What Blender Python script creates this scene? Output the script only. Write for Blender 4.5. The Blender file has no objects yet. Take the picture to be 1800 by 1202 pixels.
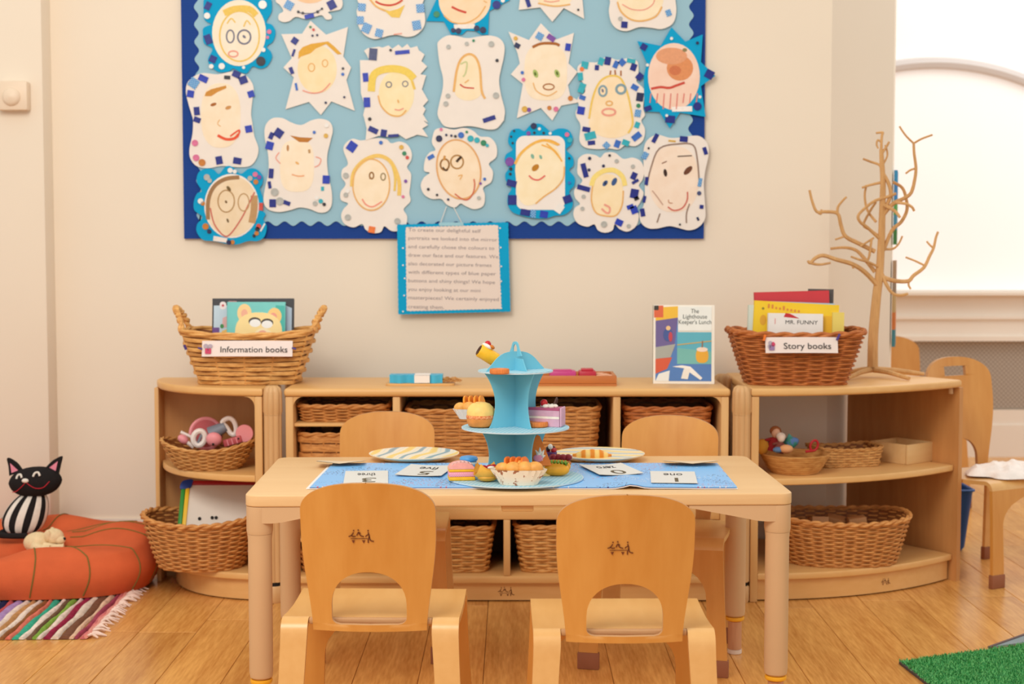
import bpy, bmesh, math, random
import numpy as np
from mathutils import Vector, Matrix

scene = bpy.context.scene
col = scene.collection
PI = math.pi
R = math.radians

# ------------------------------------------------------------------ camera, world, lights, exposure
CAM_H, FPX, PITCH = 1.057, 2700.0, math.atan(173 / 2700)
cam_d = bpy.data.cameras.new('camera')
cam = bpy.data.objects.new('camera', cam_d)
col.objects.link(cam)
cam.location = (0, 0, CAM_H)
cam.rotation_euler = (PI / 2 - PITCH, 0, 0)
cam_d.sensor_width = 36
cam_d.lens = FPX / 1800 * 36
cam_d.clip_end = 60
cam_d.dof.use_dof = True
cam_d.dof.focus_distance = 3.35
cam_d.dof.aperture_fstop = 5.0
scene.camera = cam

world = bpy.data.worlds.new('world')
scene.world = world
world.use_nodes = True
world.node_tree.nodes['Background'].inputs['Color'].default_value = (1.0, 0.975, 0.925, 1)
world.node_tree.nodes['Background'].inputs['Strength'].default_value = 0.86

def area_light(name, loc, target, size, power, color, size_y=None):
    d = bpy.data.lights.new(name, 'AREA')
    d.shape = 'RECTANGLE'
    d.size = size
    d.size_y = size_y or size
    d.energy = power
    d.color = color
    o = bpy.data.objects.new(name, d)
    col.objects.link(o)
    o.location = loc
    o.rotation_euler = (Vector(target) - Vector(loc)).to_track_quat('-Z', 'Y').to_euler()
    return o

area_light('ceiling_lamp', (-0.95, 1.4, 2.8), (-0.05, 4.5, 0.9), 1.3, 60, (1.0, 0.95, 0.87))
area_light('far_room_fill', (2.6, 6.3, 2.9), (2.4, 6.4, 0.0), 1.4, 22, (1.0, 0.97, 0.94))  # unseen fill light added to brighten the far room

scene.view_settings.view_transform = 'Standard'
scene.view_settings.look = 'None'
scene.view_settings.exposure = 0.0
scene.view_settings.gamma = 1.0
scene.view_settings.use_curve_mapping = False

# ------------------------------------------------------------------ helpers: where a point of the room lies
def P(px, py, Y):
    u = (px - 900) / FPX; v = (601 - py) / FPX
    t = Y / (math.cos(PITCH) + v * math.sin(PITCH))
    return Vector((u * t, Y, CAM_H + t * (-math.sin(PITCH) + v * math.cos(PITCH))))

def G(px, py, z):
    u = (px - 900) / FPX; v = (601 - py) / FPX
    t = (z - CAM_H) / (-math.sin(PITCH) + v * math.cos(PITCH))
    return Vector((u * t, t * (math.cos(PITCH) + v * math.sin(PITCH)), z))

def lin(c):
    out = []
    for x in c:
        x = x / 255
        out.append(x / 12.92 if x <= 0.04045 else ((x + 0.055) / 1.055) ** 2.4)
    return tuple(out) + (1.0,)

# ------------------------------------------------------------------ materials
MATS = {}
def new_mat(name):
    m = bpy.data.materials.new(name)
    m.use_nodes = True
    nt = m.node_tree
    b = nt.nodes['Principled BSDF']
    return m, nt, b

def mat(name, c, rough=0.6, var=0.06, scale=14, bump=0.0, bscale=90, spec=0.4, metal=0.0, emit=0.0, sheen=0.0):
    """plain surface with slight procedural mottling"""
    if name in MATS: return MATS[name]
    m, nt, b = new_mat(name)
    L = lin(c)
    tc = nt.nodes.new('ShaderNodeTexCoord')
    no = nt.nodes.new('ShaderNodeTexNoise')
    no.inputs['Scale'].default_value = scale
    no.inputs['Detail'].default_value = 3
    nt.links.new(tc.outputs['Object'], no.inputs['Vector'])
    rp = nt.nodes.new('ShaderNodeValToRGB')
    rp.color_ramp.elements[0].position = 0.3
    rp.color_ramp.elements[1].position = 0.7
    rp.color_ramp.elements[0].color = tuple(x * (1 - var) for x in L[:3]) + (1,)
    rp.color_ramp.elements[1].color = tuple(min(1, x * (1 + var)) for x in L[:3]) + (1,)
    nt.links.new(no.outputs['Fac'], rp.inputs['Fac'])
    nt.links.new(rp.outputs['Color'], b.inputs['Base Color'])
    b.inputs['Roughness'].default_value = rough
    b.inputs['Specular IOR Level'].default_value = spec
    b.inputs['Metallic'].default_value = metal
    if sheen: b.inputs['Sheen Weight'].default_value = sheen
    if emit:
        b.inputs['Emission Color'].default_value = L
        b.inputs['Emission Strength'].default_value = emit
    if bump:
        n2 = nt.nodes.new('ShaderNodeTexNoise')
        n2.inputs['Scale'].default_value = bscale
        n2.inputs['Detail'].default_value = 4
        nt.links.new(tc.outputs['Object'], n2.inputs['Vector'])
        bp = nt.nodes.new('ShaderNodeBump')
        bp.inputs['Strength'].default_value = bump
        bp.inputs['Distance'].default_value = 0.004
        nt.links.new(n2.outputs['Fac'], bp.inputs['Height'])
        nt.links.new(bp.outputs['Normal'], b.inputs['Normal'])
    MATS[name] = m
    return m

def wood(name, c1, c2, axis='X', grain=18, stretch=9.0, rough=0.38, spec=0.45, plank=False, fine=0.35):
    """grain running along one object axis"""
    if name in MATS: return MATS[name]
    m, nt, b = new_mat(name)
    tc = nt.nodes.new('ShaderNodeTexCoord')
    mp = nt.nodes.new('ShaderNodeMapping')
    s = [1.0, 1.0, 1.0]
    s['XYZ'.index(axis)] = 1.0 / stretch
    mp.inputs['Scale'].default_value = s
    src = tc.outputs['Object']
    if plank:
        oi = nt.nodes.new('ShaderNodeObjectInfo')
        ml = nt.nodes.new('ShaderNodeVectorMath'); ml.operation = 'SCALE'
        ml.inputs[0].default_value = (13.7, 7.3, 5.1)
        nt.links.new(oi.outputs['Random'], ml.inputs['Scale'])
        ad = nt.nodes.new('ShaderNodeVectorMath'); ad.operation = 'ADD'
        nt.links.new(src, ad.inputs[0]); nt.links.new(ml.outputs['Vector'], ad.inputs[1])
        src = ad.outputs['Vector']
    nt.links.new(src, mp.inputs['Vector'])
    n1 = nt.nodes.new('ShaderNodeTexNoise')
    n1.inputs['Scale'].default_value = grain * 0.35
    n1.inputs['Detail'].default_value = 5
    n1.inputs['Distortion'].default_value = 1.2
    n2 = nt.nodes.new('ShaderNodeTexNoise')
    n2.inputs['Scale'].default_value = grain * 5
    n2.inputs['Detail'].default_value = 4
    nt.links.new(mp.outputs['Vector'], n1.inputs['Vector'])
    nt.links.new(mp.outputs['Vector'], n2.inputs['Vector'])
    mx = nt.nodes.new('ShaderNodeMix'); mx.data_type = 'FLOAT'
    mx.inputs[0].default_value = fine
    nt.links.new(n1.outputs['Fac'], mx.inputs[2]); nt.links.new(n2.outputs['Fac'], mx.inputs[3])
    rp = nt.nodes.new('ShaderNodeValToRGB')
    rp.color_ramp.elements[0].position = 0.32
    rp.color_ramp.elements[1].position = 0.66
    rp.color_ramp.elements[0].color = lin(c2)
    rp.color_ramp.elements[1].color = lin(c1)
    nt.links.new(mx.outputs[0], rp.inputs['Fac'])
    out = rp.outputs['Color']
    if plank:
        hs = nt.nodes.new('ShaderNodeHueSaturation')
        mr = nt.nodes.new('ShaderNodeMapRange')
        mr.inputs[3].default_value = 0.92; mr.inputs[4].default_value = 1.08
        nt.links.new(oi.outputs['Random'], mr.inputs[0])
        nt.links.new(mr.outputs[0], hs.inputs['Value'])
        nt.links.new(out, hs.inputs['Color'])
        out = hs.outputs['Color']
    nt.links.new(out, b.inputs['Base Color'])
    b.inputs['Roughness'].default_value = rough
    b.inputs['Specular IOR Level'].default_value = spec
    bp = nt.nodes.new('ShaderNodeBump')
    bp.inputs['Strength'].default_value = 0.12
    bp.inputs['Distance'].default_value = 0.002
    nt.links.new(n2.outputs['Fac'], bp.inputs['Height'])
    nt.links.new(bp.outputs['Normal'], b.inputs['Normal'])
    MATS[name] = m
    return m

def two_tone(name, ca, cb, kind='wave', scale=30, rough=0.5, axis='X', lo=0.45, hi=0.55, dist=0.0):
    """printed pattern in two colours"""
    if name in MATS: return MATS[name]
    m, nt, b = new_mat(name)
    tc = nt.nodes.new('ShaderNodeTexCoord')
    if kind == 'wave':
        t = nt.nodes.new('ShaderNodeTexWave')
        t.bands_direction = axis
        t.inputs['Scale'].default_value = scale
        t.inputs['Distortion'].default_value = dist
        out = t.outputs['Fac']
    elif kind == 'voronoi':
        t = nt.nodes.new('ShaderNodeTexVoronoi')
        t.inputs['Scale'].default_value = scale
        out = t.outputs['Distance']
    elif kind == 'checker':
        t = nt.nodes.new('ShaderNodeTexChecker')
        t.inputs['Scale'].default_value = scale
        out = t.outputs['Fac']
    else:
        t = nt.nodes.new('ShaderNodeTexNoise')
        t.inputs['Scale'].default_value = scale
        t.inputs['Detail'].default_value = 3
        out = t.outputs['Fac']
    nt.links.new(tc.outputs['Object'], t.inputs['Vector'])
    rp = nt.nodes.new('ShaderNodeValToRGB')
    rp.color_ramp.elements[0].position = lo
    rp.color_ramp.elements[1].position = hi
    rp.color_ramp.elements[0].color = lin(ca)
    rp.color_ramp.elements[1].color = lin(cb)
    nt.links.new(out, rp.inputs['Fac'])
    nt.links.new(rp.outputs['Color'], b.inputs['Base Color'])
    b.inputs['Roughness'].default_value = rough
    b.inputs['Specular IOR Level'].default_value = 0.25
    MATS[name] = m
    return m

WALL = mat('wall_paint', (238, 224, 204), 0.75, 0.015, 2.0, 0.04, 160, 0.25)
TRIM = mat('trim_paint', (238, 226, 212), 0.5, 0.01, 3)
FLOORW = wood('oak_plank', (238, 178, 98), (192, 126, 58), 'Y', 30, 12, 0.25, 0.5, True, 0.5)
SHELFW = wood('maple_shelf', (234, 186, 122), (222, 168, 100), 'X', 12, 10, 0.4, 0.4)
SHELFV = wood('maple_upright', (228, 182, 120), (212, 160, 98), 'Z', 12, 10, 0.42, 0.4)
CHAIRW = wood('beech_ply', (219, 157, 80), (204, 137, 60), 'Z', 9, 7, 0.33, 0.45)
CHAIRY = wood('beech_ply_seat', (232, 184, 118), (219, 166, 98), 'Y', 9, 7, 0.3, 0.5)
EDGEW = wood('ply_edge', (205, 158, 108), (176, 122, 78), 'X', 40, 14, 0.5)
TABLEW = wood('table_laminate', (234, 194, 142), (227, 184, 130), 'X', 26, 16, 0.42, 0.35)
CREAMP = mat('cream_plastic', (214, 174, 130), 0.5, 0.02, 8, 0, 90, 0.35)
DARK = mat('dark_mark', (116, 58, 28), 0.7, 0.05)
BLACK = mat('black_rubber', (28, 24, 22), 0.7, 0.05)
INK = mat('black_ink', (48, 44, 44), 0.8, 0.02)
WHITEP = mat('white_paper', (240, 232, 224), 0.75, 0.015, 20)

# ------------------------------------------------------------------ mesh building
class MB:
    def __init__(self):
        self.v = []; self.f = []; self.m = []
        self.cur = 0
    def add(self, vs, fs, m=None):
        o = len(self.v)
        self.v += [tuple(p) for p in vs]
        self.f += [tuple(i + o for i in f) for f in fs]
        self.m += [self.cur if m is None else m] * len(fs)
        return self
    def box(self, x0, x1, y0, y1, z0, z1, bev=0.0, seg=2):
        if bev <= 0:
            vs = [(x, y, z) for x in (x0, x1) for y in (y0, y1) for z in (z0, z1)]
            fs = [(0, 1, 3, 2), (4, 6, 7, 5), (0, 4, 5, 1), (2, 3, 7, 6), (0, 2, 6, 4), (1, 5, 7, 3)]
            return self.add(vs, fs)
        bm = bmesh.new()
        bmesh.ops.create_cube(bm, size=1)
        for v in bm.verts:
            v.co = Vector((x0 + (v.co.x + .5) * (x1 - x0), y0 + (v.co.y + .5) * (y1 - y0), z0 + (v.co.z + .5) * (z1 - z0)))
        bmesh.ops.bevel(bm, geom=bm.edges[:], offset=bev, segments=seg, profile=0.5, affect='EDGES')
        return self.bm(bm)
    def bm(self, bm):
        bm.verts.index_update()
        self.add([v.co[:] for v in bm.verts], [[v.index for v in f.verts] for f in bm.faces])
        bm.free()
        return self
    def xf(self, M, start=0):
        for i in range(start, len(self.v)):
            self.v[i] = tuple(M @ Vector(self.v[i]))
        return self
    def tube(self, path, r, n=8, closed=False, flat=1.0, caps=True):
        pts = [Vector(p) for p in path]
        N = len(pts)
        rs = r if isinstance(r, (list, tuple)) else [r] * N
        vs = []; prev = None
        for i, p in enumerate(pts):
            if closed: t = pts[(i + 1) % N] - pts[i - 1]
            else: t = pts[min(i + 1, N - 1)] - pts[max(i - 1, 0)]
            if t.length < 1e-9: t = Vector((0, 0, 1))
            t.normalize()
            if prev is None:
                a = Vector((0, 0, 1)) if abs(t.z) < 0.9 else Vector((1, 0, 0))
                nrm = (a - t * a.dot(t)).normalized()
            else:
                nrm = prev - t * prev.dot(t)
                if nrm.length < 1e-6: nrm = t.orthogonal()
                nrm.normalize()
            prev = nrm
            b = t.cross(nrm)
            for k in range(n):
                a = 2 * PI * k / n
                vs.append(p + nrm * (math.cos(a) * rs[i]) + b * (math.sin(a) * rs[i] * flat))
        fs = []
        for i in range(N if closed else N - 1):
            j = (i + 1) % N
            for k in range(n):
                l = (k + 1) % n
                fs.append((i * n + k, i * n + l, j * n + l, j * n + k))
        if not closed and caps:
            fs.append(tuple(range(n))[::-1]); fs.append(tuple((N - 1) * n + k for k in range(n)))
        return self.add(vs, fs)
    def lathe(self, prof, n=32, c=(0, 0, 0), rfun=None, sx=1.0, sy=1.0):
        vs = []; fs = []
        for (r, z) in prof:
            for k in range(n):
                a = 2 * PI * k / n
                rr = r * (rfun(a, z) if rfun else 1.0)
                vs.append((c[0] + rr * math.cos(a) * sx, c[1] + rr * math.sin(a) * sy, c[2] + z))
        for i in range(len(prof) - 1):
            for k in range(n):
                l = (k + 1) % n
                fs.append((i * n + k, i * n + l, (i + 1) * n + l, (i + 1) * n + k))
        fs.append(tuple(range(n))[::-1])
        fs.append(tuple((len(prof) - 1) * n + k for k in range(n)))
        return self.add(vs, fs)
    def prism(self, pts, a, b, plane='xy'):
        """outline extruded from a to b along the remaining axis"""
        n = len(pts)
        def mk(p, d):
            return (p[0], p[1], d) if plane == 'xy' else ((p[0], d, p[1]) if plane == 'xz' else (d, p[0], p[1]))
        area = sum(pts[i][0] * pts[(i + 1) % n][1] - pts[(i + 1) % n][0] * pts[i][1] for i in range(n))
        if area < 0: pts = pts[::-1]
        vs = [mk(p, a) for p in pts] + [mk(p, b) for p in pts]
        fs = [tuple(range(n))[::-1], tuple(range(n, 2 * n))]
        fs += [(i, (i + 1) % n, n + (i + 1) % n, n + i) for i in range(n)]
        if (plane == 'xz') != (b < a):
            fs = [f[::-1] for f in fs]
        return self.add(vs, fs)
    def ball(self, c, r, nu=16, nv=10, fn=None):
        rx, ry, rz = (r, r, r) if not isinstance(r, (tuple, list)) else r
        vs = []; fs = []
        for i in range(nv + 1):
            th = PI * i / nv
            for k in range(nu):
                a = 2 * PI * k / nu
                p = Vector((math.sin(th) * math.cos(a), math.sin(th) * math.sin(a), -math.cos(th)))
                if fn: p = fn(p)
                vs.append((c[0] + p.x * rx, c[1] + p.y * ry, c[2] + p.z * rz))
        for i in range(nv):
            for k in range(nu):
                l = (k + 1) % nu
                fs.append((i * nu + k, i * nu + l, (i + 1) * nu + l, (i + 1) * nu + k))
        return self.add(vs, fs)
    def grid(self, nu, nv, fn, closed_u=False):
        vs = [fn(i, j) for j in range(nv) for i in range(nu)]
        fs = []
        for j in range(nv - 1):
            for i in range(nu if closed_u else nu - 1):
                k = (i + 1) % nu
                fs.append((j * nu + i, j * nu + k, (j + 1) * nu + k, (j + 1) * nu + i))
        return self.add(vs, fs)
    def sweep(self, path, lo, hi, th):
        """strip of board swept along a (y,z) path, x from lo[i] to hi[i], thickness th on its left side"""
        N = len(path); vs = []
        for i, (y, z) in enumerate(path):
            y0, z0 = path[max(i - 1, 0)]; y1, z1 = path[min(i + 1, N - 1)]
            ty, tz = y1 - y0, z1 - z0
            l = math.hypot(ty, tz) or 1
            ny, nz = -tz / l * th, ty / l * th
            vs += [(lo[i], y, z), (hi[i], y, z), (hi[i], y - ny, z - nz), (lo[i], y - ny, z - nz)]
        fs = []
        for i in range(N - 1):
            a, b = i * 4, i * 4 + 4
            for k in range(4):
                l = (k + 1) % 4
                fs.append((a + k, a + l, b + l, b + k))
        fs += [(3, 2, 1, 0), tuple((N - 1) * 4 + k for k in range(4))]
        return self.add(vs, fs)
    def build(self, name, mats, parent=None, smooth=True, off=None, weld=0.0, angle=38):
        me = bpy.data.meshes.new(name)
        vs = self.v if off is None else [(p[0] - off[0], p[1] - off[1], p[2] - off[2]) for p in self.v]
        me.from_pydata(vs, [], self.f)
        if not isinstance(mats, (list, tuple)): mats = [mats]
        for m in mats: me.materials.append(m)
        if len(mats) > 1:
            me.polygons.foreach_set('material_index', self.m)
        bm = bmesh.new(); bm.from_mesh(me)
        if weld: bmesh.ops.remove_doubles(bm, verts=bm.verts[:], dist=weld)
        bmesh.ops.recalc_face_normals(bm, faces=bm.faces[:])
        bm.to_mesh(me); bm.free()
        if smooth:
            me.polygons.foreach_set('use_smooth', [True] * len(me.polygons))
            me.set_sharp_from_angle(angle=R(angle))
        me.update()
        o = bpy.data.objects.new(name, me)
        col.objects.link(o)
        if parent is not None: o.parent = parent
        return o

def tag(o, label=None, cat=None, group=None, kind=None):
    if label: o['label'] = label
    if cat: o['category'] = cat
    if group: o['group'] = group
    if kind: o['kind'] = kind
    return o

def thing(name, label, cat, loc=(0, 0, 0), rz=0.0, group=None, rot=None):
    o = bpy.data.objects.new(name, None)
    col.objects.link(o)
    o.empty_display_size = 0.05
    o.location = loc
    o.rotation_euler = rot if rot else (0, 0, rz)
    return tag(o, label, cat, group)

def copy_tree(o, parent=None):
    kids = [c for c in o.children]
    c = o.copy()
    col.objects.link(c)
    if parent is not None: c.parent = parent
    for k in kids: copy_tree(k, c)
    return c

def struct(name, mb, m, smooth=False, off=None):
    return tag(mb.build(name, m, None, smooth, off), kind='structure')

def smooth_pts(pts, closed=True, n=5):
    """Catmull-Rom through 2-D or 3-D points"""
    P_ = [Vector(p) for p in pts]; N = len(P_); out = []
    for i in range(N if closed else N - 1):
        p0 = P_[(i - 1) % N] if closed or i > 0 else P_[0]
        p1 = P_[i]; p2 = P_[(i + 1) % N]
        p3 = P_[(i + 2) % N] if closed or i + 2 < N else P_[-1]
        for k in range(n):
            t = k / n
            out.append(0.5 * ((2 * p1) + (p2 - p0) * t + (2 * p0 - 5 * p1 + 4 * p2 - p3) * t * t + (3 * p1 - p0 - 3 * p2 + p3) * t ** 3))
    if not closed: out.append(P_[-1])
    return [tuple(p) for p in out]

def rrect(x0, x1, y0, y1, r, n=6):
    out = []
    for (cx, cy, a0) in ((x1 - r, y1 - r, 0), (x0 + r, y1 - r, 90), (x0 + r, y0 + r, 180), (x1 - r, y0 + r, 270)):
        for k in range(n + 1):
            a = R(a0 + 90 * k / n)
            out.append((cx + r * math.cos(a), cy + r * math.sin(a)))
    return out

def ell(cx, cy, rx, ry, n=28, p=2.0, rot=0.0):
    out = []
    for k in range(n):
        a = 2 * PI * k / n
        c, s = math.cos(a), math.sin(a)
        x = rx * math.copysign(abs(c) ** (2 / p), c); y = ry * math.copysign(abs(s) ** (2 / p), s)
        out.append((cx + x * math.cos(rot) - y * math.sin(rot), cy + x * math.sin(rot) + y * math.cos(rot)))
    return out

def text(name, body, size, m, parent, loc, rot, align='CENTER', depth=0.0003, line=1.0, width=None):
    cu = bpy.data.curves.new(name, 'FONT')
    cu.body = body; cu.size = size; cu.extrude = depth
    cu.align_x = align; cu.align_y = 'CENTER'; cu.space_line = line
    cu.resolution_u = 3
    t = bpy.data.objects.new(name, cu)
    col.objects.link(t)
    bpy.context.view_layer.update()
    dg = bpy.context.evaluated_depsgraph_get()
    me = bpy.data.meshes.new_from_object(t.evaluated_get(dg))
    bpy.data.objects.remove(t)
    bpy.data.curves.remove(cu)
    if width and len(me.vertices):
        xs = [v.co.x for v in me.vertices]
        k = width / (max(xs) - min(xs))
        for v in me.vertices: v.co.x *= k
    me.materials.clear(); me.materials.append(m)
    o = bpy.data.objects.new(name, me)
    col.objects.link(o)
    o.parent = parent
    o.location = loc
    o.rotation_euler = rot
    return o
# ================================================================== the setting
WY = 5.05                      # face of the back wall
CX = P(97, 500, WY).x          # inner corner with the left pier
CRX = P(1458, 400, WY).x       # where the back wall turns away on the right
PIER = CX * FPX / (82 - 900) * 1.0
struct('wall_back', MB().box(CX - 0.02, CRX, WY, WY + 0.16, 0, 3.0), WALL)
struct('wall_left', MB().box(-3.4, CX, PIER, PIER + 0.3, 0, 3.0, 0.006), WALL, True)
struct('wall_right', MB().prism([(CRX, WY), (1.335, 5.42), (1.43, 5.78), (1.30, 5.78), (1.0, 5.21)], 0, 3.0), WALL)
bb = MB().box(CX, CRX, WY - 0.018, WY - 0.0005, 0, 0.135).box(CX, CRX, WY - 0.011, WY - 0.0005, 0.135, 0.147)
struct('baseboard_back', bb, TRIM)

# far room seen through the opening
FY = 7.6
struct('wall_far', MB().box(0.9, 4.6, FY, FY + 0.12, 0, 0.80).box(0.9, 4.6, FY + 0.06, FY + 0.12, 0.80, 3.0), WALL)
struct('baseboard_far', MB().box(0.95, 4.6, FY - 0.03, FY - 0.0005, 0, 0.16).box(0.95, 4.6, FY - 0.02, FY - 0.0005, 0.16, 0.235), TRIM)
GRILL = two_tone('radiator_mesh', (150, 138, 126), (182, 168, 154), 'checker', 90, 0.6)
struct('trim_1', MB().box(0.95, 4.6, FY - 0.012, FY - 0.0005, 0.24, 0.575), GRILL)
sill = MB().box(0.95, 4.6, FY - 0.05, FY - 0.0005, 0.577, 0.60).box(0.95, 4.6, FY - 0.03, FY - 0.0005, 0.60, 0.685)
sill.box(0.95, 4.6, FY - 0.042, FY - 0.0005, 0.685, 0.70).box(0.95, 4.6, FY - 0.02, FY - 0.0005, 0.70, 0.80).box(0.95, 4.6, FY - 0.07, FY + 0.05, 0.801, 0.822, 0.004)
struct('trim_2', sill, TRIM)
PANE = mat('frosted_pane', (240, 235, 231), 0.5, 0.01, 2, 0, 90, 0.3, 0, 0.36)
win = struct('window_1', MB().box(0.95, 4.6, FY + 0.035, FY + 0.055, 0.825, 3.0), PANE)
ac = P(1645, 110, FY); arch = []
for k in range(-16, 34):
    a = R(k * 2.0)
    arch.append((ac.x + 1.22 * math.sin(a), FY + 0.02, ac.z - 1.22 + 1.22 * math.cos(a)))
MB().tube(arch, 0.03, 8).build('arch_bar', mat('window_bar', (216, 208, 204), 0.5, 0.01), win)
ex = MB().box(1.325, 1.36, FY - 0.02, FY + 0.03, 0.825, 3.0)
ex.build('window_frame', TRIM, win, False)

# floor: slab with oak planks
fl = struct('floor', MB().box(-4.0, 4.6, -1.5, 8.0, -0.06, -0.012), mat('joint_dark', (120, 78, 42), 0.8))
random.seed(4)
PW = 0.158
plank_me = {}
xk = -2.3
ci = 0
x = P(661, 1113, 4.3).x - PW * 12
while x < 3.4:
    y = -0.2 - random.random() * 1.5
    while y < 7.6:
        L = random.choice((1.5, 1.9, 2.2))
        if y + L > 2.0:
            if L not in plank_me:
                g = 0.0006
                mb = MB().box(g, PW - g, g, L - g, -0.012, 0.0, 0.0012, 1)
                o = mb.build('plank', FLOORW, fl, False)
                plank_me[L] = o.data
            else:
                o = bpy.data.objects.new('plank', plank_me[L]); col.objects.link(o); o.parent = fl
            o.location = (x, y, 0)
        y += L
    x += PW
# plank filler for the part of the room behind the viewer
struct('floor_rear', MB().box(-4.0, 4.6, -1.5, 0.3, -0.011, -0.0105), FLOORW)

# sensor box on the left pier
sc_ = P(28, 170, PIER)
t = thing('wall_sensor', 'small cream plastic sensor box on the left pier of the wall', 'sensor', sc_)
SENS = mat('sensor_plastic', (236, 214, 188), 0.45, 0.01)
MB().box(-0.048, 0.048, -0.04, -0.0005, -0.046, 0.046, 0.006).build('housing', SENS, t)
mb = MB().lathe([(0.0, 0.014), (0.018, 0.012), (0.027, 0.006), (0.029, 0.0)], 28)
mb.xf(Matrix.Translation((-0.002, -0.0405, -0.004)) @ Matrix.Rotation(PI / 2, 4, 'X'))
mb.build('dome', SENS, t)

# posters on the reveal of the far side
def poster(name, label, py0, py1, cols):
    a = Vector((1.345, 5.45, 0)); b = Vector((1.40, 5.66, 0))
    d = (b - a); n = Vector((d.y, -d.x, 0)).normalized()
    z0 = P(1565, py1, 5.5).z; z1 = P(1565, py0, 5.5).z
    t = thing(name, label, 'poster', (a.x, a.y, z0))
    mb = MB(); N = len(cols)
    for i, c in enumerate(cols):
        u0, u1 = i / N, (i + 1) / N
        p = [d * 0 + n * 0.004, d + n * 0.004, d + n * 0.016, n * 0.016]
        vs = [(q.x, q.y, u0 * (z1 - z0)) for q in p] + [(q.x, q.y, u1 * (z1 - z0)) for q in p]
        mb.cur = i
        mb.add(vs, [(0, 1, 2, 3), (4, 5, 6, 7), (0, 1, 5, 4), (1, 2, 6, 5), (2, 3, 7, 6), (3, 0, 4, 7)])
    mb.build('panel', [mat('poster_%d_%d_%d' % c, c, 0.6) for c in cols], t, False)
poster('wall_poster', 'narrow blue and green poster seen edge on beyond the twig tree', 300, 430, [(60, 120, 60), (70, 140, 170), (90, 160, 80), (60, 130, 190), (50, 140, 190)])
poster('wall_poster', 'narrow brown and orange poster seen edge on below the blue one', 458, 608, [(70, 130, 140), (205, 120, 60), (190, 160, 110), (150, 130, 110), (170, 140, 110)])

# ================================================================== shelving
SF, SB, ST = 4.475, 4.855, 0.634     # front, back, top of the middle unit
def logo(parent, w, loc, rot, m=None):
    """burnt-in mark: two children riding a cart, a third one pushing"""
    s = w / 44.0
    mb = MB()
    def stroke(pts, r):
        pts = smooth_pts(pts, False, 3)
        for i in range(len(pts) - 1):
            a = Vector(pts[i]); b = Vector(pts[i + 1]); d = b - a
            if d.length < 1e-6: continue
            n = Vector((-d.y, d.x)).normalized() * r
            q = [a + n - d * .1, b + n + d * .1, b - n + d * .1, a - n - d * .1]
            mb.prism([(v.x * s, v.y * s) for v in q], 0, 0.0004)
    def dot(x, y, r): mb.prism(ell(x * s, y * s, r * s, r * s, 10), 0, 0.0004)
    stroke([(-17, -3), (12, -2.5)], 0.55)
    stroke([(-22, 1), (-17, 3), (-13, 9)], 1.0); stroke([(-17, 3), (-13, 1), (-9, 2)], 0.9); dot(-12.5, 12.5, 1.5)
    stroke([(-7, 3), (-4, 9), (0, 7)], 1.0); stroke([(-3, 8), (0, 3), (6, 1)], 0.95); dot(-4, 13.5, 1.5)
    stroke([(9, 1), (12, 4), (15, 5)], 0.9); stroke([(14, 9), (16, 2), (14, -5), (14, -11)], 1.1); stroke([(16, 1), (18, -6), (24, -8)], 1.0); dot(14, 12.5, 1.5)
    mb.prism([(-16.5 * s, -6 * s), (-10.5 * s, -6 * s), (-13.5 * s, -12 * s)], 0, 0.0004)
    mb.prism([(2.5 * s, -6 * s), (8.5 * s, -6 * s), (5.5 * s, -12 * s)], 0, 0.0004)
    o = mb.build('logo', m or DARK, parent, False)
    o.location = loc; o.rotation_euler = rot
    return o

u = thing('shelf_unit', 'long middle maple shelf unit with open bays full of wicker baskets', 'shelf', (0, SF, 0))
XL, XR = P(500, 800, SF).x, P(1283, 800, SF).x
def sx(px): return P(px, 800, SF).x
D_ = SB - SF
MB().box(XL, XR, -0.006, D_, ST - 0.024, ST, 0.009, 3).build('top_board', SHELFW, u)
MB().box(XL + 0.004, XL + 0.027, 0, D_, 0.0, ST - 0.0245, 0.003).build('side_panel', SHELFV, u)
MB().box(XR - 0.027, XR - 0.004, 0, D_, 0.0, ST - 0.0245, 0.003).build('side_panel', SHELFV, u)
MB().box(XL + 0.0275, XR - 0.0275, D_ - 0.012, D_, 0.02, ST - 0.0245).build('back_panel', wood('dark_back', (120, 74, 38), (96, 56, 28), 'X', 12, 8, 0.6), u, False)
zb = 0.078; zm = 0.246
MB().box(XL + 0.0275, XR - 0.0275, 0.0, D_ - 0.0125, zb - 0.022, zb, 0.004).build('bottom_board', SHELFW, u)
pl = MB().box(XL + 0.0275, XR - 0.0275, 0.014, 0.03, 0.004, zb - 0.0225).build('plinth', SHELFW, u, False)
logo(pl, 0.046, (sx(889), 0.0138, 0.028), (PI / 2, 0, 0))
MB().box(XL + 0.0275, XR - 0.0275, 0.004, D_ - 0.0125, zm, zm + 0.034, 0.003).build('middle_board', SHELFW, u)
for px in (697, 1084):
    MB().box(sx(px) - 0.011, sx(px) + 0.011, 0.002, D_ - 0.0125, zm + 0.0345, ST - 0.0245, 0.003).build('divider', SHELFV, u)
for px in (697, 891, 1084):
    MB().box(sx(px) - 0.010, sx(px) + 0.010, 0.002, D_ - 0.0125, zb + 0.0005, zm - 0.0005, 0.003).build('divider', SHELFV, u)
zs = P(600, 748, SF).z
MB().box(XL + 0.0275, sx(697) - 0.0115, 0.012, D_ - 0.0125, zs - 0.004, zs + 0.005, 0.001).build('tray_shelf', SHELFW, u)
zs2 = P(540, 951, SF).z
MB().box(XL + 0.0275, sx(697) - 0.0105, 0.012, D_ - 0.0125, zs2 - 0.004, zs2 + 0.005, 0.001).build('tray_shelf', SHELFW, u)
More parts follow.
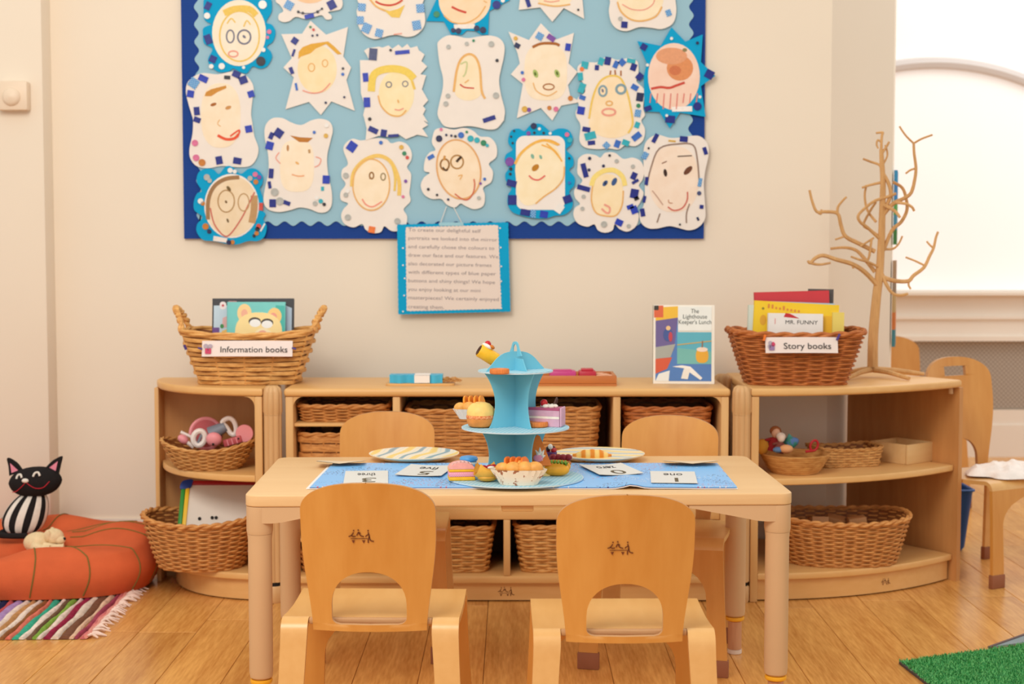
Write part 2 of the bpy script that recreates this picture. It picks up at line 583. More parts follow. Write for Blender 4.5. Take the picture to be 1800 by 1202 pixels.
MB().box(sx(1084) + 0.0105, XR - 0.0275, 0.012, D_ - 0.0125, zs2 + 0.012, zs2 + 0.021, 0.001).build('tray_shelf', SHELFW, u)
# rounded inner corners under the top
for s, x0 in ((1, XL + 0.027), (-1, XR - 0.027)):
    pts = [(x0, ST - 0.0245), (x0 + s * 0.03, ST - 0.0245)] + [(x0 + s * (0.03 - 0.03 * math.sin(R(a))), ST - 0.0245 - 0.03 * (1 - math.cos(R(a)))) for a in range(10, 91, 10)]
    MB().prism(pts, 0.002, 0.02, 'xz').build('corner_fillet', SHELFV, u)

def slab(plan, z0, z1, inset=0.0):
    return MB().prism(plan, z0, z1)
def bevel_slab(plan, z0, z1, b):
    bm = bmesh.new()
    vs = [bm.verts.new((p[0], p[1], z0)) for p in plan]
    f = bm.faces.new(vs)
    r = bmesh.ops.extrude_face_region(bm, geom=[f])
    for v in r['geom']:
        if isinstance(v, bmesh.types.BMVert): v.co.z = z1
    bmesh.ops.recalc_face_normals(bm, faces=bm.faces[:])
    ed = [e for e in bm.edges if abs(e.verts[0].co.z - e.verts[1].co.z) < 1e-6]
    bmesh.ops.bevel(bm, geom=ed, offset=b, segments=3, profile=0.5, affect='EDGES')
    return MB().bm(bm)

def quad_arc(a, b, bulge, n=20):
    """points from a to b along a curve pulled out by the control point bulge"""
    a, b, c = Vector(a), Vector(b), Vector(bulge)
    return [tuple(a * (1 - t) ** 2 + c * 2 * t * (1 - t) + b * t * t) for t in [k / n for k in range(n + 1)]]

# left curved unit
lu = thing('curved_shelf', 'left quarter-round maple shelf beside the orange floor cushion', 'shelf', (0, 0, 0))
lx1 = P(462, 800, SF).x; lx0 = P(268, 670, 4.74).x
arcL = quad_arc((lx1, SF), (lx0, 4.80), (lx0 + 0.06, 4.50))
planL = arcL + [(lx0, SB), (lx1, SB)]
bevel_slab(planL, ST - 0.024, ST, 0.008).build('top_board', SHELFW, lu)
arcL2 = quad_arc((lx1 - 0.024, SF + 0.004), (lx0 + 0.014, 4.80), (lx0 + 0.08, 4.515))
planL2 = arcL2 + [(lx0 + 0.014, SB - 0.014), (lx1 - 0.024, SB - 0.014)]
zmL = P(440, 836, SF).z
bevel_slab(planL2, zmL - 0.02, zmL, 0.004).build('middle_board', SHELFW, lu)
zbL = 0.085
bevel_slab(planL2, zbL - 0.02, zbL, 0.004).build('bottom_board', SHELFW, lu)
MB().box(lx1 - 0.0235, lx1 - 0.001, SF + 0.002, SB - 0.0005, 0, ST - 0.0245, 0.003).build('side_panel', SHELFV, lu)
MB().box(lx0, lx1 - 0.024, SB - 0.0135, SB - 0.0005, 0, ST - 0.0245).build('back_panel', wood('maple_inner', (214, 160, 100), (196, 140, 82), 'Z', 7, 6, 0.5), lu, False)
MB().box(lx0, lx0 + 0.0135, 4.76, SB - 0.014, 0.0, ST - 0.0245, 0.002).build('end_panel', SHELFV, lu)
arc3 = quad_arc((lx1 - 0.024, SF + 0.02), (lx0 + 0.05, 4.80), (lx0 + 0.11, 4.535))
pm = MB()
pm.grid(len(arc3), 2, lambda i, j: (arc3[i][0], arc3[i][1], 0.004 + j * (zbL - 0.025)))
pm.grid(len(arc3), 2, lambda i, j: (arc3[i][0], arc3[i][1] + 0.014, 0.004 + j * (zbL - 0.025)))
pm.grid(len(arc3), 2, lambda i, j: (arc3[i][0], arc3[i][1] + 0.014 * j, 0.004))
pL = pm.build('plinth', SHELFW, lu)
lp = P(308, 1030, 4.60)
logo(pL, 0.034, (lx0 + 0.086, 4.606, 0.036), (PI / 2, 0, R(-44)))
pts = [(lx1 - 0.024, ST - 0.0245), (lx1 - 0.054, ST - 0.0245)] + [(lx1 - 0.024 - 0.03 * (1 - math.sin(R(a))), ST - 0.0245 - 0.03 * (1 - math.cos(R(a)))) for a in range(10, 91, 10)]
MB().prism(pts, SF + 0.006, SF + 0.02, 'xz').build('corner_fillet', SHELFV, lu)

# right curved unit
ru = thing('curved_shelf', 'right wide curved maple shelf with the twig tree on top', 'shelf', (0, 0, 0))
rx0 = P(1320, 800, SF).x
Dp = Vector((1.40, 4.765)); Ep = Vector((1.136, 5.150))
arcR = quad_arc((rx0, SF), (Dp.x, Dp.y), (1.08, 4.475))
planR = arcR + [(Ep.x, Ep.y), (1.0, 5.035), (rx0, 5.028)]
bevel_slab(planR, ST - 0.024, ST, 0.008).build('top_board', SHELFW, ru)
arcR2 = quad_arc((rx0 + 0.024, SF + 0.004), (Dp.x - 0.02, Dp.y + 0.006), (1.09, 4.485))
planR2 = arcR2 + [(Ep.x - 0.014, Ep.y - 0.006), (1.0, 5.02), (rx0 + 0.024, 5.015)]
zmR = P(1370, 842, SF).z
bevel_slab(planR2, zmR - 0.02, zmR, 0.004).build('middle_board', SHELFW, ru)
zbR = 0.085
bevel_slab(planR2, zbR - 0.02, zbR, 0.004).build('bottom_board', SHELFW, ru)
MB().box(rx0 + 0.001, rx0 + 0.0235, SF + 0.002, 5.026, 0, ST - 0.0245, 0.003).build('side_panel', SHELFV, ru)
dv = (Ep - Dp).normalized(); nv = Vector((dv.y, -dv.x)) * 0.0085
a_, b_ = Dp, Ep
q = [a_ + nv, b_ + nv, b_ - nv, a_ - nv]
MB().prism([(v.x, v.y) for v in q], 0.0, ST - 0.0245).build('end_panel', wood('maple_end', (206, 148, 88), (182, 122, 66), 'Z', 9, 8, 0.5), ru, False)
br = MB().tube([(Dp.x - 0.03, Dp.y + 0.012, ST - 0.027), (Dp.x - 0.03, Dp.y + 0.012, ST - 0.045)], 0.008, 12)
br.build('bracket', CREAMP, ru)
arc4 = quad_arc((rx0 + 0.024, SF + 0.02), (Dp.x - 0.03, Dp.y + 0.016), (1.09, 4.50))
pm = MB()
pm.grid(len(arc4), 2, lambda i, j: (arc4[i][0], arc4[i][1], 0.004 + j * (zbR - 0.025)))
pm.grid(len(arc4), 2, lambda i, j: (arc4[i][0], arc4[i][1] + 0.014, 0.004 + j * (zbR - 0.025)))
pm.grid(len(arc4), 2, lambda i, j: (arc4[i][0], arc4[i][1] + 0.014 * j, 0.004))
pR = pm.build('plinth', SHELFW, ru)
k = 12
tg = Vector(arc4[k + 1]) - Vector(arc4[k - 1])
lo_ = logo(pR, 0.034, (arc4[k][0], arc4[k][1] - 0.0006, 0.034), (PI / 2, 0, math.atan2(tg.y, tg.x)))
lo_.location.y -= 0.0005

# fluted connectors standing between the units
FLUTE = wood('connector_wood', (222, 178, 124), (204, 156, 102), 'Z', 14, 10, 0.45)
def connector(x, y, label):
    t = thing('shelf_connector', label, 'connector', (x, y, 0))
    fl_ = lambda a, z: 0.86 + 0.20 * abs(math.cos(4 * a + 0.3)) ** 0.7
    r = 0.0265
    zt = ST + 0.012
    MB().lathe([(r * .55, zt - 0.004), (r * .85, zt - 0.011), (r, zt - 0.024), (r * 1.04, zt - 0.08), (r * .97, zt - 0.085), (r * .97, zt - 0.09)][::-1], 64, (0, 0, 0), fl_).build('cap', FLUTE, t, True, None, 0, 50)
    MB().lathe([(r * .95, 0.062), (r * .95, zt - 0.0905)], 64, (0, 0, 0), fl_).build('column', FLUTE, t, True, None, 0, 50)
    MB().lathe([(r * .8, 0.05), (r * .8, 0.062)], 24).build('gap_shade', BLACK, t)  # black core paints in the shade of the gap above the foot
    MB().lathe([(r * .9, 0.0), (r, 0.006), (r, 0.046), (r * .9, 0.05)], 40).build('foot', FLUTE, t)
connector(P(480, 800, SF + 0.01).x, SF + 0.01, 'fluted wooden connector post between left curved shelf and middle shelf unit')
connector(P(1303, 800, SF + 0.01).x, SF + 0.01, 'fluted wooden connector post between middle shelf unit and right curved shelf')
connector(P(1270, 660, SB + 0.03).x, SB + 0.032, 'rear connector post behind the shelves, its knob beside the standing storybook')
connector(P(516, 660, SB + 0.03).x, SB + 0.032, 'rear connector post behind the shelves at the information books basket')
# ================================================================== chairs
def chair_parts(root, seat_z=0.335, top_z=0.60, bw=0.128, slot=False, mark=True):
    W = 0.170
    th = 0.012
    # seat: bent sheet, front and rear edge turning down
    def arc_pts(cy, cz, r, a0, a1, n=6):
        return [(cy + r * math.cos(R(a0 + (a1 - a0) * k / n)), cz + r * math.sin(R(a0 + (a1 - a0) * k / n))) for k in range(n + 1)]
    rr = 0.03
    yr, yf = -0.118, 0.122
    front = arc_pts(yf, seat_z - rr, rr, 90, 6)
    rear = arc_pts(yr, seat_z - rr, rr, 90, 172)
    # seat board reaches from the rear bend to the front bend
    path = [(yr + 0.0, seat_z), (-0.06, seat_z - 0.004), (0.0, seat_z - 0.006), (0.06, seat_z - 0.004)] + front
    n = len(path)
    MB().sweep(path, [-W] * n, [W] * n, th).build('seat', CHAIRY, root)
    # tongue of the seat inside the backrest opening
    # legs
    def leg(side, fr):
        top = front[-1] if fr else rear[-1]
        sgn = 1 if fr else -1
        foot_y = top[0] + sgn * 0.022
        N = 16
        pts = ([] if fr else rear[:-1]); pre = len(pts)
        for k in range(N + 1):
            u = k / N
            pts.append((top[0] + (foot_y - top[0]) * u, top[1] + (0.036 - top[1]) * u))
        inn, out = [], []
        for k in range(len(pts)):
            kk = k - pre
            if kk < 0:
                inn.append(0.119); out.append(W)
            else:
                u = kk / N
                if fr:
                    i_ = 0.0 if u < 0.1 else 0.126 * math.sqrt(max(0, 1 - (1 - min(1, (u - 0.1) / 0.32)) ** 2)) + 0.010 * u
                else:
                    i_ = 0.119 + 0.018 * u
                inn.append(i_); out.append(W + 0.014 * u ** 1.3)
        lo = inn if side > 0 else [-x for x in out]
        hi = out if side > 0 else [-x for x in inn]
        mb = MB()
        if fr: mb.sweep(pts, lo, hi, th)
        else:
            mb.sweep([(y, z) for (y, z) in pts], lo, hi, -th)
        o = mb.build('leg', CHAIRY if not fr else CHAIRW, root, True, None, 0, 50)
        y0, z0 = pts[-1]
        c0, c1 = (lo[-1], hi[-1])
        ya, yb = (y0 - th - 0.003, y0 + 0.003) if fr else (y0 - 0.003, y0 + th + 0.003)
        MB().box(c0 - 0.003, c1 + 0.003, ya, yb, 0.0, 0.042, 0.002).build('foot_cap', mat('foot_brown', (150, 92, 62), 0.6), o)
    for s in (-1, 1):
        leg(s, True); leg(s, False)
    # rear lip of the seat between the rear legs
    mb = MB().box(-0.1185, 0.1185, yr - 0.012, yr + 0.002, seat_z - th, seat_z - 0.0005, 0.003)
    mb.build('seat_lip', EDGEW, root)
    # backrest: curved panel with an arched opening
    z0 = seat_z - 0.021
    zh0, zh1 = seat_z - 0.008, seat_z + 0.094     # opening
    rows = []
    def halfw(z):
        u = (z - z0) / (top_z - z0)
        base = 0.109 + (bw - 0.109) * (math.sin(min(1, u / 0.68) * PI / 2) ** 1.6)
        ut = 0.80
        if u > ut:
            q = (u - ut) / (1 - ut)
            base *= max(0.0, 1 - q ** 2.3) ** (1 / 2.3)
        return base
    zs_ = [z0, z0 + 0.006, zh0 - 0.0002] + [zh0 + (zh1 - zh0) * q_ for q_ in (0.0, 0.015, 0.035, 0.06, 0.09)] + [zh0 + (zh1 - zh0) * (1 - (1 - k / 14) ** 2) for k in range(1, 15)]
    zs_ += [zh1 + (top_z - zh1) * (1 - (1 - k / 24) ** 1.8) for k in range(1, 25)]
    sl0, sl1 = top_z - 0.062, top_z - 0.03
    if slot:
        zs_ = sorted(zs_ + [sl0, sl0 + 0.0004, sl1, sl1 - 0.0004])
    for z in zs_:
        w = halfw(z); h = 0.0
        if zh0 <= z < zh1:
            q = (z - zh0) / (zh1 - zh0)
            h = 0.0715 * (1 - max(0, (q - 0.35) / 0.65) ** 2.2) ** (1 / 2.2) if q > 0.35 else 0.0715 - 0.016 * (1 - math.sqrt(max(0, 1 - max(0, 1 - q / 0.13) ** 2)))
        if slot and sl0 + 0.0002 < z < sl1 - 0.0002: h = 0.048
        rows.append((z, max(w, 0.001), h))
    mb = MB(); NC = 7
    def yy(x, z):
        u = (z - z0) / (top_z - z0)
        return yr - 0.020 - 0.045 * u ** 1.4 + 0.020 * (x / bw) ** 2
    t2 = 0.011
    for side in (-1, 1):
        for fb in (0, 1):
            mb.grid(NC, len(rows), lambda i, j: (side * (rows[j][2] + (rows[j][1] - rows[j][2]) * i / (NC - 1)),
                    yy(rows[j][2] + (rows[j][1] - rows[j][2]) * i / (NC - 1), rows[j][0]) - fb * t2, rows[j][0]))
        mb.cur = 1
        mb.grid(2, len(rows), lambda i, j: (side * rows[j][1], yy(rows[j][1], rows[j][0]) - i * t2, rows[j][0]))
        for j in range(len(rows) - 1):
            (za, wa, ha), (zb_, wb, hb) = rows[j], rows[j + 1]
            if ha > 0 or hb > 0:
                vs = [(side * ha, yy(ha, za), za), (side * hb, yy(hb, zb_), zb_), (side * hb, yy(hb, zb_) - t2, zb_), (side * ha, yy(ha, za) - t2, za)]
                mb.add(vs, [(0, 1, 2, 3)])
        j = 0
        (za, wa, ha) = rows[0]
        mb.grid(NC, 2, lambda i, j: (side * wa * i / (NC - 1), yy(wa * i / (NC - 1), za) - j * t2, za))
        mb.cur = 0
    b = mb.build('backrest', [CHAIRW, EDGEW], root, True, None, 0.00005, 40)
    if mark:
        zl = z0 + 0.64 * (top_z - z0)
        u_ = 0.64
        ang = math.atan2(0.045 * 1.4 * u_ ** 0.4, (top_z - z0))
        logo(b, 0.045, (-0.012, yy(0.0, zl) - t2 - 0.0006, zl), (PI / 2 + ang, 0, 0))
    return root

nl = G(655, 1090, 0.335); nr = G(1095, 1104, 0.335)
c1 = thing('child_chair', 'near left beech child chair seen from behind, back against the table', 'chair', (nl.x, nl.y + 0.118, 0), R(-1.5), 'chairs around the table')
chair_parts(c1)
def chair_copy(label, x, y, rz, scale=1.0):
    c = copy_tree(c1)
    c['label'] = label
    c.location = (x, y, 0); c.rotation_euler = (0, 0, rz)
    c.scale = (scale, scale, scale)
    return c
c1.scale = (1, 1, 1.02)
chair_copy('near right beech child chair seen from behind, with wavy grain on its back', nr.x, nr.y + 0.118, R(0.5))
chair_copy('far left beech child chair behind the striped plate, facing the viewer', -0.338, 3.985, R(180))
chair_copy('far right beech child chair behind the plate with a croissant, facing the viewer', 0.384, 3.895, R(180 - 13))
c5 = thing('child_chair', 'beech chair with a handle slot beside the right curved shelf', 'chair', (1.545, 4.89, 0), R(180 + 30))
chair_parts(c5, 0.325, 0.685, 0.145, True, False)
c6 = copy_tree(c1); c6['label'] = 'distant beech chair in the far room behind the twig tree'; del c6['group']
c6.location = (1.60, 6.25, 0); c6.rotation_euler = (0, 0, R(190)); c6.scale = (1.12,) * 3
# fleece on the right chair
rug_f = MB()
random.seed(9)
def fl_pt(i, j):
    a = 2 * PI * i / 56; r = j / 14
    rr = r * (1 + 0.12 * math.sin(3 * a + 1) + 0.07 * math.sin(7 * a))
    x = 0.17 * rr * math.cos(a); y = 0.11 * rr * math.sin(a)
    z = 0.026 * (1 - r ** 3) + (0.006 * math.sin(71 * x + 2) * math.cos(87 * y) + 0.004 * math.sin(160 * x) * math.sin(130 * y) + 0.006 if j < 14 else 0)
    return (x, y, z)
rug_f.grid(56, 15, fl_pt, True)
rug_f.grid(56, 2, lambda i, j: (fl_pt(i, 14)[0] * j, fl_pt(i, 14)[1] * j, 0.0), True)
fo = rug_f.build('fleece', mat('fleece', (246, 236, 228), 0.95, 0.05, 40, 0.6, 120), None)
fo.location = (1.60, 4.855, 0.328); fo.rotation_euler = (0, 0, R(30))
tag(fo, 'white fleece lying on the seat of the right chair', 'fleece')
# blue tub beside the curved shelf
tb = thing('blue_tub', 'dark blue plastic tub on the floor behind the right curved shelf', 'tub', (1.475, 5.30, 0))
BLUEP = mat('tub_blue', (20, 78, 150), 0.45, 0.03)
mb = MB()
prof = [(0.0, 0.080), (0.012, 0.088), (0.205, 0.108), (0.212, 0.112), (0.212, 0.104), (0.014, 0.082)]
pl_ = [rrect(-w, w, -w * .8, w * .8, 0.025, 5) for (z, w) in prof]
n = len(pl_[0])
mb.grid(n, len(prof), lambda i, j: (pl_[j][i][0], pl_[j][i][1], prof[j][0]), True)
mb.add([(p[0], p[1], 0.0) for p in pl_[0]], [tuple(range(n))]).add([(p[0], p[1], 0.014) for p in pl_[-1]], [tuple(range(n))])
mb.build('body', BLUEP, tb)
mb = MB().tube([(p[0] * 1.0, p[1] * 1.0, 0.212) for p in rrect(-0.111, 0.111, -0.089, 0.089, 0.025, 5)], 0.005, 6, True)
mb.build('rim', BLUEP, tb)

# ================================================================== table
tc_ = thing('play_table', 'low maple table with cream tubular legs in the middle of the room', 'table', (0.0105, 3.629, 0), R(1.33))
TZ = 0.51; TW, TD = 0.6015, 0.301
bevel_slab(rrect(-TW, TW, -TD, TD, 0.03, 8), TZ - 0.026, TZ, 0.003).build('tabletop', TABLEW, tc_)
for sx_ in (-1, 1):
    for sy_ in (-1, 1):
        lx, ly = sx_ * (TW - 0.030), sy_ * (TD - 0.030)
        ys = TZ - 0.0265
        # corner bracket: sleeve with two tapering arms
        mb = MB().lathe([(0.0275, ys - 0.062), (0.029, ys - 0.055), (0.029, ys)], 32, (lx, ly, 0))
        ax = [(lx - sx_ * 0.0, ys), (lx - sx_ * 0.20, ys), (lx - sx_ * 0.20, ys - 0.005), (lx - sx_ * 0.10, ys - 0.024), (lx - sx_ * 0.05, ys - 0.034), (lx - sx_ * 0.028, ys - 0.036), (lx - sx_ * 0.0, ys - 0.036)]
        mb.prism(ax, ly - 0.0275, ly + 0.0275, 'xz')
        ay = [(ly - sy_ * 0.0, ys), (ly - sy_ * 0.18, ys), (ly - sy_ * 0.18, ys - 0.005), (ly - sy_ * 0.10, ys - 0.024), (ly - sy_ * 0.05, ys - 0.034), (ly - sy_ * 0.028, ys - 0.036), (ly - sy_ * 0.0, ys - 0.036)]
        mb.prism(ay, lx - 0.0275, lx + 0.0275, 'yz')
        mb.build('corner_bracket', CREAMP, tc_)
        zr = 0.098
        lg = MB().lathe([(0.020, zr), (0.0245, zr + 0.004), (0.0262, zr + 0.016), (0.0262, ys - 0.075), (0.0275, ys - 0.0625)], 32, (lx, ly, 0)).build('leg', CREAMP, tc_)
        MB().lathe([(0.019, zr - 0.012), (0.0235, zr - 0.009), (0.0245, zr - 0.005), (0.0235, zr - 0.0015), (0.019, zr - 0.0005)], 28, (lx, ly, 0)).build('height_ring', mat('ring_yellow', (244, 176, 36), 0.4), lg)
        MB().lathe([(0.0175, 0.0125), (0.0175, 0.085)], 24, (lx, ly, 0)).build('inner_tube', wood('tube_wood', (214, 160, 118), (190, 128, 88), 'Z', 30, 9, 0.5), lg)
        MB().lathe([(0.0165, 0.0), (0.0185, 0.002), (0.0185, 0.012)], 24, (lx, ly, 0)).build('foot', mat('foot_white', (232, 214, 196), 0.5), lg)
MB().box(-0.04, 0.03, -0.29, -0.18, TZ - 0.040, TZ - 0.0265, 0.003).build('under_block', SHELFW, tc_)
# ================================================================== wicker
def wicker_mat(name, c1, c2, rough=0.6):
    if name in MATS: return MATS[name]
    m, nt, b = new_mat(name)
    tc = nt.nodes.new('ShaderNodeTexCoord')
    no = nt.nodes.new('ShaderNodeTexNoise'); no.inputs['Scale'].default_value = 38; no.inputs['Detail'].default_value = 5
    mp = nt.nodes.new('ShaderNodeMapping'); mp.inputs['Scale'].default_value = (1, 1, 4)
    nt.links.new(tc.outputs['Object'], mp.inputs['Vector']); nt.links.new(mp.outputs['Vector'], no.inputs['Vector'])
    rp = nt.nodes.new('ShaderNodeValToRGB')
    rp.color_ramp.elements[0].position = 0.3; rp.color_ramp.elements[1].position = 0.68
    rp.color_ramp.elements[0].color = lin(c2); rp.color_ramp.elements[1].color = lin(c1)
    nt.links.new(no.outputs['Fac'], rp.inputs['Fac']); nt.links.new(rp.outputs['Color'], b.inputs['Base Color'])
    b.inputs['Roughness'].default_value = rough
    b.inputs['Specular IOR Level'].default_value = 0.35
    MATS[name] = m
    return m
WK_PALE = wicker_mat('wicker_pale', (236, 182, 108), (200, 136, 68))
WK_MID = wicker_mat('wicker_mid', (224, 160, 90), (178, 112, 54))
WK_RED = wicker_mat('wicker_red', (206, 126, 64), (160, 84, 38))
WK_GAP = wicker_mat('wicker_gap_shade', (150, 92, 46), (118, 66, 30))  # darker wicker tone, paints the shade between the strands
WK_TAN = wicker_mat('wicker_tan', (220, 166, 98), (184, 124, 64))

def loop_pts(a, b, p, n):
    """n points evenly spaced along a superellipse with half axes a, b"""
    t = np.linspace(0, 2 * PI, 721)
    c, s = np.cos(t), np.sin(t)
    x = a * np.sign(c) * np.abs(c) ** (2 / p); y = b * np.sign(s) * np.abs(s) ** (2 / p)
    d = np.concatenate([[0], np.cumsum(np.hypot(np.diff(x), np.diff(y)))])
    q = np.linspace(0, d[-1], n, endpoint=False)
    X, Y = np.interp(q, d, x), np.interp(q, d, y)
    tx = np.roll(X, -1) - np.roll(X, 1); ty = np.roll(Y, -1) - np.roll(Y, 1)
    l = np.hypot(tx, ty)
    return X, Y, ty / l, -tx / l          # point and outward normal

def tubes_mesh(mb, rings, rad_h, rad_v, n=6, closed=True):
    """rings: list of (X, Y, Z, NX, NY) arrays; closed horizontal strands"""
    for (X, Y, Z, NX, NY) in rings:
        m = len(X)
        vs = []
        for k in range(n):
            a = 2 * PI * k / n
            vs.append(np.stack([X + NX * math.cos(a) * rad_h, Y + NY * math.cos(a) * rad_h, Z + math.sin(a) * rad_v], 1))
        V = np.stack(vs, 1).reshape(-1, 3)
        fs = []
        for i in range(m if closed else m - 1):
            j = (i + 1) % m
            for k in range(n):
                l = (k + 1) % n
                fs.append((i * n + k, j * n + k, j * n + l, i * n + l))
        mb.add(V.tolist(), fs)

def basket(root, rim, bot, h, p=5.0, rows=14, stakes=34, amp=0.003, rh=0.0028, m=WK_MID, flare=1.0, braid=True, rim_r=0.006, sway=0.0, band=0):
    """woven basket on its base at the origin; rim and bot are half sizes"""
    rows = int(rows * 1.25)
    pv = h / rows
    mb = MB()
    rings = []
    npt = stakes * 4
    for k in range(rows):
        u = (k + 0.5) / rows
        uu = u ** flare
        a = bot[0] + (rim[0] - bot[0]) * uu; b = bot[1] + (rim[1] - bot[1]) * uu
        X, Y, NX, NY = loop_pts(a, b, p, npt)
        ph = PI * np.arange(npt) / 4 + (k % 2) * PI
        off = amp * np.sin(ph)
        Z = np.full(npt, u * h) + sway * u * (X / rim[0]) ** 2
        rings.append((X + NX * off, Y + NY * off, Z, NX, NY))
    tubes_mesh(mb, rings, rh, pv * 0.49, 6)
    w = mb.build('weave', m, root)
    w['kind'] = 'stuff'
    # backing sheet added behind the weave, coloured dark for the shade in its gaps
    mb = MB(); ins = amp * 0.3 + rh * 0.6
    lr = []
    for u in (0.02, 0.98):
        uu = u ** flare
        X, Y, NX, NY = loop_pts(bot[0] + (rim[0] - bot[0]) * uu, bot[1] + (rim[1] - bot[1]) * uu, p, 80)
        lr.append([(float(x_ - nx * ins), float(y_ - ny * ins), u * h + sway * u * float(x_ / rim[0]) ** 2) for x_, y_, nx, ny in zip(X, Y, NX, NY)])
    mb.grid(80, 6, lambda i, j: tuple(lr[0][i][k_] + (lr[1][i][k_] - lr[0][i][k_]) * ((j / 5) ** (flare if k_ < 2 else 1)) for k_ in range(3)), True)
    mb.build('gap_backing', WK_GAP, root)
    # upright stakes
    mb = MB()
    X0, Y0, _, _ = loop_pts(bot[0], bot[1], p, stakes * 2)
    X1, Y1, _, _ = loop_pts(rim[0], rim[1], p, stakes * 2)
    for i in range(0, stakes * 2, 2):
        pth = []
        for q in range(6):
            u = q / 5; uu = u ** flare
            x_ = X0[i] + (X1[i] - X0[i]) * uu; y_ = Y0[i] + (Y1[i] - Y0[i]) * uu
            pth.append((x_, y_, u * h + sway * u * (x_ / rim[0]) ** 2))
        mb.tube(pth, rh * 0.8, 4)
    s_ = mb.build('stakes', m, root); s_['kind'] = 'stuff'
    # rim: two twisted canes
    mb = MB(); rings = []
    for q in range(2 if braid else 1):
        X, Y, NX, NY = loop_pts(rim[0], rim[1], p, npt)
        ph = 2 * PI * np.arange(npt) * (stakes // 2) / npt + q * PI
        o1 = rim_r * 0.55 * np.cos(ph) if braid else np.zeros(npt); o2 = rim_r * 0.55 * np.sin(ph) if braid else np.zeros(npt)
        rings.append((X + NX * o1, Y + NY * o1, h + o2 + sway * (X / rim[0]) ** 2, NX, NY))
    tubes_mesh(mb, rings, rim_r * (0.75 if braid else 1), rim_r * (0.75 if braid else 1), 6)
    mb.build('rim', m, root)
    # woven foot and base
    mb = MB(); rings = []
    for q in range(2):
        X, Y, NX, NY = loop_pts(bot[0], bot[1], p, npt)
        ph = 2 * PI * np.arange(npt) * (stakes // 2) / npt + q * PI
        rings.append((X + NX * rh * np.cos(ph), Y + NY * rh * np.cos(ph), rh * 2.0 + rh * np.sin(ph), NX, NY))
    tubes_mesh(mb, rings, rh, rh, 5)
    X, Y, NX, NY = loop_pts(bot[0], bot[1], p, 40)
    mb.prism([(float(x), float(y)) for x, y in zip(X, Y)], 0.001, 0.005)
    mb.build('base', m, root)
    return root

# --- baskets inside the middle unit: name, px range at the rim, base height, rim height
def bay_basket(label, pxa, pxb, pyrim, z0, taper, m=WK_MID, rows=13, stakes=26, Yf=None, share=None, group=None, rim_r=0.006):
    Yf = Yf or SF + 0.03
    xa, xb = P(pxa, pyrim, Yf).x, P(pxb, pyrim, Yf).x
    zr = P(pxa, pyrim, Yf).z
    a = (xb - xa) / 2; b = 0.13
    t = thing('wicker_basket', label, 'basket', ((xa + xb) / 2, Yf + b, z0), 0, group)
    basket(t, (a, b), (a - taper, b - 0.02), zr - z0 - 0.004, 7, rows, stakes, 0.0034, 0.0028, m, 1.0, True, rim_r)
    return t
zt1 = zs + 0.0055
bay_basket('shallow wicker tray, upper of two in the top left bay', 521, 682, 712, zt1, 0.008, WK_MID, 8, 26)
bay_basket('shallow wicker tray, lower of two in the top left bay', 521, 682, 762, zm + 0.0345, 0.008, WK_MID, 7, 26).location.y += 0.004
bay_basket('deep wicker basket left of the cake stand on the upper shelf', 713, 877, 720, zm + 0.0345, 0.028, WK_MID, 22, 22)
bay_basket('deep wicker basket right of the cake stand on the upper shelf', 893, 1056, 716, zm + 0.0345, 0.024, WK_MID, 22, 22)
bay_basket('deep wicker basket behind the far right chair on the upper shelf', 1098, 1253, 716, zm + 0.0345, 0.026, WK_RED, 22, 22)
bay_basket('small wicker tray on the lower left shelf, upper of two behind the table leg', 524, 684, 912, zs2 + 0.0055, 0.006, WK_MID, 6, 26)
bay_basket('small wicker tray on the lower left shelf, lower of two behind the table leg', 524, 684, 970, zb + 0.0005, 0.006, WK_MID, 6, 26)
bay_basket('wicker basket on the bottom shelf left of the central divider', 712, 868, 926, zb + 0.0005, 0.020, WK_PALE, 13, 24)
bay_basket('wicker basket on the bottom shelf right of the central divider', 904, 1066, 924, zb + 0.0005, 0.022, WK_PALE, 13, 24)
bay_basket('low wicker tray on the bottom shelf at the far right of the middle unit', 1100, 1250, 982, zb + 0.0005, 0.010, WK_MID, 5, 24)

# --- information books basket
TOP = ST + 0.0005
ibx = (P(346, 672, 4.58).x + P(517, 672, 4.58).x) / 2
ib = thing('book_basket', 'pale flat-woven basket with twisted handles labelled Information books', 'basket', (ibx, 4.672, TOP))
basket(ib, (0.196, 0.125), (0.142, 0.09), 0.150, 6, 9, 12, 0.006, 0.0035, WK_PALE, 0.9, True, 0.0075, 0.012)
for s in (-1, 1):
    mb = MB()
    for q in range(2):
        pth = []
        for k in range(49):
            u = k / 48
            yv = -0.055 + 0.11 * u
            zz = 0.160 + 0.066 * math.sin(PI * u) ** 0.6
            xx = s * (0.197 + 0.028 * math.sin(PI * u))
            a = u * 2 * PI * 6 + q * PI
            pth.append((xx + 0.005 * math.cos(a), yv + 0.003 * math.sin(a), zz + 0.005 * math.sin(a)))
        mb.tube(pth, 0.0065, 6)
    mb.build('handle', WK_PALE, ib)
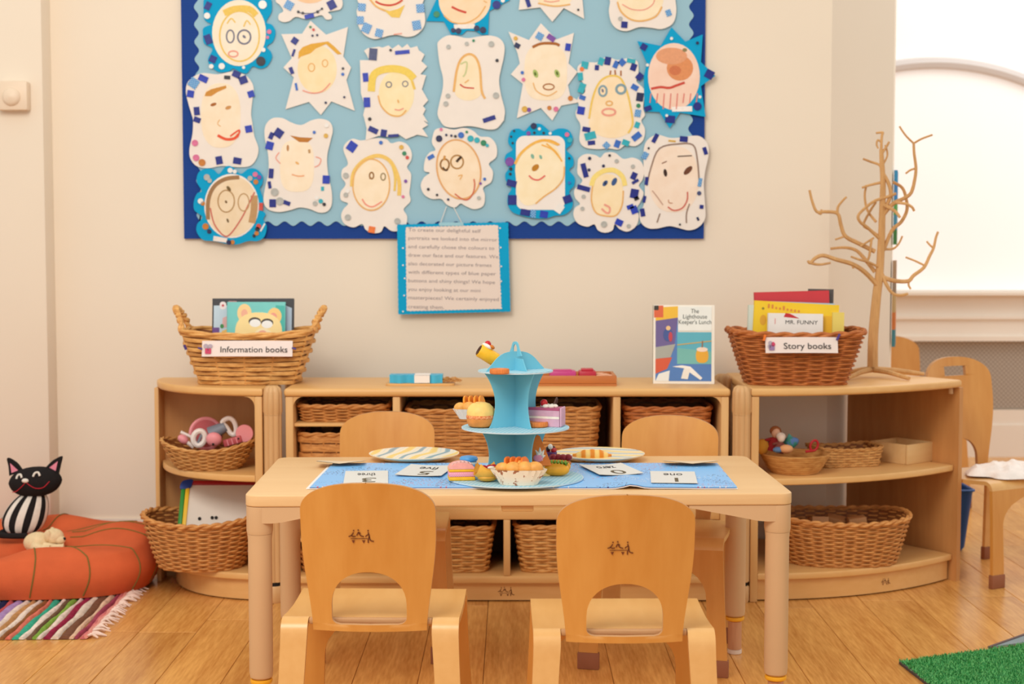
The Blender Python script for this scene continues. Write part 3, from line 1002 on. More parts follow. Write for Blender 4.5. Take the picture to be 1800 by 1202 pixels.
def label_card(root, w, h, loc, tilt, body, tsize, twidth, icon):
    """paper label hung on the front of a basket"""
    card = MB().grid(13, 2, lambda i, j: (-w / 2 + w * i / 12, -0.004 * (1 - (2 * i / 12 - 1) ** 2), -h / 2 + h * j))
    card.grid(13, 2, lambda i, j: (-w / 2 + w * i / 12, 0.0012 - 0.004 * (1 - (2 * i / 12 - 1) ** 2), -h / 2 + h * j))
    o = card.build('label_card', mat('label_paper', (238, 222, 214), 0.6, 0.01), root)
    o.location = loc; o.rotation_euler = (tilt, 0, 0)
    text('lettering', body, tsize, INK, o, (w * 0.075, -0.0052, -0.004), (PI / 2, 0, 0), 'CENTER', 0.0002, 1, twidth)
    mb = MB()
    for (pts, k) in icon:
        mb.cur = k
        mb.prism([(-w / 2 + x, z) for (x, z) in pts], -0.0034, -0.0046, 'xz')
    mb.build('picture', [mat('icon_pink', (206, 62, 102), 0.6), mat('icon_grey', (180, 164, 176), 0.6), mat('icon_mauve', (148, 118, 160), 0.6)], o, False)
    return o
ic1 = [(rrect(0.010, 0.028, -0.016, 0.0, 0.002, 2), 0), (ell(0.012, 0.007, 0.007, 0.007, 14), 1), (ell(0.025, 0.007, 0.007, 0.006, 14), 1), ([(0.017, 0.002), (0.021, 0.002), (0.019, -0.014)], 1)]
lc = label_card(ib, 0.268, 0.047, (0.014, -0.136, 0.112), R(-13), 'Information books', 0.025, 0.198, ic1)
CLIP_V = mat('clip_violet', (74, 56, 130), 0.5)
for x_ in (-0.139, 0.139):
    MB().tube([(x_ - 0.006, -0.0035, 0.002), (x_ + 0.006, -0.0038, -0.002)], 0.0028, 6).build('clip', CLIP_V, lc)
MB().tube([(-0.176, -0.121, 0.122), (-0.17, -0.120, 0.108)], 0.004, 6).build('clip', CLIP_V, ib)

def book(name, label, w, h, d, loc, rot, cover, page=None, group=None):
    """closed book, cover facing -y, spine on its left"""
    t = thing(name, label, 'book', loc, 0, group, rot)
    MB().box(-w / 2, w / 2, -d / 2, -d / 2 + 0.0015, 0, h).build('front_cover', cover, t, False)
    MB().box(-w / 2, w / 2, d / 2 - 0.0015, d / 2, 0, h).build('back_cover', cover, t, False)
    MB().box(-w / 2 - 0.0005, -w / 2 + 0.001, -d / 2, d / 2, 0, h).build('spine', cover, t, False)
    MB().box(-w / 2 + 0.001, w / 2 - 0.003, -d / 2 + 0.0016, d / 2 - 0.0016, 0.003, h - 0.003).build('pages', page or WHITEP, t, False)
    return t
def decal(root, shapes, y, name='cover_print'):
    """flat print laid on a cover: shapes are (outline, colour)"""
    cols = []
    mb = MB()
    for i, (pts, c) in enumerate(shapes):
        if c not in cols: cols.append(c)
        mb.cur = cols.index(c)
        mb.prism(pts, y, y - 0.0004 - 0.00008 * i, 'xz')
    return mb.build(name, [mat('print_%d_%d_%d' % c, c, 0.45, 0.03) for c in cols], root, False)

bz = TOP + 0.03
bk = book('board_book', 'dark-topped picture book at the back of the information books basket', 0.250, 0.225, 0.012, (ibx - 0.0, 4.712, bz), (R(-8), 0, R(1)), mat('cover_dark', (52, 50, 54), 0.4))
W2, H2 = 0.125, 0.225
decal(bk, [([(-W2 + .004, 0.02), (-W2 + .06, 0.02), (-W2 + .06, H2 - .022), (-W2 + .004, H2 - .022)], (196, 214, 226)),
           (rrect(-W2 + .022, -W2 + .042, H2 - .034, H2 - .010, .009, 4), (240, 226, 224)), (ell(-W2 + .032, H2 - .022, .004, .004, 10), (200, 70, 80)),
           (rrect(-W2 + .048, -W2 + .075, H2 - .024, H2 - .008, .003, 3), (190, 130, 130)),
           ([(-W2 + .03, H2 - .09), (-W2 + .058, H2 - .09), (-W2 + .058, H2 - .05), (-W2 + .032, H2 - .06)], (226, 176, 172)),
           ([(-W2 + .001, H2 - .13), (-W2 + .022, H2 - .13), (-W2 + .022, H2 - .09), (-W2 + .001, H2 - .09)], (110, 70, 140)),
           ([(-W2 + .024, H2 - .13), (-W2 + .06, H2 - .13), (-W2 + .06, H2 - .09), (-W2 + .03, H2 - .1)], (240, 198, 110)),
           (ell(-W2 + .03, H2 - .086, .006, .007, 10), (60, 140, 70)),
           ([(W2 - .03, .02), (W2 - .006, .02), (W2 - .006, H2 - .03), (W2 - .03, H2 - .02)], (178, 196, 214))], -0.0061)
bk = book('board_book', 'turquoise picture book with a cream animal face in the information books basket', 0.178, 0.215, 0.010, (ibx + 0.014, 4.684, bz), (R(-7), 0, R(0)), mat('cover_turquoise', (120, 206, 200), 0.4))
H2 = 0.215
decal(bk, [([(0.045, .01), (.087, .01), (.087, H2 - .012), (.06, H2 - .01)], (70, 184, 172)),
           (ell(-.036, H2 - .034, .022, .028, 20), (250, 214, 150)), (ell(-.036, H2 - .036, .010, .014, 14), (244, 180, 150)),
           (ell(.056, H2 - .044, .022, .026, 20), (248, 206, 130)), (ell(.053, H2 - .046, .011, .013, 14), (240, 160, 140)),
           (ell(.008, H2 - .094, .072, .062, 30, 2.4), (252, 224, 156)), (ell(.022, H2 - .12, .034, .04, 20), (253, 234, 190)),
           (ell(-.004, H2 - .060, .019, .013, 16), (70, 56, 48)), (ell(-.003, H2 - .065, .017, .012, 16), (248, 246, 240)),
           (ell(.034, H2 - .064, .019, .013, 16), (70, 56, 48)), (ell(.034, H2 - .069, .017, .012, 16), (248, 246, 240)),
           (ell(.020, H2 - .096, .013, .009, 14), (240, 176, 150))], -0.0051)

# --- story books basket
sbx = (P(1318, 675, 4.6).x + P(1492, 675, 4.6).x) / 2
sb = thing('book_basket', 'reddish brown wicker basket labelled Story books', 'basket', (sbx - 0.005, 4.655, TOP))
basket(sb, (0.197, 0.13), (0.145, 0.092), 0.152, 5, 19, 22, 0.004, 0.003, WK_RED, 0.95, True, 0.0085, 0.008)
ic2 = [(rrect(0.010, 0.026, -0.016, 0.0, 0.002, 2), 2), (ell(0.014, 0.006, 0.006, 0.006, 14), 1), (ell(0.022, 0.002, 0.006, 0.007, 14), 0), (ell(0.011, -0.004, 0.005, 0.006, 14), 1)]
lc = label_card(sb, 0.213, 0.047, (-0.006, -0.143, 0.124), R(-13), 'Story books', 0.026, 0.139, ic2)
MB().tube([(-0.112, -0.006, 0.012), (-0.107, -0.006, 0.03)], 0.0038, 6).build('clip', mat('clip_orange', (236, 120, 34), 0.5), lc)
MB().tube([(0.103, -0.006, 0.014), (0.112, -0.006, 0.032)], 0.0035, 6).build('clip', CLIP_V, lc)
def story(label, pxa, pxb, pyt, Y, c, tilt=0.0, lean=-6):
    xa, xb = P(pxa, pyt, Y).x, P(pxb, pyt, Y).x
    zt = P(pxa, pyt, Y).z
    return book('story_book', label, xb - xa, zt - bz, 0.009, ((xa + xb) / 2, Y, bz), (R(lean), R(tilt), 0), mat('cover_%d_%d_%d' % c, c, 0.42, 0.03), None, 'storybooks in the basket')
story('dark grey storybook at the back of the story books basket', 1420, 1464, 508, 4.742, (84, 78, 76), 1, -3)
bk = story('tall red storybook in the story books basket', 1330, 1462, 512, 4.722, (206, 58, 66), -1.5, -3)
bk = story('pale blue storybook in front of the red one', 1330, 1464, 531, 4.704, (176, 208, 232), 2, -3)
decal(bk, [([(0.045, .05), (.108, .05), (.108, .188), (.06, .188)], (36, 110, 190)), (ell(.075, .165, .02, .012, 14), (240, 240, 244))], -0.0046)
story('pale green storybook at the left end of the story books basket', 1312, 1330, 536, 4.672, (214, 222, 206), 2, -3)
story('pale yellow storybook at the right end of the story books basket', 1462, 1483, 549, 4.668, (240, 216, 110), 1, -3)
yb = story('bright yellow storybook leaning in the story books basket', 1320, 1470, 532, 4.668, (246, 206, 40), 3.2, -4)
decal(yb, [(rrect(-.078, .115, .04, .178, .004, 3), (240, 184, 40)), (ell(-.10, .155, .010, .016, 16), (228, 170, 50)), (ell(-.102, .19, .004, .004, 10), (150, 130, 50))] +
      [(rrect(-.088 + i * .0115, -.082 + i * .0115, .192 - .001 * i, .199 + (0.006 if i in (0, 1, 4) else 0) - .001 * i, .0015, 2), (222, 140, 60)) for i in range(9)], -0.0046)
mf = story('white storybook with the title MR. FUNNY at the front of the story books basket', 1349, 1446, 551, 4.645, (244, 238, 230), 1, -4)
decal(mf, [([(-.036, .170), (.012, .166), (-.016, .180), (-.03, .182)], (204, 46, 50)), ([(-.0625, .148), (-.061, .148), (-.061, .165), (-.0625, .165)], (220, 90, 80))], -0.0046)
text('title', 'MR. FUNNY', 0.017, INK, mf, (0.018, -0.005, 0.154), (PI / 2, 0, 0), 'CENTER', 0.0001, 1, 0.098)

# --- standing storybook
lb = thing('standing_book', "open storybook titled The Lighthouse Keeper's Lunch standing on the middle shelf unit", 'book', (P(1203, 672, 4.60).x, 4.62, TOP), R(-4))
WB, HB = 0.092, 0.238
CV = mat('cover_white', (244, 236, 222), 0.4, 0.02)
fc = MB().box(-WB, WB, -0.002, 0.0, 0, HB).build('front_cover', CV, lb, False)
fc.rotation_euler = (R(-4), 0, 0)
decal(fc, [([(-.085, .008), (.083, .008), (.083, .156), (-.018, .156), (-.018, .23), (-.085, .23)], (86, 128, 190)),
           ([(-.02, .085), (.083, .085), (.083, .156), (-.02, .156)], (96, 178, 196)),
           ([(-.02, .06), (.083, .06), (.083, .098), (-.02, .108)], (120, 186, 178)),
           ([(-.085, .10), (-.03, .10), (-.018, .20), (-.085, .19)], (112, 98, 150)),
           ([(-.085, .19), (-.018, .20), (-.018, .234), (-.085, .23)], (240, 190, 60)),
           (rrect(-.090, -.062, .20, .236, .001, 1), (222, 104, 66)), (rrect(-.090, -.076, .222, .236, .001, 1), (60, 54, 44)),
           ([(-.085, .075), (-.04, .08), (-.025, .12), (-.085, .11)], (170, 170, 160)),
           ([(-.085, .03), (-.05, .045), (-.035, .08), (-.085, .075)], (214, 92, 60)),
           ([(-.085, .008), (-.045, .008), (-.042, .04), (-.075, .03)], (236, 236, 230)),
           ([(-.02, .116), (.083, .128), (.083, .131), (-.02, .119)], (206, 170, 90)),
           (ell(.055, .085, .019, .022, 18, 2.6), (232, 172, 56)), (ell(.055, .104, .017, .007, 16), (244, 220, 200)),
           ([(.053, .11), (.057, .11), (.058, .13), (.054, .13)], (150, 110, 80)),
           ([(-.035, .052), (0.0, .047), (.01, .04), (.05, .012), (.056, .018), (.02, .052), (-.005, .056)], (246, 240, 232)),
           ([(.0, .045), (.02, .045), (.012, .014), (-.008, .016)], (240, 232, 220)),
           (ell(-.048, .148, .014, .02, 14), (70, 90, 150)), (ell(-.047, .168, .007, .007, 12), (238, 196, 140)), (ell(-.04, .142, .006, .015, 12), (196, 70, 80)),
           ([(-.018, .16), (.083, .16), (.083, .233), (-.018, .233)], (236, 238, 232))], -0.0022)
INK2 = mat('title_ink', (62, 70, 66), 0.7)
for i, s_ in enumerate(('The', 'Lighthouse', "Keeper's Lunch")):
    text('title', s_, 0.0185, INK2, fc, (0.033, -0.0045, 0.219 - i * 0.0165), (PI / 2, 0, 0), 'CENTER', 0.0001, 1, (0.024, 0.072, 0.098)[i])
pg = MB().box(WB - 0.004, WB + 0.0005, 0.001, 0.018, 0.003, HB - 0.004).build('pages', WHITEP, lb, False)
pg.rotation_euler = (R(-4), 0, 0)
bcv = MB().box(-WB, WB, 0.0185, 0.0205, 0, HB).build('back_cover', mat('cover_olive', (112, 96, 60), 0.5), lb, False)
bcv.rotation_euler = (R(-4), 0, R(2))

# --- wooden tray with red and pink blocks
TRAYW = wood('tray_wood', (206, 128, 66), (186, 104, 48), 'X', 14, 9, 0.45)
ta, tb_ = P(932, 680, 4.55).x, P(1084, 680, 4.55).x
tr = thing('wooden_tray', 'orange-brown wooden tray behind the cake stand on the shelf top', 'tray', ((ta + tb_) / 2, 4.535 + 0.1, TOP))
tw, td = (tb_ - ta) / 2, 0.085
MB().box(-tw, tw, -td, td, 0, 0.006).build('bottom', TRAYW, tr, False)
for (x0, x1, y0, y1) in ((-tw, tw, -td, -td + .01), (-tw, tw, td - .01, td), (-tw, -tw + .01, -td + .0105, td - .0105), (tw - .01, tw, -td + .0105, td - .0105)):
    MB().box(x0, x1, y0, y1, 0.0065, 0.030, 0.002).build('side', TRAYW, tr)
for i, (pa, pb, c, nm) in enumerate(((966, 1012, (206, 66, 132), 'pink'), (1017, 1047, (196, 42, 62), 'red'))):
    xa, xb = P(pa, 665, 4.62).x, P(pb, 665, 4.62).x
    t = thing('toy_block', nm + ' wooden block lying in the orange-brown tray', 'block', ((xa + xb) / 2, 4.62, TOP + 0.0065))
    w = (xb - xa) / 2
    cm = mat('block_' + nm, c, 0.4)
    MB().box(-w, w, -0.03, 0.03, 0, 0.034, 0.004).build('body', cm, t)
    MB().box(-w * .7, w * .7, -0.022, 0.022, 0.0342, 0.037 + .003 * i, 0.001).build('top_face', cm, t)
for i in range(5):
    mb = MB().box(-0.013, 0.013, -0.012, 0.012, 0, 0.022 + 0.003 * (i % 2), 0.004)
    o = mb.build('toy_counter', mat('counter_peach', (236, 176, 140), 0.5), None)
    o.location = (P(1052 + (i % 3) * 8, 665, 4.6).x + 0.006, 4.60 + 0.034 * (i // 3) + .004 * i, TOP + 0.0065)
    o.rotation_euler = (0, 0, 0.4 * i)
    tag(o, 'small peach block at the right end of the orange-brown tray', 'block', 'peach blocks in the tray')

# --- blue wavy box with a white band
wb_ = thing('blue_ribbon_box', 'light blue wavy wooden toy with a white band lying left of the cake stand', 'toy', (P(732, 672, 4.6).x, 4.6, TOP + 0.0065))
BL = mat('toy_blue', (70, 180, 216), 0.45, 0.03)
n = 40
fy = [(-0.079 + 0.158 * i / (n - 1), -0.028 + 0.007 * math.sin(i * 0.5 + 1)) for i in range(n)]
by = [(x_, 0.03 + 0.004 * math.sin(12 * x_)) for (x_, _) in fy]
MB().prism(fy + by[::-1], 0, 0.024).build('body', BL, wb_)
MB().box(-0.004, 0.042, -0.0365, -0.0352, 0.001, 0.0235).build('band_front', WHITEP, wb_, False)
MB().box(-0.004, 0.042, -0.0365, 0.03, 0.0242, 0.0252).build('band_top', WHITEP, wb_, False)
bd = thing('small_board', 'thin wooden board under the light blue wavy toy', 'board', (wb_.location.x, 4.6, TOP))
MB().prism(rrect(-0.09, 0.115, -0.045, 0.05, 0.02, 5), 0, 0.006).build('slab', SHELFW, bd)
rf = MB()
random.seed(2)
for k in range(46):
    a = random.uniform(-.5, .5); x0 = random.uniform(-.02, .02); y0 = random.uniform(-.014, .014)
    rf.tube([(x0 - .018 * math.cos(a), y0 - .018 * math.sin(a), random.uniform(.002, .006)), (x0, y0, random.uniform(.004, .017)), (x0 + .018 * math.cos(a), y0 + .018 * math.sin(a), random.uniform(.002, .007))], 0.0012, 4)
rfo = rf.build('raffia_tuft', WK_TAN, None)
rfo.location = (P(790, 673, 4.6).x, 4.595, TOP + 0.0065)
tag(rfo, 'small tuft of tan raffia right of the light blue toy', 'raffia')
# ================================================================== display board and portraits
BF = WY - 0.014                     # face of the blue backing
bl = P(322, 300, BF); brr = P(1238, 300, BF)
zb0 = P(780, 419.5, BF).z; zb1 = P(780, -150, BF).z
db = thing('display_board', 'blue notice board with a scalloped light blue centre filling the wall', 'notice board', (0, WY, zb0))
NAVY = two_tone('corrugated_navy', (14, 56, 130), (20, 68, 150), 'wave', 55, 0.7, 'Z', 0.3, 0.7)
MB().box(bl.x, brr.x, -0.014, -0.0005, 0, zb1 - zb0).build('backing', NAVY, db, False)
PALE = mat('board_pale_blue', (152, 192, 208), 0.75, 0.02, 3, 0.05, 200)
x0, x1 = P(349, 300, BF).x, P(1213, 300, BF).x
z0 = P(780, 393, BF).z - zb0; z1 = zb1 - zb0 - 0.04
per = 30 * BF / FPX; am = 0.0075
pts = []
n = int((x1 - x0) / per * 10)
for i in range(n): pts.append((x0 + (x1 - x0) * i / n, z0 + am * math.cos(2 * PI * (x1 - x0) * i / n / per)))
n = int((z1 - z0) / per * 10)
for i in range(n): pts.append((x1 + am * math.cos(2 * PI * (z1 - z0) * i / n / per), z0 + (z1 - z0) * i / n))
pts += [(x1, z1), (x0, z1)]
for i in range(n, 0, -1): pts.append((x0 + am * math.cos(2 * PI * (z1 - z0) * i / n / per), z0 + (z1 - z0) * i / n))
MB().prism(pts, -0.0145, -0.0175, 'xz').build('centre_sheet', PALE, db, False)
PF = BF - 0.0036                    # face of the pale sheet

CROP = {'A': (310, 0, 5.4625), 'B': (310, 200, 5.009), 'C': (590, 0, 5.4625), 'D': (590, 200, 5.009), 'E': (880, 0, 4.737), 'F': (880, 200, 4.737)}
TEAL = mat('card_teal', (0, 160, 208), 0.7, 0.03, 14, 0, 90, 0.2)
CARDW = mat('card_white', (238, 228, 218), 0.7, 0.015, 25)
def foil(nm, c, r=0.42): return mat('foil_' + nm, c, r, 0.14, 60, 0.2, 70, 0.4, 0.0)
STK = {'n': foil('navy', (18, 34, 128)), 'r': foil('royal', (24, 54, 176)), 'd': foil('dark', (26, 32, 78)), 'b': foil('blue', (48, 104, 190)), 't': foil('turquoise', (40, 170, 186)),
       's': foil('slate', (66, 74, 116)), 'w': mat('sequin_pearl', (236, 232, 226), 0.3, 0.03), 'g': foil('silver', (176, 176, 170)), 'o': foil('bronze', (196, 120, 40)), 'p': foil('pink', (214, 110, 150)),
       'v': foil('violet', (120, 70, 160)), 'e': foil('emerald', (40, 130, 90)), 'y': foil('gold', (214, 170, 70)), 'k': foil('black', (36, 34, 44)), 'x': foil('red', (204, 70, 60)), 'a': foil('orange', (234, 120, 50)),
       'l': two_tone('foil_dotted', (20, 104, 190), (150, 200, 228), 'checker', 240, 0.35)}
def pen(c): return mat('pen_%d_%d_%d' % c, c, 0.85, 0.05, 120)
port_i = [0]
sq_cache = {}
def portrait(label, crop, outline, face, strokes=(), stickers=(), card='w', smooth=True, patches=(), paper=None):
    """cut-out card frame, drawn face, crayon strokes, glued-on foil squares (size>0) and sequins (size<0)"""
    def W(c, x, y):
        ox, oy, s = CROP[c]
        q = P(ox + x / s, oy + y / s, PF)
        return (q.x, q.z)
    k = port_i[0]; port_i[0] += 1
    lift = 0.004 + 0.0022 * (k % 3)
    if isinstance(outline, list) and outline and isinstance(outline[0][0], str):
        op = [W(c, x, y) for (c, L) in outline for (x, y) in L]
    else: op = [W(crop, x, y) for (x, y) in outline]
    cx = sum(p[0] for p in op) / len(op); cz = sum(p[1] for p in op) / len(op)
    t = thing('portrait', label, 'portrait', (cx, PF, cz), 0, 'self-portraits on the notice board')
    loc = lambda L: [(p[0] - cx, p[1] - cz) for p in L]
    o_ = smooth_pts(loc(op), True, 4) if smooth else loc(op)
    y0 = -lift
    MB().prism(o_, y0, y0 - 0.0018, 'xz').build('card_frame', TEAL if card == 't' else CARDW, t, False)
    # pads that hold the card off the board
    MB().box(-0.01, 0.01, y0 + 0.0001, -0.0001, -0.01, 0.01).build('mounting_pad', WHITEP, t, False)
    yf = y0 - 0.0019
    fc_, shp = face
    fc_ = tuple(int(c + 0.22 * (244 - c)) for c in fc_)
    if paper:
        pp = [W(crop, x, y) for (x, y) in paper]
        MB().prism(loc(pp), yf, yf - 0.0008, 'xz').build('face_paper', WHITEP, t, False)
        yf -= 0.0009
    fp = loc([W(crop, x, y) for (x, y) in shp])
    MB().prism(fp, yf, yf - 0.0006, 'xz').build('drawn_face', two_tone('skin_%d_%d_%d' % fc_, fc_, tuple(min(255, int(c + 0.16 * (246 - c) + 4)) for c in fc_), 'noise', 26, 0.85, 'X', 0.35, 0.7), t, False)
    ys = yf - 0.0008
    mb = MB(); cols = []
    for i, (c, pl) in enumerate(patches):
        if c not in cols: cols.append(c)
        mb.cur = cols.index(c)
        mb.prism(loc([W(crop, x, y) for (x, y) in pl]), ys, ys - 0.0002 - 0.00003 * i, 'xz')
    s_ = CROP[crop][2]
    for i, (c, wd, pl) in enumerate(strokes):
        if c not in cols: cols.append(c)
        mb.cur = cols.index(c)
        if len(pl) == 2 and math.dist(pl[0], pl[1]) < wd * 1.6:
            (xa, ya), (xb, yb_) = pl
            blob = ell((xa + xb) / 2, (ya + yb_) / 2, (math.dist(pl[0], pl[1]) + wd) / 2, wd / 2, 14, 2, math.atan2(yb_ - ya, xb - xa))
            mb.prism(loc([W(crop, x, y) for (x, y) in blob]), ys - 0.0004 - 0.00003 * i, ys - 0.0005 - 0.00003 * i, 'xz')
            continue
        L = [Vector(p) for p in loc([W(crop, x, y) for (x, y) in (smooth_pts(pl, False, 4) if len(pl) > 2 else pl)])]
        hw = wd / s_ / FPX * PF / 2
        a, b = [], []
        for j, p in enumerate(L):
            d = L[min(j + 1, len(L) - 1)] - L[max(j - 1, 0)]
            if d.length < 1e-9: continue
            nn = Vector((-d.y, d.x)).normalized() * hw
            a.append(p + nn); b.append(p - nn)
        for j in range(len(a) - 1):
            yy_ = ys - 0.0004 - 0.00003 * i
            mb.add([(v.x, yy_, v.y) for v in (a[j], a[j + 1], b[j + 1], b[j])], [(0, 1, 2, 3)])
    if cols: mb.build('drawing', [pen(c) for c in cols], t, False)
    for st in stickers:
        c, x, y, w = st[:4]
        h = st[4] if len(st) > 4 else w
        rot = st[5] if len(st) > 5 else ((x * 7 + y * 3) % 60 - 30)
        cr_ = st[6] if len(st) > 6 else crop
        q = W(cr_, x, y)
        kx = PF / FPX / CROP[cr_][2]
        key = (c, w, h)
        me = sq_cache.get(key)
        if me is None:
            if w > 0: m_ = MB().box(-w / 2 * kx, w / 2 * kx, -0.0008, 0, -h / 2 * kx, h / 2 * kx)
            else: m_ = MB().prism(ell(0, 0, -w / 2 * kx, -w / 2 * kx, 12), 0, -0.0018, 'xz')
            o = m_.build('foil_square' if w > 0 else 'sequin', STK[c], t, False)
            sq_cache[key] = o.data
        else:
            o = bpy.data.objects.new('foil_square' if w > 0 else 'sequin', me); col.objects.link(o); o.parent = t
        o.location = (q[0] - cx, y0 - 0.0030, q[1] - cz)
        o.rotation_euler = (0, R(rot), 0)
    return t
def ring(cx, cy, rx, ry=None, n=14): return ell(cx, cy, rx, ry or rx, n) + [(cx + rx, cy)]

OR, YE, BR, RD, PK, GY, LB = (232, 180, 110), (236, 200, 100), (170, 104, 50), (206, 80, 66), (236, 160, 140), (120, 122, 140), (130, 160, 172)
SK = (246, 220, 172)
portrait('teal scalloped portrait with big spectacle-like eyes at the upper left of the board', 'A',
  [(265, 95), (270, 180), (300, 215), (340, 235), (265, 270), (258, 330), (270, 420), (350, 470), (310, 560), (320, 620), (400, 690), (500, 690), (550, 660), (610, 690), (680, 705), (735, 640), (800, 660), (870, 640), (920, 560), (910, 500), (870, 450), (930, 400), (955, 310), (920, 240), (865, 215), (915, 120), (920, 40), (900, -20), (800, -60), (700, -30), (620, -90), (480, -90), (420, -30), (330, -60), (270, -10)],
  ((247, 228, 196), ell(605, 318, 258, 318, 36)),
  [(YE, 14, ring(610, 350, 190, 240, 24)), (YE, 60, [(460, 130), (560, 90), (700, 90), (770, 150)]), (GY, 14, ring(522, 352, 36, 60)), (GY, 16, ring(655, 358, 62, 66)), (YE, 12, [(490, 230), (530, 180), (570, 220)]), (YE, 12, [(650, 260), (680, 200), (715, 240)]), (PK, 14, ring(550, 520, 45, 28)), (GY, 24, [(650, 350), (660, 360)])],
  [('n', 308, 60, 55, 75), ('w', 300, 155, -60), ('n', 310, 380, 65, 90), ('n', 355, 570, 65), ('w', 340, 640, -45), ('w', 440, 638, -60), ('w', 832, 48, -80), ('k', 815, 590, -90), ('p', 895, 308, -44), ('p', 880, 362, -30), ('w', 840, 482, -40), ('w', 650, 650, -30)], 't')
portrait('white curled cloud portrait cut off by the top edge above the first star', 'A',
  [(955, -120), (955, -30), (960, 20), (1000, 55), (1030, 110), (990, 140), (985, 190), (1030, 215), (1090, 205), (1150, 165), (1240, 185), (1330, 165), (1400, 150), (1440, 190), (1490, 185), (1490, 150), (1460, 120), (1530, 105), (1580, 90), (1600, 40), (1590, -30), (1590, -120)],
  ((244, 186, 130), ell(1285, -70, 165, 105)), [(GY, 9, [(1175, 120), (1220, 132), (1330, 128), (1400, 90)])],
  [('l', 1085, 55, 80, 80, 30), ('n', 1495, 50, 75, 85, -28), ('r', 1280, 160, 90, 40, -12), ('k', 1175, 118, -26), ('k', 1218, 130, -26), ('k', 1360, 118, -28), ('k', 1402, 88, -22)])
portrait('white portrait with light blue dotted squares and a yellow beard at the top', 'C',
  [(215, -120), (225, 40), (205, 110), (215, 180), (215, 230), (240, 290), (290, 345), (370, 378), (450, 365), (520, 345), (600, 340), (680, 358), (760, 345), (830, 290), (860, 220), (855, 130), (830, 60), (830, -120)],
  (SK, ell(500, -70, 175, 165)), [(OR, 16, [(325, -10), (390, 65), (480, 110)]), (RD, 18, [(385, 18), (440, 45), (520, 56), (590, 40), (645, 5)]), (PK, 10, [(560, 335), (640, 325)])],
  [('l', 255, 75, 72, 72, 5), ('l', 240, 200, 66, 75, 0), ('l', 300, 275, 80, 90, 25), ('l', 420, 322, 70, 76, 15), ('l', 815, 85, 74, 80, -5), ('l', 780, 247, 80, 86, -10)],
  'w', True, [(YE, [(400, 75), (470, 105), (540, 170), (615, 175), (668, 50), (600, 90), (520, 110)])])
portrait('teal star portrait with an orange smiling face cut off by the top edge', 'C',
  [(985, -120), (985, -40), (870, 205), (1040, 210), (1110, 335), (1215, 335), (1260, 295), (1340, 300), (1400, 335), (1465, 335), (1475, 110), (1670, 5), (1690, -120)],
  ((246, 208, 158), ell(1240, 5, 250, 240, 32)), [(RD, 20, [(1115, 68), (1180, 100), (1255, 124)]), (OR, 12, [(1040, 150), (1120, 215), (1250, 225), (1370, 160), (1440, 60)]), (OR, 9, [(1420, 10), (1455, 30)])],
  [('d', 1130, 295, -45), ('d', 1180, 300, -55), ('d', 1355, 275, -55), ('d', 1415, 292, -62), ('e', 970, 140, -60), ('n', 1545, 50, -80), ('w', 1605, 8, -40)], 't', False,
  [((240, 232, 224), [(1135, 238), (1335, 232), (1340, 276), (1140, 282)])])
portrait('small white star portrait cut off by the top edge above the green-eyed star', 'E',
  [(175, -120), (150, 85), (330, 65), (430, 185), (525, 70), (695, 160), (670, -120)],
  (SK, ell(450, -70, 150, 130, 28, 3)), [(OR, 12, [(310, 30), (450, 55), (580, 40)]), (PK, 9, [(360, 10), (420, 20), (490, 8)])], [('n', 228, 25, 34, 75, -18), ('k', 645, 85, -22)], 'w', False)
portrait('white rounded portrait with a thin smile cut off at the top right', 'E',
  [(930, -120), (910, 20), (900, 100), (920, 190), (970, 245), (1050, 262), (1150, 230), (1250, 235), (1340, 245), (1430, 200), (1460, 100), (1450, -20), (1440, -120)],
  (SK, ell(1160, -20, 195, 195)), [(OR, 14, [(970, 20), (1000, 100), (1080, 165), (1180, 178), (1290, 140), (1340, 60)]), (PK, 9, [(1010, 40), (1090, 82), (1190, 86), (1260, 45), (1280, 0)])],
  [('n', 1028, 210, 52, 52, 5), ('g', 995, 160, -36), ('l', 1395, 112, 44, 52, -20)])
# second row
portrait('white star portrait with golden hair and pale eyes in the second row', 'A',
  [(1010, 330), (1210, 325), (1290, 200), (1440, 335), (1650, 260), (1605, 545), (1680, 650), (1635, 770), (1715, 1065), (1490, 975), (1390, 1105), (1275, 980), (1050, 1050), (1130, 745), (1030, 650), (1110, 560)],
  ((248, 218, 156), ell(1355, 665, 188, 232, 32)), [(OR, 10, ring(1300, 650, 30, 38)), (OR, 9, ring(1430, 610, 26, 34)), (PK, 12, [(1215, 870), (1300, 895), (1400, 880), (1480, 800)])],
  [('n', 1140, 395, 60, 60, 35), ('n', 1128, 510, 22, 70, 20), ('n', 1108, 680, 36, 66, -20), ('b', 1155, 835, 22, 70, -10), ('e', 1290, 262, -24), ('x', 1320, 288, -26), ('d', 1310, 345, -22), ('d', 1355, 340, -22), ('k', 1602, 660, -24), ('b', 1600, 715, -30), ('d', 1615, 935, -22), ('d', 1437, 988, -24)], 'w', False,
  [((226, 172, 70), [(1172, 570), (1178, 500), (1215, 455), (1300, 422), (1460, 400), (1520, 450), (1590, 520), (1550, 525), (1440, 425), (1340, 470), (1290, 515), (1200, 545)])])
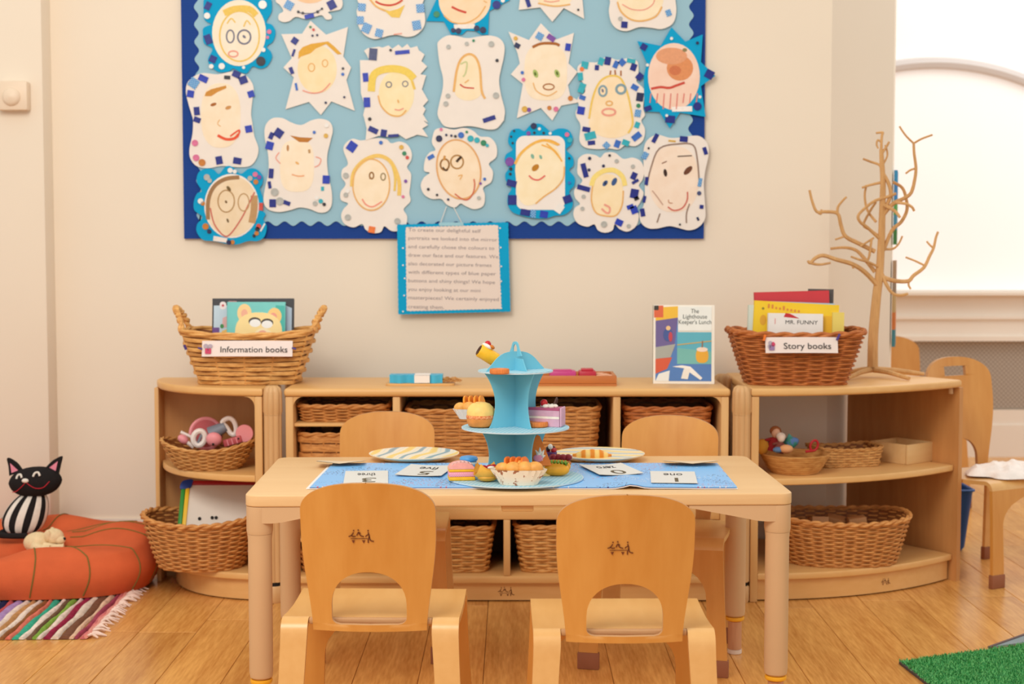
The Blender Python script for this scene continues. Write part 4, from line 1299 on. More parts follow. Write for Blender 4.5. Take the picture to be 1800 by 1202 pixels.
portrait('white jagged-edged portrait with thick yellow hair', 'C',
  [('C', [(275, 490), (310, 465), (420, 450), (450, 460), (510, 438), (545, 470), (605, 430), (640, 462), (690, 425), (720, 462), (785, 445), (800, 485), (855, 525), (825, 590), (880, 640), (815, 715), (870, 725), (830, 860), (890, 965), (840, 1020), (865, 1050), (840, 1100), (890, 1180)]),
   ('D', [(775, 60), (815, 100), (765, 130), (815, 205), (720, 185), (620, 225), (560, 185), (480, 205), (380, 195), (265, 235), (275, 130), (250, 25)]),
   ('C', [(265, 1110), (285, 1030), (245, 900), (235, 580), (325, 580), (300, 530)])],
  ((246, 222, 160), ell(585, 905, 170, 222, 32)), [((238, 208, 100), 70, [(345, 880), (360, 740), (430, 680), (560, 662), (680, 690), (755, 760)]), (YE, 24, [(735, 780), (760, 860)]), (OR, 14, [(410, 920), (440, 1020), (520, 1100), (620, 1115), (680, 1060)]), (GY, 10, ring(513, 815, 26)), (GY, 9, ring(670, 808, 26)), (PK, 12, [(570, 1052), (610, 1060), (655, 1042)]), (OR, 16, [(600, 965), (606, 985)])],
  [('s', 362, 525, 76, 112, 5), ('r', 642, 505, 138, 36, -5), ('r', 290, 745, 52, 82, -5), ('r', 303, 985, 62, 92, -2), ('k', 330, 1145, -34), ('k', 530, 485, -26), ('n', 333, 145, 85, 46, 25, 'D'), ('n', 425, 172, 52, 62, 10, 'D'), ('n', 510, 194, 92, 24, -4, 'D')], 'w', False)
portrait('white bone-shaped portrait with a tall yellow-lined head and red smile', 'C',
  [('C', [(980, 450), (990, 400), (1060, 350), (1140, 345), (1260, 370), (1370, 355), (1480, 345), (1570, 370), (1620, 440), (1615, 550), (1590, 660), (1570, 780), (1590, 920), (1625, 1060), (1615, 1160)]),
   ('D', [(1480, 60), (1420, 130), (1340, 140), (1250, 120), (1160, 110), (1040, 125), (960, 110), (920, 60)]), ('C', [(985, 1120), (980, 1080), (1000, 980), (1030, 850), (1030, 740), (1000, 620)])],
  (SK, smooth_pts([(1145, 880), (1160, 700), (1200, 580), (1270, 520), (1340, 540), (1390, 640), (1402, 880), (1350, 950), (1260, 968), (1180, 940)], True, 3)),
  [(OR, 22, [(1135, 885), (1160, 700), (1200, 580), (1270, 525), (1340, 550), (1385, 660), (1402, 870), (1435, 950)]), ((200, 206, 150), 14, [(1200, 620), (1260, 600), (1250, 700), (1225, 740)]), (RD, 13, [(1195, 812), (1240, 842), (1330, 850)]), (OR, 12, [(1240, 800), (1280, 770)])],
  [('n', 1475, 1145, 122, 42, -18), ('k', 1550, 585, -32), ('e', 1325, 395, -26), ('g', 1260, 425, -40), ('g', 1085, 455, -44), ('g', 1495, 428, -56), ('g', 1080, 925, -46), ('g', 1060, 1000, -50), ('g', 1540, 920, -60)])
portrait('white star portrait with green eyes and a short brown fringe', 'E',
  [(65, 265), (235, 335), (335, 195), (465, 330), (610, 275), (565, 530), (640, 600), (560, 710), (580, 800), (670, 850), (505, 880), (430, 1005), (335, 900), (135, 985), (185, 700), (85, 620), (160, 530), (140, 440)],
  ((246, 222, 182), ell(375, 605, 178, 232, 36, 3)), [(BR, 22, [(265, 395), (340, 365), (450, 365), (490, 382)]), ((170, 190, 110), 40, [(285, 600), (296, 630)]), ((170, 190, 110), 40, [(464, 600), (476, 628)]), ((90, 110, 50), 18, [(286, 610), (290, 624)]), ((90, 110, 50), 18, [(468, 605), (472, 620)]), (BR, 10, ring(400, 725, 45, 24)), (OR, 9, [(270, 690), (300, 760), (390, 800), (470, 760)])],
  [('l', 325, 305, 58, 58, 30), ('v', 420, 318, 70, 44, 35), ('d', 138, 382, 46, 40, 30), ('r', 560, 395, 44, 60, 8), ('b', 180, 607, -28), ('p', 190, 665, -32), ('y', 200, 910, -50), ('v', 236, 916, -36), ('o', 405, 900, -36), ('p', 460, 910, -42), ('o', 580, 820, -42), ('y', 125, 322, -34)], 'w', False)
portrait('white portrait framed with turquoise and navy paper scraps, blue-ringed eyes', 'E',
  [('E', [(640, 560), (700, 520), (800, 520), (880, 475), (960, 500), (1010, 495), (1080, 485), (1140, 520), (1145, 620), (1130, 680), (1190, 740), (1195, 800), (1185, 900), (1200, 960)]),
   ('F', [(1170, 60), (1200, 130), (1185, 220), (1120, 270), (1040, 262), (980, 298), (900, 290), (800, 295), (700, 280), (655, 220), (665, 100), (630, 30)]), ('E', [(625, 930), (650, 880), (640, 820), (700, 770), (690, 700), (650, 640)])],
  ((248, 216, 164), smooth_pts([(735, 990), (765, 820), (820, 690), (900, 640), (990, 650), (1045, 750), (1075, 880), (1098, 1030), (1060, 1110), (960, 1150), (850, 1140), (750, 1080)], True, 3)),
  [(YE, 16, [(735, 990), (765, 820), (820, 690), (900, 636), (990, 648), (1045, 750), (1078, 880), (1098, 1030), (1060, 1110)]), (BR, 12, [(915, 590), (910, 625)]), (BR, 12, [(950, 585), (955, 625)]), (BR, 12, [(1000, 590), (1000, 635)]), (LB, 16, ring(850, 760, 32, 42)), (LB, 20, ring(1000, 745, 38, 36)), (GY, 18, [(846, 750), (850, 764)]), (OR, 12, ring(903, 862, 26, 18)), (PK, 16, ring(900, 935, 55, 28))],
  [('t', 700, 545, 58, 58, 10), ('t', 835, 515, 46, 60, 20), ('n', 890, 510, 50, 66, 10), ('b', 958, 540, 40, 60, 25), ('b', 1010, 522, 52, 52, 45), ('t', 1085, 510, 70, 36, 10), ('n', 1105, 562, 48, 58, 20), ('n', 800, 566, 34, 42, 5), ('t', 663, 640, 42, 64, -5), ('t', 675, 735, 52, 80, 20), ('b', 680, 815, 50, 36, 20), ('r', 668, 922, 60, 64, 10), ('a', 675, 578, -36), ('n', 1155, 640, 50, 60, 40), ('b', 1115, 730, 58, 44, 30), ('d', 1158, 810, 58, 70, 8), ('l', 1140, 945, 50, 60, 10), ('e', 1145, 882, -36), ('n', 712, 132, 64, 40, 10, 'F'), ('t', 745, 185, 92, 60, -15, 'F'), ('n', 755, 243, 60, 34, -5, 'F'), ('l', 880, 265, 50, 50, 45, 'F'), ('b', 970, 252, 46, 60, 20, 'F'), ('t', 1040, 243, 60, 46, 20, 'F'), ('b', 1130, 190, 80, 50, -38, 'F'), ('t', 1135, 95, 40, 50, 20, 'F')])
portrait('teal star portrait with a pink blotchy face and wide red mouth', 'E',
  [(1135, 345), (1330, 385), (1420, 230), (1535, 350), (1680, 290), (1665, 520), (1785, 635), (1665, 720), (1705, 975), (1490, 940), (1405, 1070), (1320, 935), (1195, 930), (1190, 640), (1215, 530)],
  ((242, 196, 168), ell(1440, 640, 215, 278, 36)), [(RD, 20, [(1250, 742), (1330, 728), (1400, 735), (1460, 715), (1530, 690)])] + [((222, 130, 120), 9, [(1240 + i * 55, 850 + (60 if i in (2, 3, 4) else 10)), (1250 + i * 55, 780)]) for i in range(8)],
  [('n', 1190, 395, 60, 60, 30), ('n', 1735, 622, 70, 70, 28), ('n', 1635, 888, -70), ('n', 1408, 995, 80, 60, 5), ('w', 1420, 325, -30), ('w', 1655, 810, -26), ('w', 1380, 965, -24), ('n', 1225, 905, 60, 40), ('d', 1635, 362, -26), ('w', 1220, 545, -30)], 't', False,
  [((222, 146, 96), ell(1490, 570, 110, 105, 20)), ((226, 160, 120), ell(1420, 470, 130, 70, 20)), ((206, 120, 80), ell(1450, 590, 50, 40, 14)), ((140, 130, 90), ell(1530, 420, 20, 16, 10)), ((244, 236, 230), [(1420, 893), (1590, 886), (1592, 930), (1425, 932)])])
# third row
portrait('white portrait with an orange-red mouth and brown fringe at the left edge', 'A',
  [('A', [(240, 705), (400, 715), (540, 690), (660, 720), (720, 780), (745, 850), (735, 950), (720, 1090)]), ('B', [(672, 80), (690, 200), (725, 300), (710, 390), (650, 460), (540, 470), (400, 460), (280, 480), (180, 460), (125, 390), (120, 300), (145, 180), (150, 60)]), ('A', [(150, 1100), (120, 1000), (95, 880), (120, 780)])],
  ((246, 220, 180), ell(430, 1110, 190, 310, 32, 2.5)), [(BR, 30, [(345, 1010), (375, 1000)]), ((206, 150, 90), 34, [(490, 1040), (515, 1030)]), (OR, 8, [(420, 1150), (400, 1190), (430, 1215)]), ((230, 90, 60), 26, [(400, 1300), (480, 1338), (560, 1330), (600, 1290)]), ((230, 90, 60), 16, [(520, 1310), (610, 1250), (590, 1320)])],
  [('l', 170, 800, 90, 90, 35), ('r', 262, 757, 90, 60, 25), ('r', 140, 903, 66, 66, 10), ('n', 200, 1068, 55, 78, -5), ('n', 203, 1152, 66, 50, 20), ('k', 492, 746, 58, 34, 3), ('n', 580, 716, 76, 60, 25), ('n', 645, 770, 78, 72, -20), ('r', 720, 905, 60, 62, -18), ('r', 640, 135, 66, 66, -10, 'B'), ('n', 380, 410, 58, 70, -10, 'B'), ('n', 540, 415, 72, 56, 10, 'B'), ('o', 230, 430, -62, 0, 0, 'B'), ('p', 178, 388, -58, 0, 0, 'B'), ('p', 168, 258, -56, 0, 0, 'B')], 'w', True,
  [((206, 144, 66), [(275, 925), (290, 885), (340, 858), (480, 822), (485, 848), (400, 885), (340, 925)])])
portrait('white bone-shaped portrait with a flat brown fringe and navy squares', 'B',
  [(780, 200), (790, 100), (850, 40), (940, 40), (1010, 75), (1100, 100), (1190, 60), (1270, 45), (1350, 70), (1380, 140), (1360, 240), (1330, 380), (1340, 540), (1370, 680), (1370, 800), (1330, 860), (1260, 870), (1180, 840), (1090, 825), (1000, 850), (900, 865), (810, 840), (770, 770), (785, 650), (815, 500), (810, 350)],
  ((248, 224, 186), ell(1065, 460, 150, 228, 32, 3)), [((190, 140, 90), 22, [(985, 285), (985, 320)]), ((190, 150, 100), 20, [(1172, 315), (1176, 348)]), (PK, 9, [(1230, 380), (1275, 400), (1260, 450), (1220, 470)]), (PK, 9, [(910, 340), (880, 390), (920, 440)]), ((240, 176, 130), 12, [(1020, 535), (1080, 550), (1130, 545)]), (OR, 20, [(1060, 430), (1075, 440)])],
  [('n', 905, 172, 70, 70, 35), ('n', 840, 195, 40, 60, 25), ('r', 825, 282, 66, 70, 15), ('n', 838, 526, 42, 84, 5), ('n', 825, 627, 28, 62, -8), ('n', 852, 788, 58, 70, 0), ('n', 975, 785, 60, 34, 20), ('r', 1322, 580, 62, 72, 3), ('w', 1326, 105, -40), ('b', 1217, 165, -30), ('y', 1320, 195, -40), ('g', 870, 690, -70), ('g', 915, 770, -70), ('t', 1290, 660, 26, 36), ('w', 1240, 742, -36), ('t', 1275, 770, -40), ('k', 1305, 798, -34), ('g', 1225, 790, -46)], 'w', True,
  [((190, 124, 56), [(1005, 192), (1090, 208), (1205, 214), (1160, 252), (1085, 250)])])
portrait('teal scalloped portrait with long brown hair overlapping the bottom left corner', 'B',
  [(185, 600), (200, 520), (260, 485), (330, 490), (380, 530), (440, 465), (500, 470), (570, 530), (640, 485), (710, 490), (765, 550), (760, 620), (740, 660), (770, 760), (745, 840), (790, 880), (770, 930), (800, 990), (780, 1080), (720, 1120), (640, 1120), (540, 1150), (450, 1145), (330, 1120), (240, 1110), (185, 1040), (190, 970), (235, 910), (165, 850), (160, 770), (190, 700), (230, 680)],
  ((234, 204, 158), ell(492, 812, 228, 268, 36)), [((160, 122, 84), 34, [(285, 930), (288, 760), (340, 640), (440, 575), (560, 560)]), ((190, 150, 104), 60, [(690, 720), (690, 840), (670, 960)]), ((204, 110, 96), 12, [(305, 830), (340, 970), (420, 1070), (480, 1060), (580, 920), (650, 780), (695, 690)]), ((180, 140, 90), 10, ring(445, 770, 72, 96, 18)), ((190, 150, 100), 9, ring(598, 780, 48, 76, 16)), ((110, 80, 40), 18, [(442, 772), (446, 780)]), ((120, 96, 60), 28, [(460, 650), (475, 670)]), ((120, 96, 60), 18, [(455, 930), (462, 950)])],
  [('g', 275, 560, -60), ('g', 300, 590, -44), ('w', 480, 500, -46), ('w', 520, 510, -36), ('p', 700, 535, -42), ('v', 735, 560, -40), ('o', 705, 600, -42), ('g', 655, 570, -50), ('x', 750, 818, 34, 66, 3), ('w', 220, 770, -50), ('o', 240, 790, -36), ('o', 264, 992, -56), ('d', 296, 1036, -40), ('x', 730, 990, -44), ('k', 718, 1015, -40), ('o', 712, 1052, -40), ('k', 690, 1074, -32), ('w', 765, 1000, 14, 80, 30), ('d', 468, 1132, -44), ('o', 500, 1130, -40)], 't', True,
  [((240, 228, 218), [(335, 1075), (455, 1095), (450, 1135), (330, 1118)])], ell(492, 812, 240, 282, 36))
portrait('white scalloped portrait with golden hair and an orange square at its foot', 'D',
  [(70, 320), (90, 260), (150, 220), (220, 235), (290, 225), (370, 215), (450, 225), (490, 260), (560, 245), (630, 270), (670, 340), (665, 410), (630, 470), (665, 530), (660, 620), (650, 700), (660, 770), (600, 840), (630, 900), (620, 980), (560, 1030), (490, 1030), (430, 990), (400, 1040), (330, 1050), (265, 1020), (235, 970), (160, 1000), (80, 970), (50, 900), (70, 840), (110, 790), (50, 760), (45, 690), (90, 620), (55, 560), (60, 490), (110, 440)],
  ((247, 222, 180), ell(315, 620, 160, 222, 32)), [((238, 200, 110), 34, [(145, 640), (160, 520), (240, 420), (360, 370), (460, 400), (520, 480), (560, 600), (560, 720)]), (YE, 20, [(500, 450), (525, 560), (520, 680)]), (OR, 12, ring(315, 625, 162, 225, 28)), ((150, 104, 50), 12, ring(318, 545, 18, 28)), ((150, 130, 90), 10, ring(420, 555, 20, 30)), ((170, 130, 90), 10, [(300, 570), (312, 560)]), ((240, 150, 130), 12, [(235, 750), (270, 800), (330, 818), (410, 772)])],
  [('r', 145, 290, 76, 84, 35), ('y', 580, 295, -40), ('e', 606, 350, -36), ('x', 632, 386, -32), ('v', 618, 594, -30), ('a', 320, 1020, 58, 56, 10), ('g', 92, 545, -52), ('w', 108, 680, -40), ('g', 92, 715, -46), ('g', 110, 912, -60), ('g', 545, 945, -60), ('b', 400, 255, -34), ('p', 595, 730, -30)])
portrait('white cloud portrait wearing round spectacles with a turquoise sequin trail', 'D',
  [(855, 200), (880, 140), (950, 125), (1040, 140), (1130, 125), (1210, 150), (1270, 200), (1360, 210), (1415, 280), (1415, 380), (1350, 440), (1385, 510), (1370, 600), (1300, 650), (1315, 720), (1300, 810), (1220, 840), (1140, 810), (1100, 790), (1050, 825), (980, 800), (930, 750), (850, 750), (780, 710), (750, 630), (780, 560), (830, 520), (780, 500), (790, 400), (830, 340), (880, 320), (850, 260)],
  ((244, 214, 172), ell(1085, 490, 190, 262, 32, 2, R(-12))), [((226, 170, 110), 14, ell(1085, 490, 190, 262, 28, 2, R(-12)) + [(1270, 450)]), ((150, 104, 50), 14, ring(962, 448, 38, 48)), ((176, 130, 70), 13, ring(1070, 425, 55, 58)), ((70, 50, 36), 22, [(1065, 425), (1085, 400), (1110, 378)]), ((70, 50, 36), 12, [(945, 470), (970, 500), (990, 490)]), ((206, 150, 80), 20, [(955, 410), (962, 370)]), (OR, 10, [(1080, 550), (1115, 540), (1095, 580)]), ((208, 110, 80), 12, [(1050, 705), (1110, 748), (1165, 755), (1210, 700), (1225, 630), (1218, 575)])],
  [('d', 912, 220, -58), ('b', 1105, 190, -54), ('t', 1188, 220, -56), ('t', 1245, 234, -50), ('e', 1302, 258, -52), ('t', 1335, 280, -30), ('d', 975, 188, -24), ('d', 1020, 194, -24), ('k', 1055, 200, -28), ('e', 1155, 162, -26), ('b', 840, 382, 60, 34, -30), ('k', 817, 665, -28), ('k', 894, 715, -24), ('d', 992, 755, -24), ('b', 1312, 576, -30), ('v', 1276, 614, -24), ('g', 1262, 742, -34), ('p', 930, 140, -30)])
portrait('teal scalloped portrait with orange swept hair and a round brown nose', 'F',
  [(65, 200), (90, 140), (150, 125), (200, 145), (250, 95), (330, 85), (390, 130), (420, 150), (480, 125), (560, 135), (600, 200), (585, 260), (545, 300), (600, 360), (605, 430), (570, 470), (615, 530), (610, 600), (570, 650), (600, 720), (590, 790), (530, 840), (450, 850), (380, 870), (280, 870), (180, 850), (100, 820), (60, 760), (60, 680), (90, 620), (45, 560), (40, 500), (70, 450), (35, 400), (45, 340), (100, 300), (65, 250)],
  ((249, 226, 176), smooth_pts([(125, 420), (200, 290), (330, 230), (440, 260), (520, 380), (530, 500), (470, 600), (380, 680), (290, 750), (200, 760), (140, 680), (130, 560)], True, 3)),
  [((240, 186, 90), 22, [(120, 420), (170, 330), (270, 250), (370, 222), (480, 260)]), ((240, 180, 80), 14, [(300, 240), (400, 220), (490, 260)]), ((240, 180, 80), 12, [(340, 260), (430, 300), (500, 380)]), ((240, 180, 80), 12, [(380, 250), (460, 320), (510, 400)]), (OR, 12, [(530, 440), (520, 540), (460, 620), (360, 690), (290, 750)]), ((130, 180, 160), 26, [(262, 348), (268, 364)]), ((130, 180, 160), 22, [(330, 354), (336, 368)]), ((190, 128, 40), 46, [(280, 458), (298, 442)]), ((226, 110, 100), 13, [(235, 515), (270, 545), (320, 550), (370, 515)])],
  [('v', 75, 400, -74), ('n', 92, 580, 82, 54, 15), ('n', 97, 718, 72, 80, 0), ('n', 205, 822, 80, 52, 10), ('l', 270, 832, 44, 66, 3), ('r', 360, 838, 66, 56, 10), ('n', 556, 712, 70, 64, -20), ('d', 275, 104, -52), ('w', 488, 790, 60, 72, 35), ('k', 112, 145, -22), ('k', 88, 192, -22), ('k', 100, 245, -22), ('v', 232, 165, -36), ('k', 280, 160, -26), ('k', 358, 162, -26), ('w', 322, 128, -26), ('p', 552, 175, -44), ('t', 575, 220, -44), ('k', 570, 372, -24), ('k', 85, 460, -34), ('k', 80, 502, -28), ('b', 572, 575, -26), ('w', 412, 165, -30)], 't', True, (), rrect(128, 535, 185, 800, 70, 5))
portrait('white flower-shaped portrait with yellow hair and two dark blue eyes', 'F',
  [(640, 430), (650, 370), (710, 335), (790, 345), (830, 365), (870, 325), (950, 325), (1020, 375), (1100, 365), (1170, 400), (1195, 480), (1180, 550), (1150, 600), (1190, 660), (1160, 740), (1130, 790), (1150, 850), (1130, 930), (1060, 980), (990, 960), (950, 920), (930, 970), (870, 990), (810, 970), (780, 920), (720, 940), (640, 910), (605, 840), (620, 780), (660, 750), (620, 700), (615, 630), (680, 560), (640, 500)],
  ((247, 218, 160), ell(888, 680, 135, 178, 32, 2.3)), [((244, 220, 130), 40, [(755, 600), (780, 530), (850, 480), (940, 470), (1010, 520), (1035, 600)]), (OR, 12, [(765, 600), (755, 720), (790, 820), (870, 850), (960, 845), (1010, 760), (1020, 640)]), ((60, 90, 140), 34, [(862, 588), (876, 570)]), ((60, 90, 140), 40, [(938, 580), (952, 552)]), ((40, 50, 80), 18, [(868, 575), (874, 585)]), (PK, 16, [(840, 790), (880, 825), (905, 820), (905, 780), (860, 755)])],
  [('n', 698, 472, 42, 118, -15), ('n', 690, 620, 108, 40, 15), ('n', 1108, 518, 46, 60, 25), ('n', 1120, 565, 60, 24, -30), ('n', 1112, 665, 66, 76, 10), ('k', 1130, 705, 40, 30), ('r', 1110, 800, 56, 64, -20), ('r', 1078, 775, 56, 36, -20), ('r', 985, 905, 62, 52, 25), ('d', 740, 372, -28), ('k', 906, 348, -26), ('d', 855, 435, -26), ('d', 735, 468, -26), ('g', 965, 395, -40), ('g', 1100, 440, -40), ('g', 690, 690, -40), ('g', 680, 790, -40), ('g', 1065, 935, -40), ('g', 860, 920, -60)])
portrait('large white portrait with dark eyes and long dark hair lines at the right edge', 'F',
  [(1190, 300), (1220, 220), (1300, 175), (1400, 200), (1480, 200), (1580, 185), (1660, 190), (1720, 250), (1730, 340), (1700, 480), (1690, 600), (1700, 760), (1700, 870), (1650, 940), (1570, 970), (1480, 950), (1400, 935), (1300, 955), (1220, 950), (1165, 900), (1155, 820), (1190, 760), (1200, 600), (1190, 450)],
  ((242, 212, 184), ell(1440, 545, 205, 275, 32, 2.4)), [((150, 124, 110), 12, [(1215, 600), (1250, 450), (1320, 290), (1480, 252), (1600, 262), (1635, 380), (1650, 560)]), ((60, 40, 34), 30, [(1366, 475), (1372, 510)]), ((110, 66, 46), 44, [(1540, 490), (1575, 455)]), ((70, 40, 34), 20, [(1555, 450), (1560, 490)]), ((90, 66, 52), 9, [(1470, 356), (1590, 350)]), ((150, 110, 90), 9, [(1340, 415), (1382, 396)]), ((200, 150, 120), 9, [(1395, 715), (1400, 740), (1430, 745)]), ((206, 110, 96), 12, [(1390, 775), (1440, 805), (1510, 785), (1550, 720), (1553, 650)]), ((140, 112, 96), 10, [(1325, 830), (1300, 905)]), ((140, 112, 96), 10, [(1570, 750), (1545, 830), (1545, 910)]), ((190, 150, 130), 8, [(1260, 640), (1300, 690), (1350, 760)])],
  [('n', 1285, 205, 34, 78, 28), ('n', 1522, 212, 66, 46, 5), ('n', 1700, 310, 32, 62, -18), ('n', 1213, 560, 28, 66, 5), ('n', 1195, 712, 24, 56, 12), ('n', 1180, 822, 38, 66, -10), ('l', 1200, 350, 46, 60, 30), ('l', 1657, 572, 30, 70, 10), ('n', 1670, 775, 32, 32), ('k', 1230, 288, -22), ('y', 1425, 228, 60, 14, 5), ('d', 1640, 875, 18, 30), ('s', 1650, 662, -36), ('k', 1490, 922, -18)])

# ---- notice hanging below the board
NF = BF - 0.006
nt_ = thing('hanging_notice', 'teal card with a printed white text sheet hanging below the notice board', 'notice', P(797, 552, NF))
def NP(px, py):
    q = P(px, py, NF); o = nt_.location
    return (q.x - o.x, q.z - o.z)
def wavy_edge(pl, amp, step):
    out = []
    for i in range(len(pl)):
        a = Vector(pl[i]); b = Vector(pl[(i + 1) % len(pl)]); d = b - a
        n_ = max(2, int(d.length / step)); nn = Vector((-d.y, d.x)).normalized()
        for k in range(n_):
            out.append(tuple(a + d * (k / n_) + nn * (amp if k % 2 else 0)))
    return out
MB().prism(wavy_edge([NP(699, 395), NP(893, 391), NP(897, 547), NP(701, 552)], 0.0012, 0.008), -0.012, -0.0145, 'xz').build('teal_card', TEAL, nt_, False)
MB().prism(wavy_edge([NP(714, 400), NP(875, 396), NP(881, 542), NP(716, 546)], 0.0018, 0.006), -0.0146, -0.0155, 'xz').build('text_sheet', mat('sheet_paper', (232, 216, 204), 0.75, 0.01), nt_, False)
NI = mat('notice_ink', (150, 138, 140), 0.8)
lines = ['To create our delightful self', 'portraits we looked into the mirror', 'and carefully chose the colours to', 'draw our face and our features. We', 'also decorated our picture frames', 'with different types of blue paper', 'buttons and shiny things! We hope', 'you enjoy looking at our mini', 'masterpieces! We certainly enjoyed', 'creating them.']
ends = [845, 874, 869, 876, 864, 872, 870, 845, 877, 781]
for i, s_ in enumerate(lines):
    py = 405.5 + i * 14.9
    a = NP(718, py); b = NP(ends[i], py - 0.7)
    text('text_line', s_, 0.0165, NI, nt_, ((a[0] + b[0]) / 2, -0.0158, (a[1] + b[1]) / 2), (PI / 2, R(1.2), 0), 'CENTER', 0.0002, 1, b[0] - a[0])
mb = MB()
for (a, b) in (((785, 363), (774, 394)), ((797, 363), (813, 394))):
    p, q = NP(*a), NP(*b)
    mb.tube([(p[0], -0.0075, p[1]), (q[0], -0.0158, q[1])], 0.0013, 6)
mb.build('hanging_string', mat('string_white', (226, 220, 212), 0.7), nt_)
p, q = NP(772, 397), NP(815, 391)
MB().box(p[0], q[0], -0.0168, -0.0162, p[1], q[1]).build('tape', mat('tape_pale', (150, 200, 214), 0.4), nt_, False)
for (px, py) in ((709, 436), (709, 466), (712, 489), (711, 519), (709, 547), (879, 401), (880, 435), (881, 468), (881, 494), (880, 516), (881, 541)):
    p = NP(px, py)
    MB().prism(ell(p[0], p[1], 0.0028, 0.0028, 10), -0.0146, -0.0175, 'xz').build('white_pin', WHITEP, nt_, False)
# ================================================================== things on the table
def confetti_mat():
    m, nt, b = new_mat('confetti_blue')
    tc = nt.nodes.new('ShaderNodeTexCoord')
    base = lin((130, 196, 252))
    prev = None
    for i, (sc_, thr, c, off) in enumerate(((95, 0.20, (52, 66, 120), 0.0), (80, 0.15, (206, 92, 110), 3.3), (90, 0.15, (240, 240, 246), 7.7), (110, 0.17, (70, 110, 180), 11.0))):
        mp = nt.nodes.new('ShaderNodeMapping'); mp.inputs['Location'].default_value = (off, off * .7, 0)
        vo = nt.nodes.new('ShaderNodeTexVoronoi'); vo.inputs['Scale'].default_value = sc_; vo.voronoi_dimensions = '2D'
        nt.links.new(tc.outputs['Object'], mp.inputs['Vector']); nt.links.new(mp.outputs['Vector'], vo.inputs['Vector'])
        lt = nt.nodes.new('ShaderNodeMath'); lt.operation = 'LESS_THAN'; lt.inputs[1].default_value = thr
        nt.links.new(vo.outputs['Distance'], lt.inputs[0])
        no = nt.nodes.new('ShaderNodeTexNoise'); no.inputs['Scale'].default_value = 7; 
        nt.links.new(mp.outputs['Vector'], no.inputs['Vector'])
        gt = nt.nodes.new('ShaderNodeMath'); gt.operation = 'GREATER_THAN'; gt.inputs[1].default_value = 0.57
        nt.links.new(no.outputs['Fac'], gt.inputs[0])
        mu = nt.nodes.new('ShaderNodeMath'); mu.operation = 'MULTIPLY'
        nt.links.new(lt.outputs[0], mu.inputs[0]); nt.links.new(gt.outputs[0], mu.inputs[1])
        mx = nt.nodes.new('ShaderNodeMix'); mx.data_type = 'RGBA'
        nt.links.new(mu.outputs[0], mx.inputs[0])
        if prev is None: mx.inputs[6].default_value = base
        else: nt.links.new(prev, mx.inputs[6])
        mx.inputs[7].default_value = lin(c)
        prev = mx.outputs[2]
    nt.links.new(prev, b.inputs['Base Color'])
    b.inputs['Roughness'].default_value = 0.35
    return m
CONF = confetti_mat()
TT = TZ + 0.0006
fl_, fr_, br_, bl_ = G(541, 860, TT), G(1297, 860, TT), G(1262, 817.5, TT), G(582, 817.5, TT)
pm_ = thing('paper_mat', 'blue confetti-patterned folded paper mat under the cake stand', 'mat', (0, fl_.y, TT))
o = pm_.location
xfold = G(1110, 860, TT).x
def mat_pt(u, v, z):
    a = fl_.lerp(fr_, u); b = bl_.lerp(br_, u); p = a.lerp(b, v)
    bump = 0.0075 * math.exp(-((p.x - xfold) / 0.022) ** 2) * max(0, 1 - v * 1.6)
    wob = 0.0010 * math.sin(u * 17 + v * 3) * (1 - v)
    ll = 0.005 * max(0, 1 - v * 4) * max(0, 1 - abs(u - 0.1) * 8)
    return (p.x, p.y - o.y, z + max(0, wob) + bump)
def sheet_solid(z0, z1, du0=0.0, du1=1.0, nu=61, nv=9):
    mb = MB()
    f0 = lambda i, j: mat_pt(du0 + (du1 - du0) * i / (nu - 1), j / (nv - 1), z0)
    f1 = lambda i, j: mat_pt(du0 + (du1 - du0) * i / (nu - 1), j / (nv - 1), z1)
    mb.grid(nu, nv, f1); mb.grid(nu, nv, f0)
    mb.grid(nu, 2, lambda i, j: (f0 if j == 0 else f1)(i, 0))
    mb.grid(nu, 2, lambda i, j: (f0 if j == 0 else f1)(i, nv - 1))
    mb.grid(nv, 2, lambda i, j: (f0 if j == 0 else f1)(0, i))
    mb.grid(nv, 2, lambda i, j: (f0 if j == 0 else f1)(nu - 1, i))
    return mb
sheet_solid(0.0002, 0.0022, -0.004, 1.0).build('bottom_sheet', WHITEP, pm_)
sheet_solid(0.0027, 0.0034, 0.004, 0.995).build('inner_sheet', mat('sheet_violet', (92, 104, 190), 0.6), pm_)
sheet_solid(0.0038, 0.0058, 0.006, 0.998).build('top_sheet', [CONF], pm_)
MTOP = TT + 0.0068

CARDG = mat('number_card', (222, 220, 214), 0.5, 0.01)
def num_card(word, digit, fl2, fr2, pyb, curl=0.0):
    a, b = G(fl2[0], fl2[1], MTOP + 0.001), G(fr2[0], fr2[1], MTOP + 0.001)
    w = (b - a).length; yb_ = G(fl2[0], pyb, MTOP).y; dpt = yb_ - a.y
    t = thing('number_card', 'white card with the number %s and the word %s upside down on the mat' % (digit, word), 'card', ((a.x + b.x) / 2, (a.y + b.y) / 2 + dpt / 2, MTOP + 0.001), math.atan2(b.y - a.y, b.x - a.x), 'number cards on the mat')
    mb = MB()
    f = lambda z: (lambda i, j: (-w / 2 + w * i / 12, -dpt / 2 + dpt * j / 6, z + curl * (abs(2 * i / 12 - 1)) ** 2))
    mb.grid(13, 7, f(0.0)); mb.grid(13, 7, f(0.0009))
    mb.build('paper', CARDG, t)
    text('word', word, dpt * 0.34, INK, t, (0, dpt * 0.20, 0.0012 + curl * .12), (0, 0, PI), 'CENTER', 0.0001, 1, w * 0.42)
    text('digit', digit, dpt * 0.46, mat('digit_brown', (96, 84, 62), 0.7), t, (w * 0.06, -dpt * 0.22, 0.0012 + curl * .12), (0, 0, PI), 'CENTER', 0.0001)
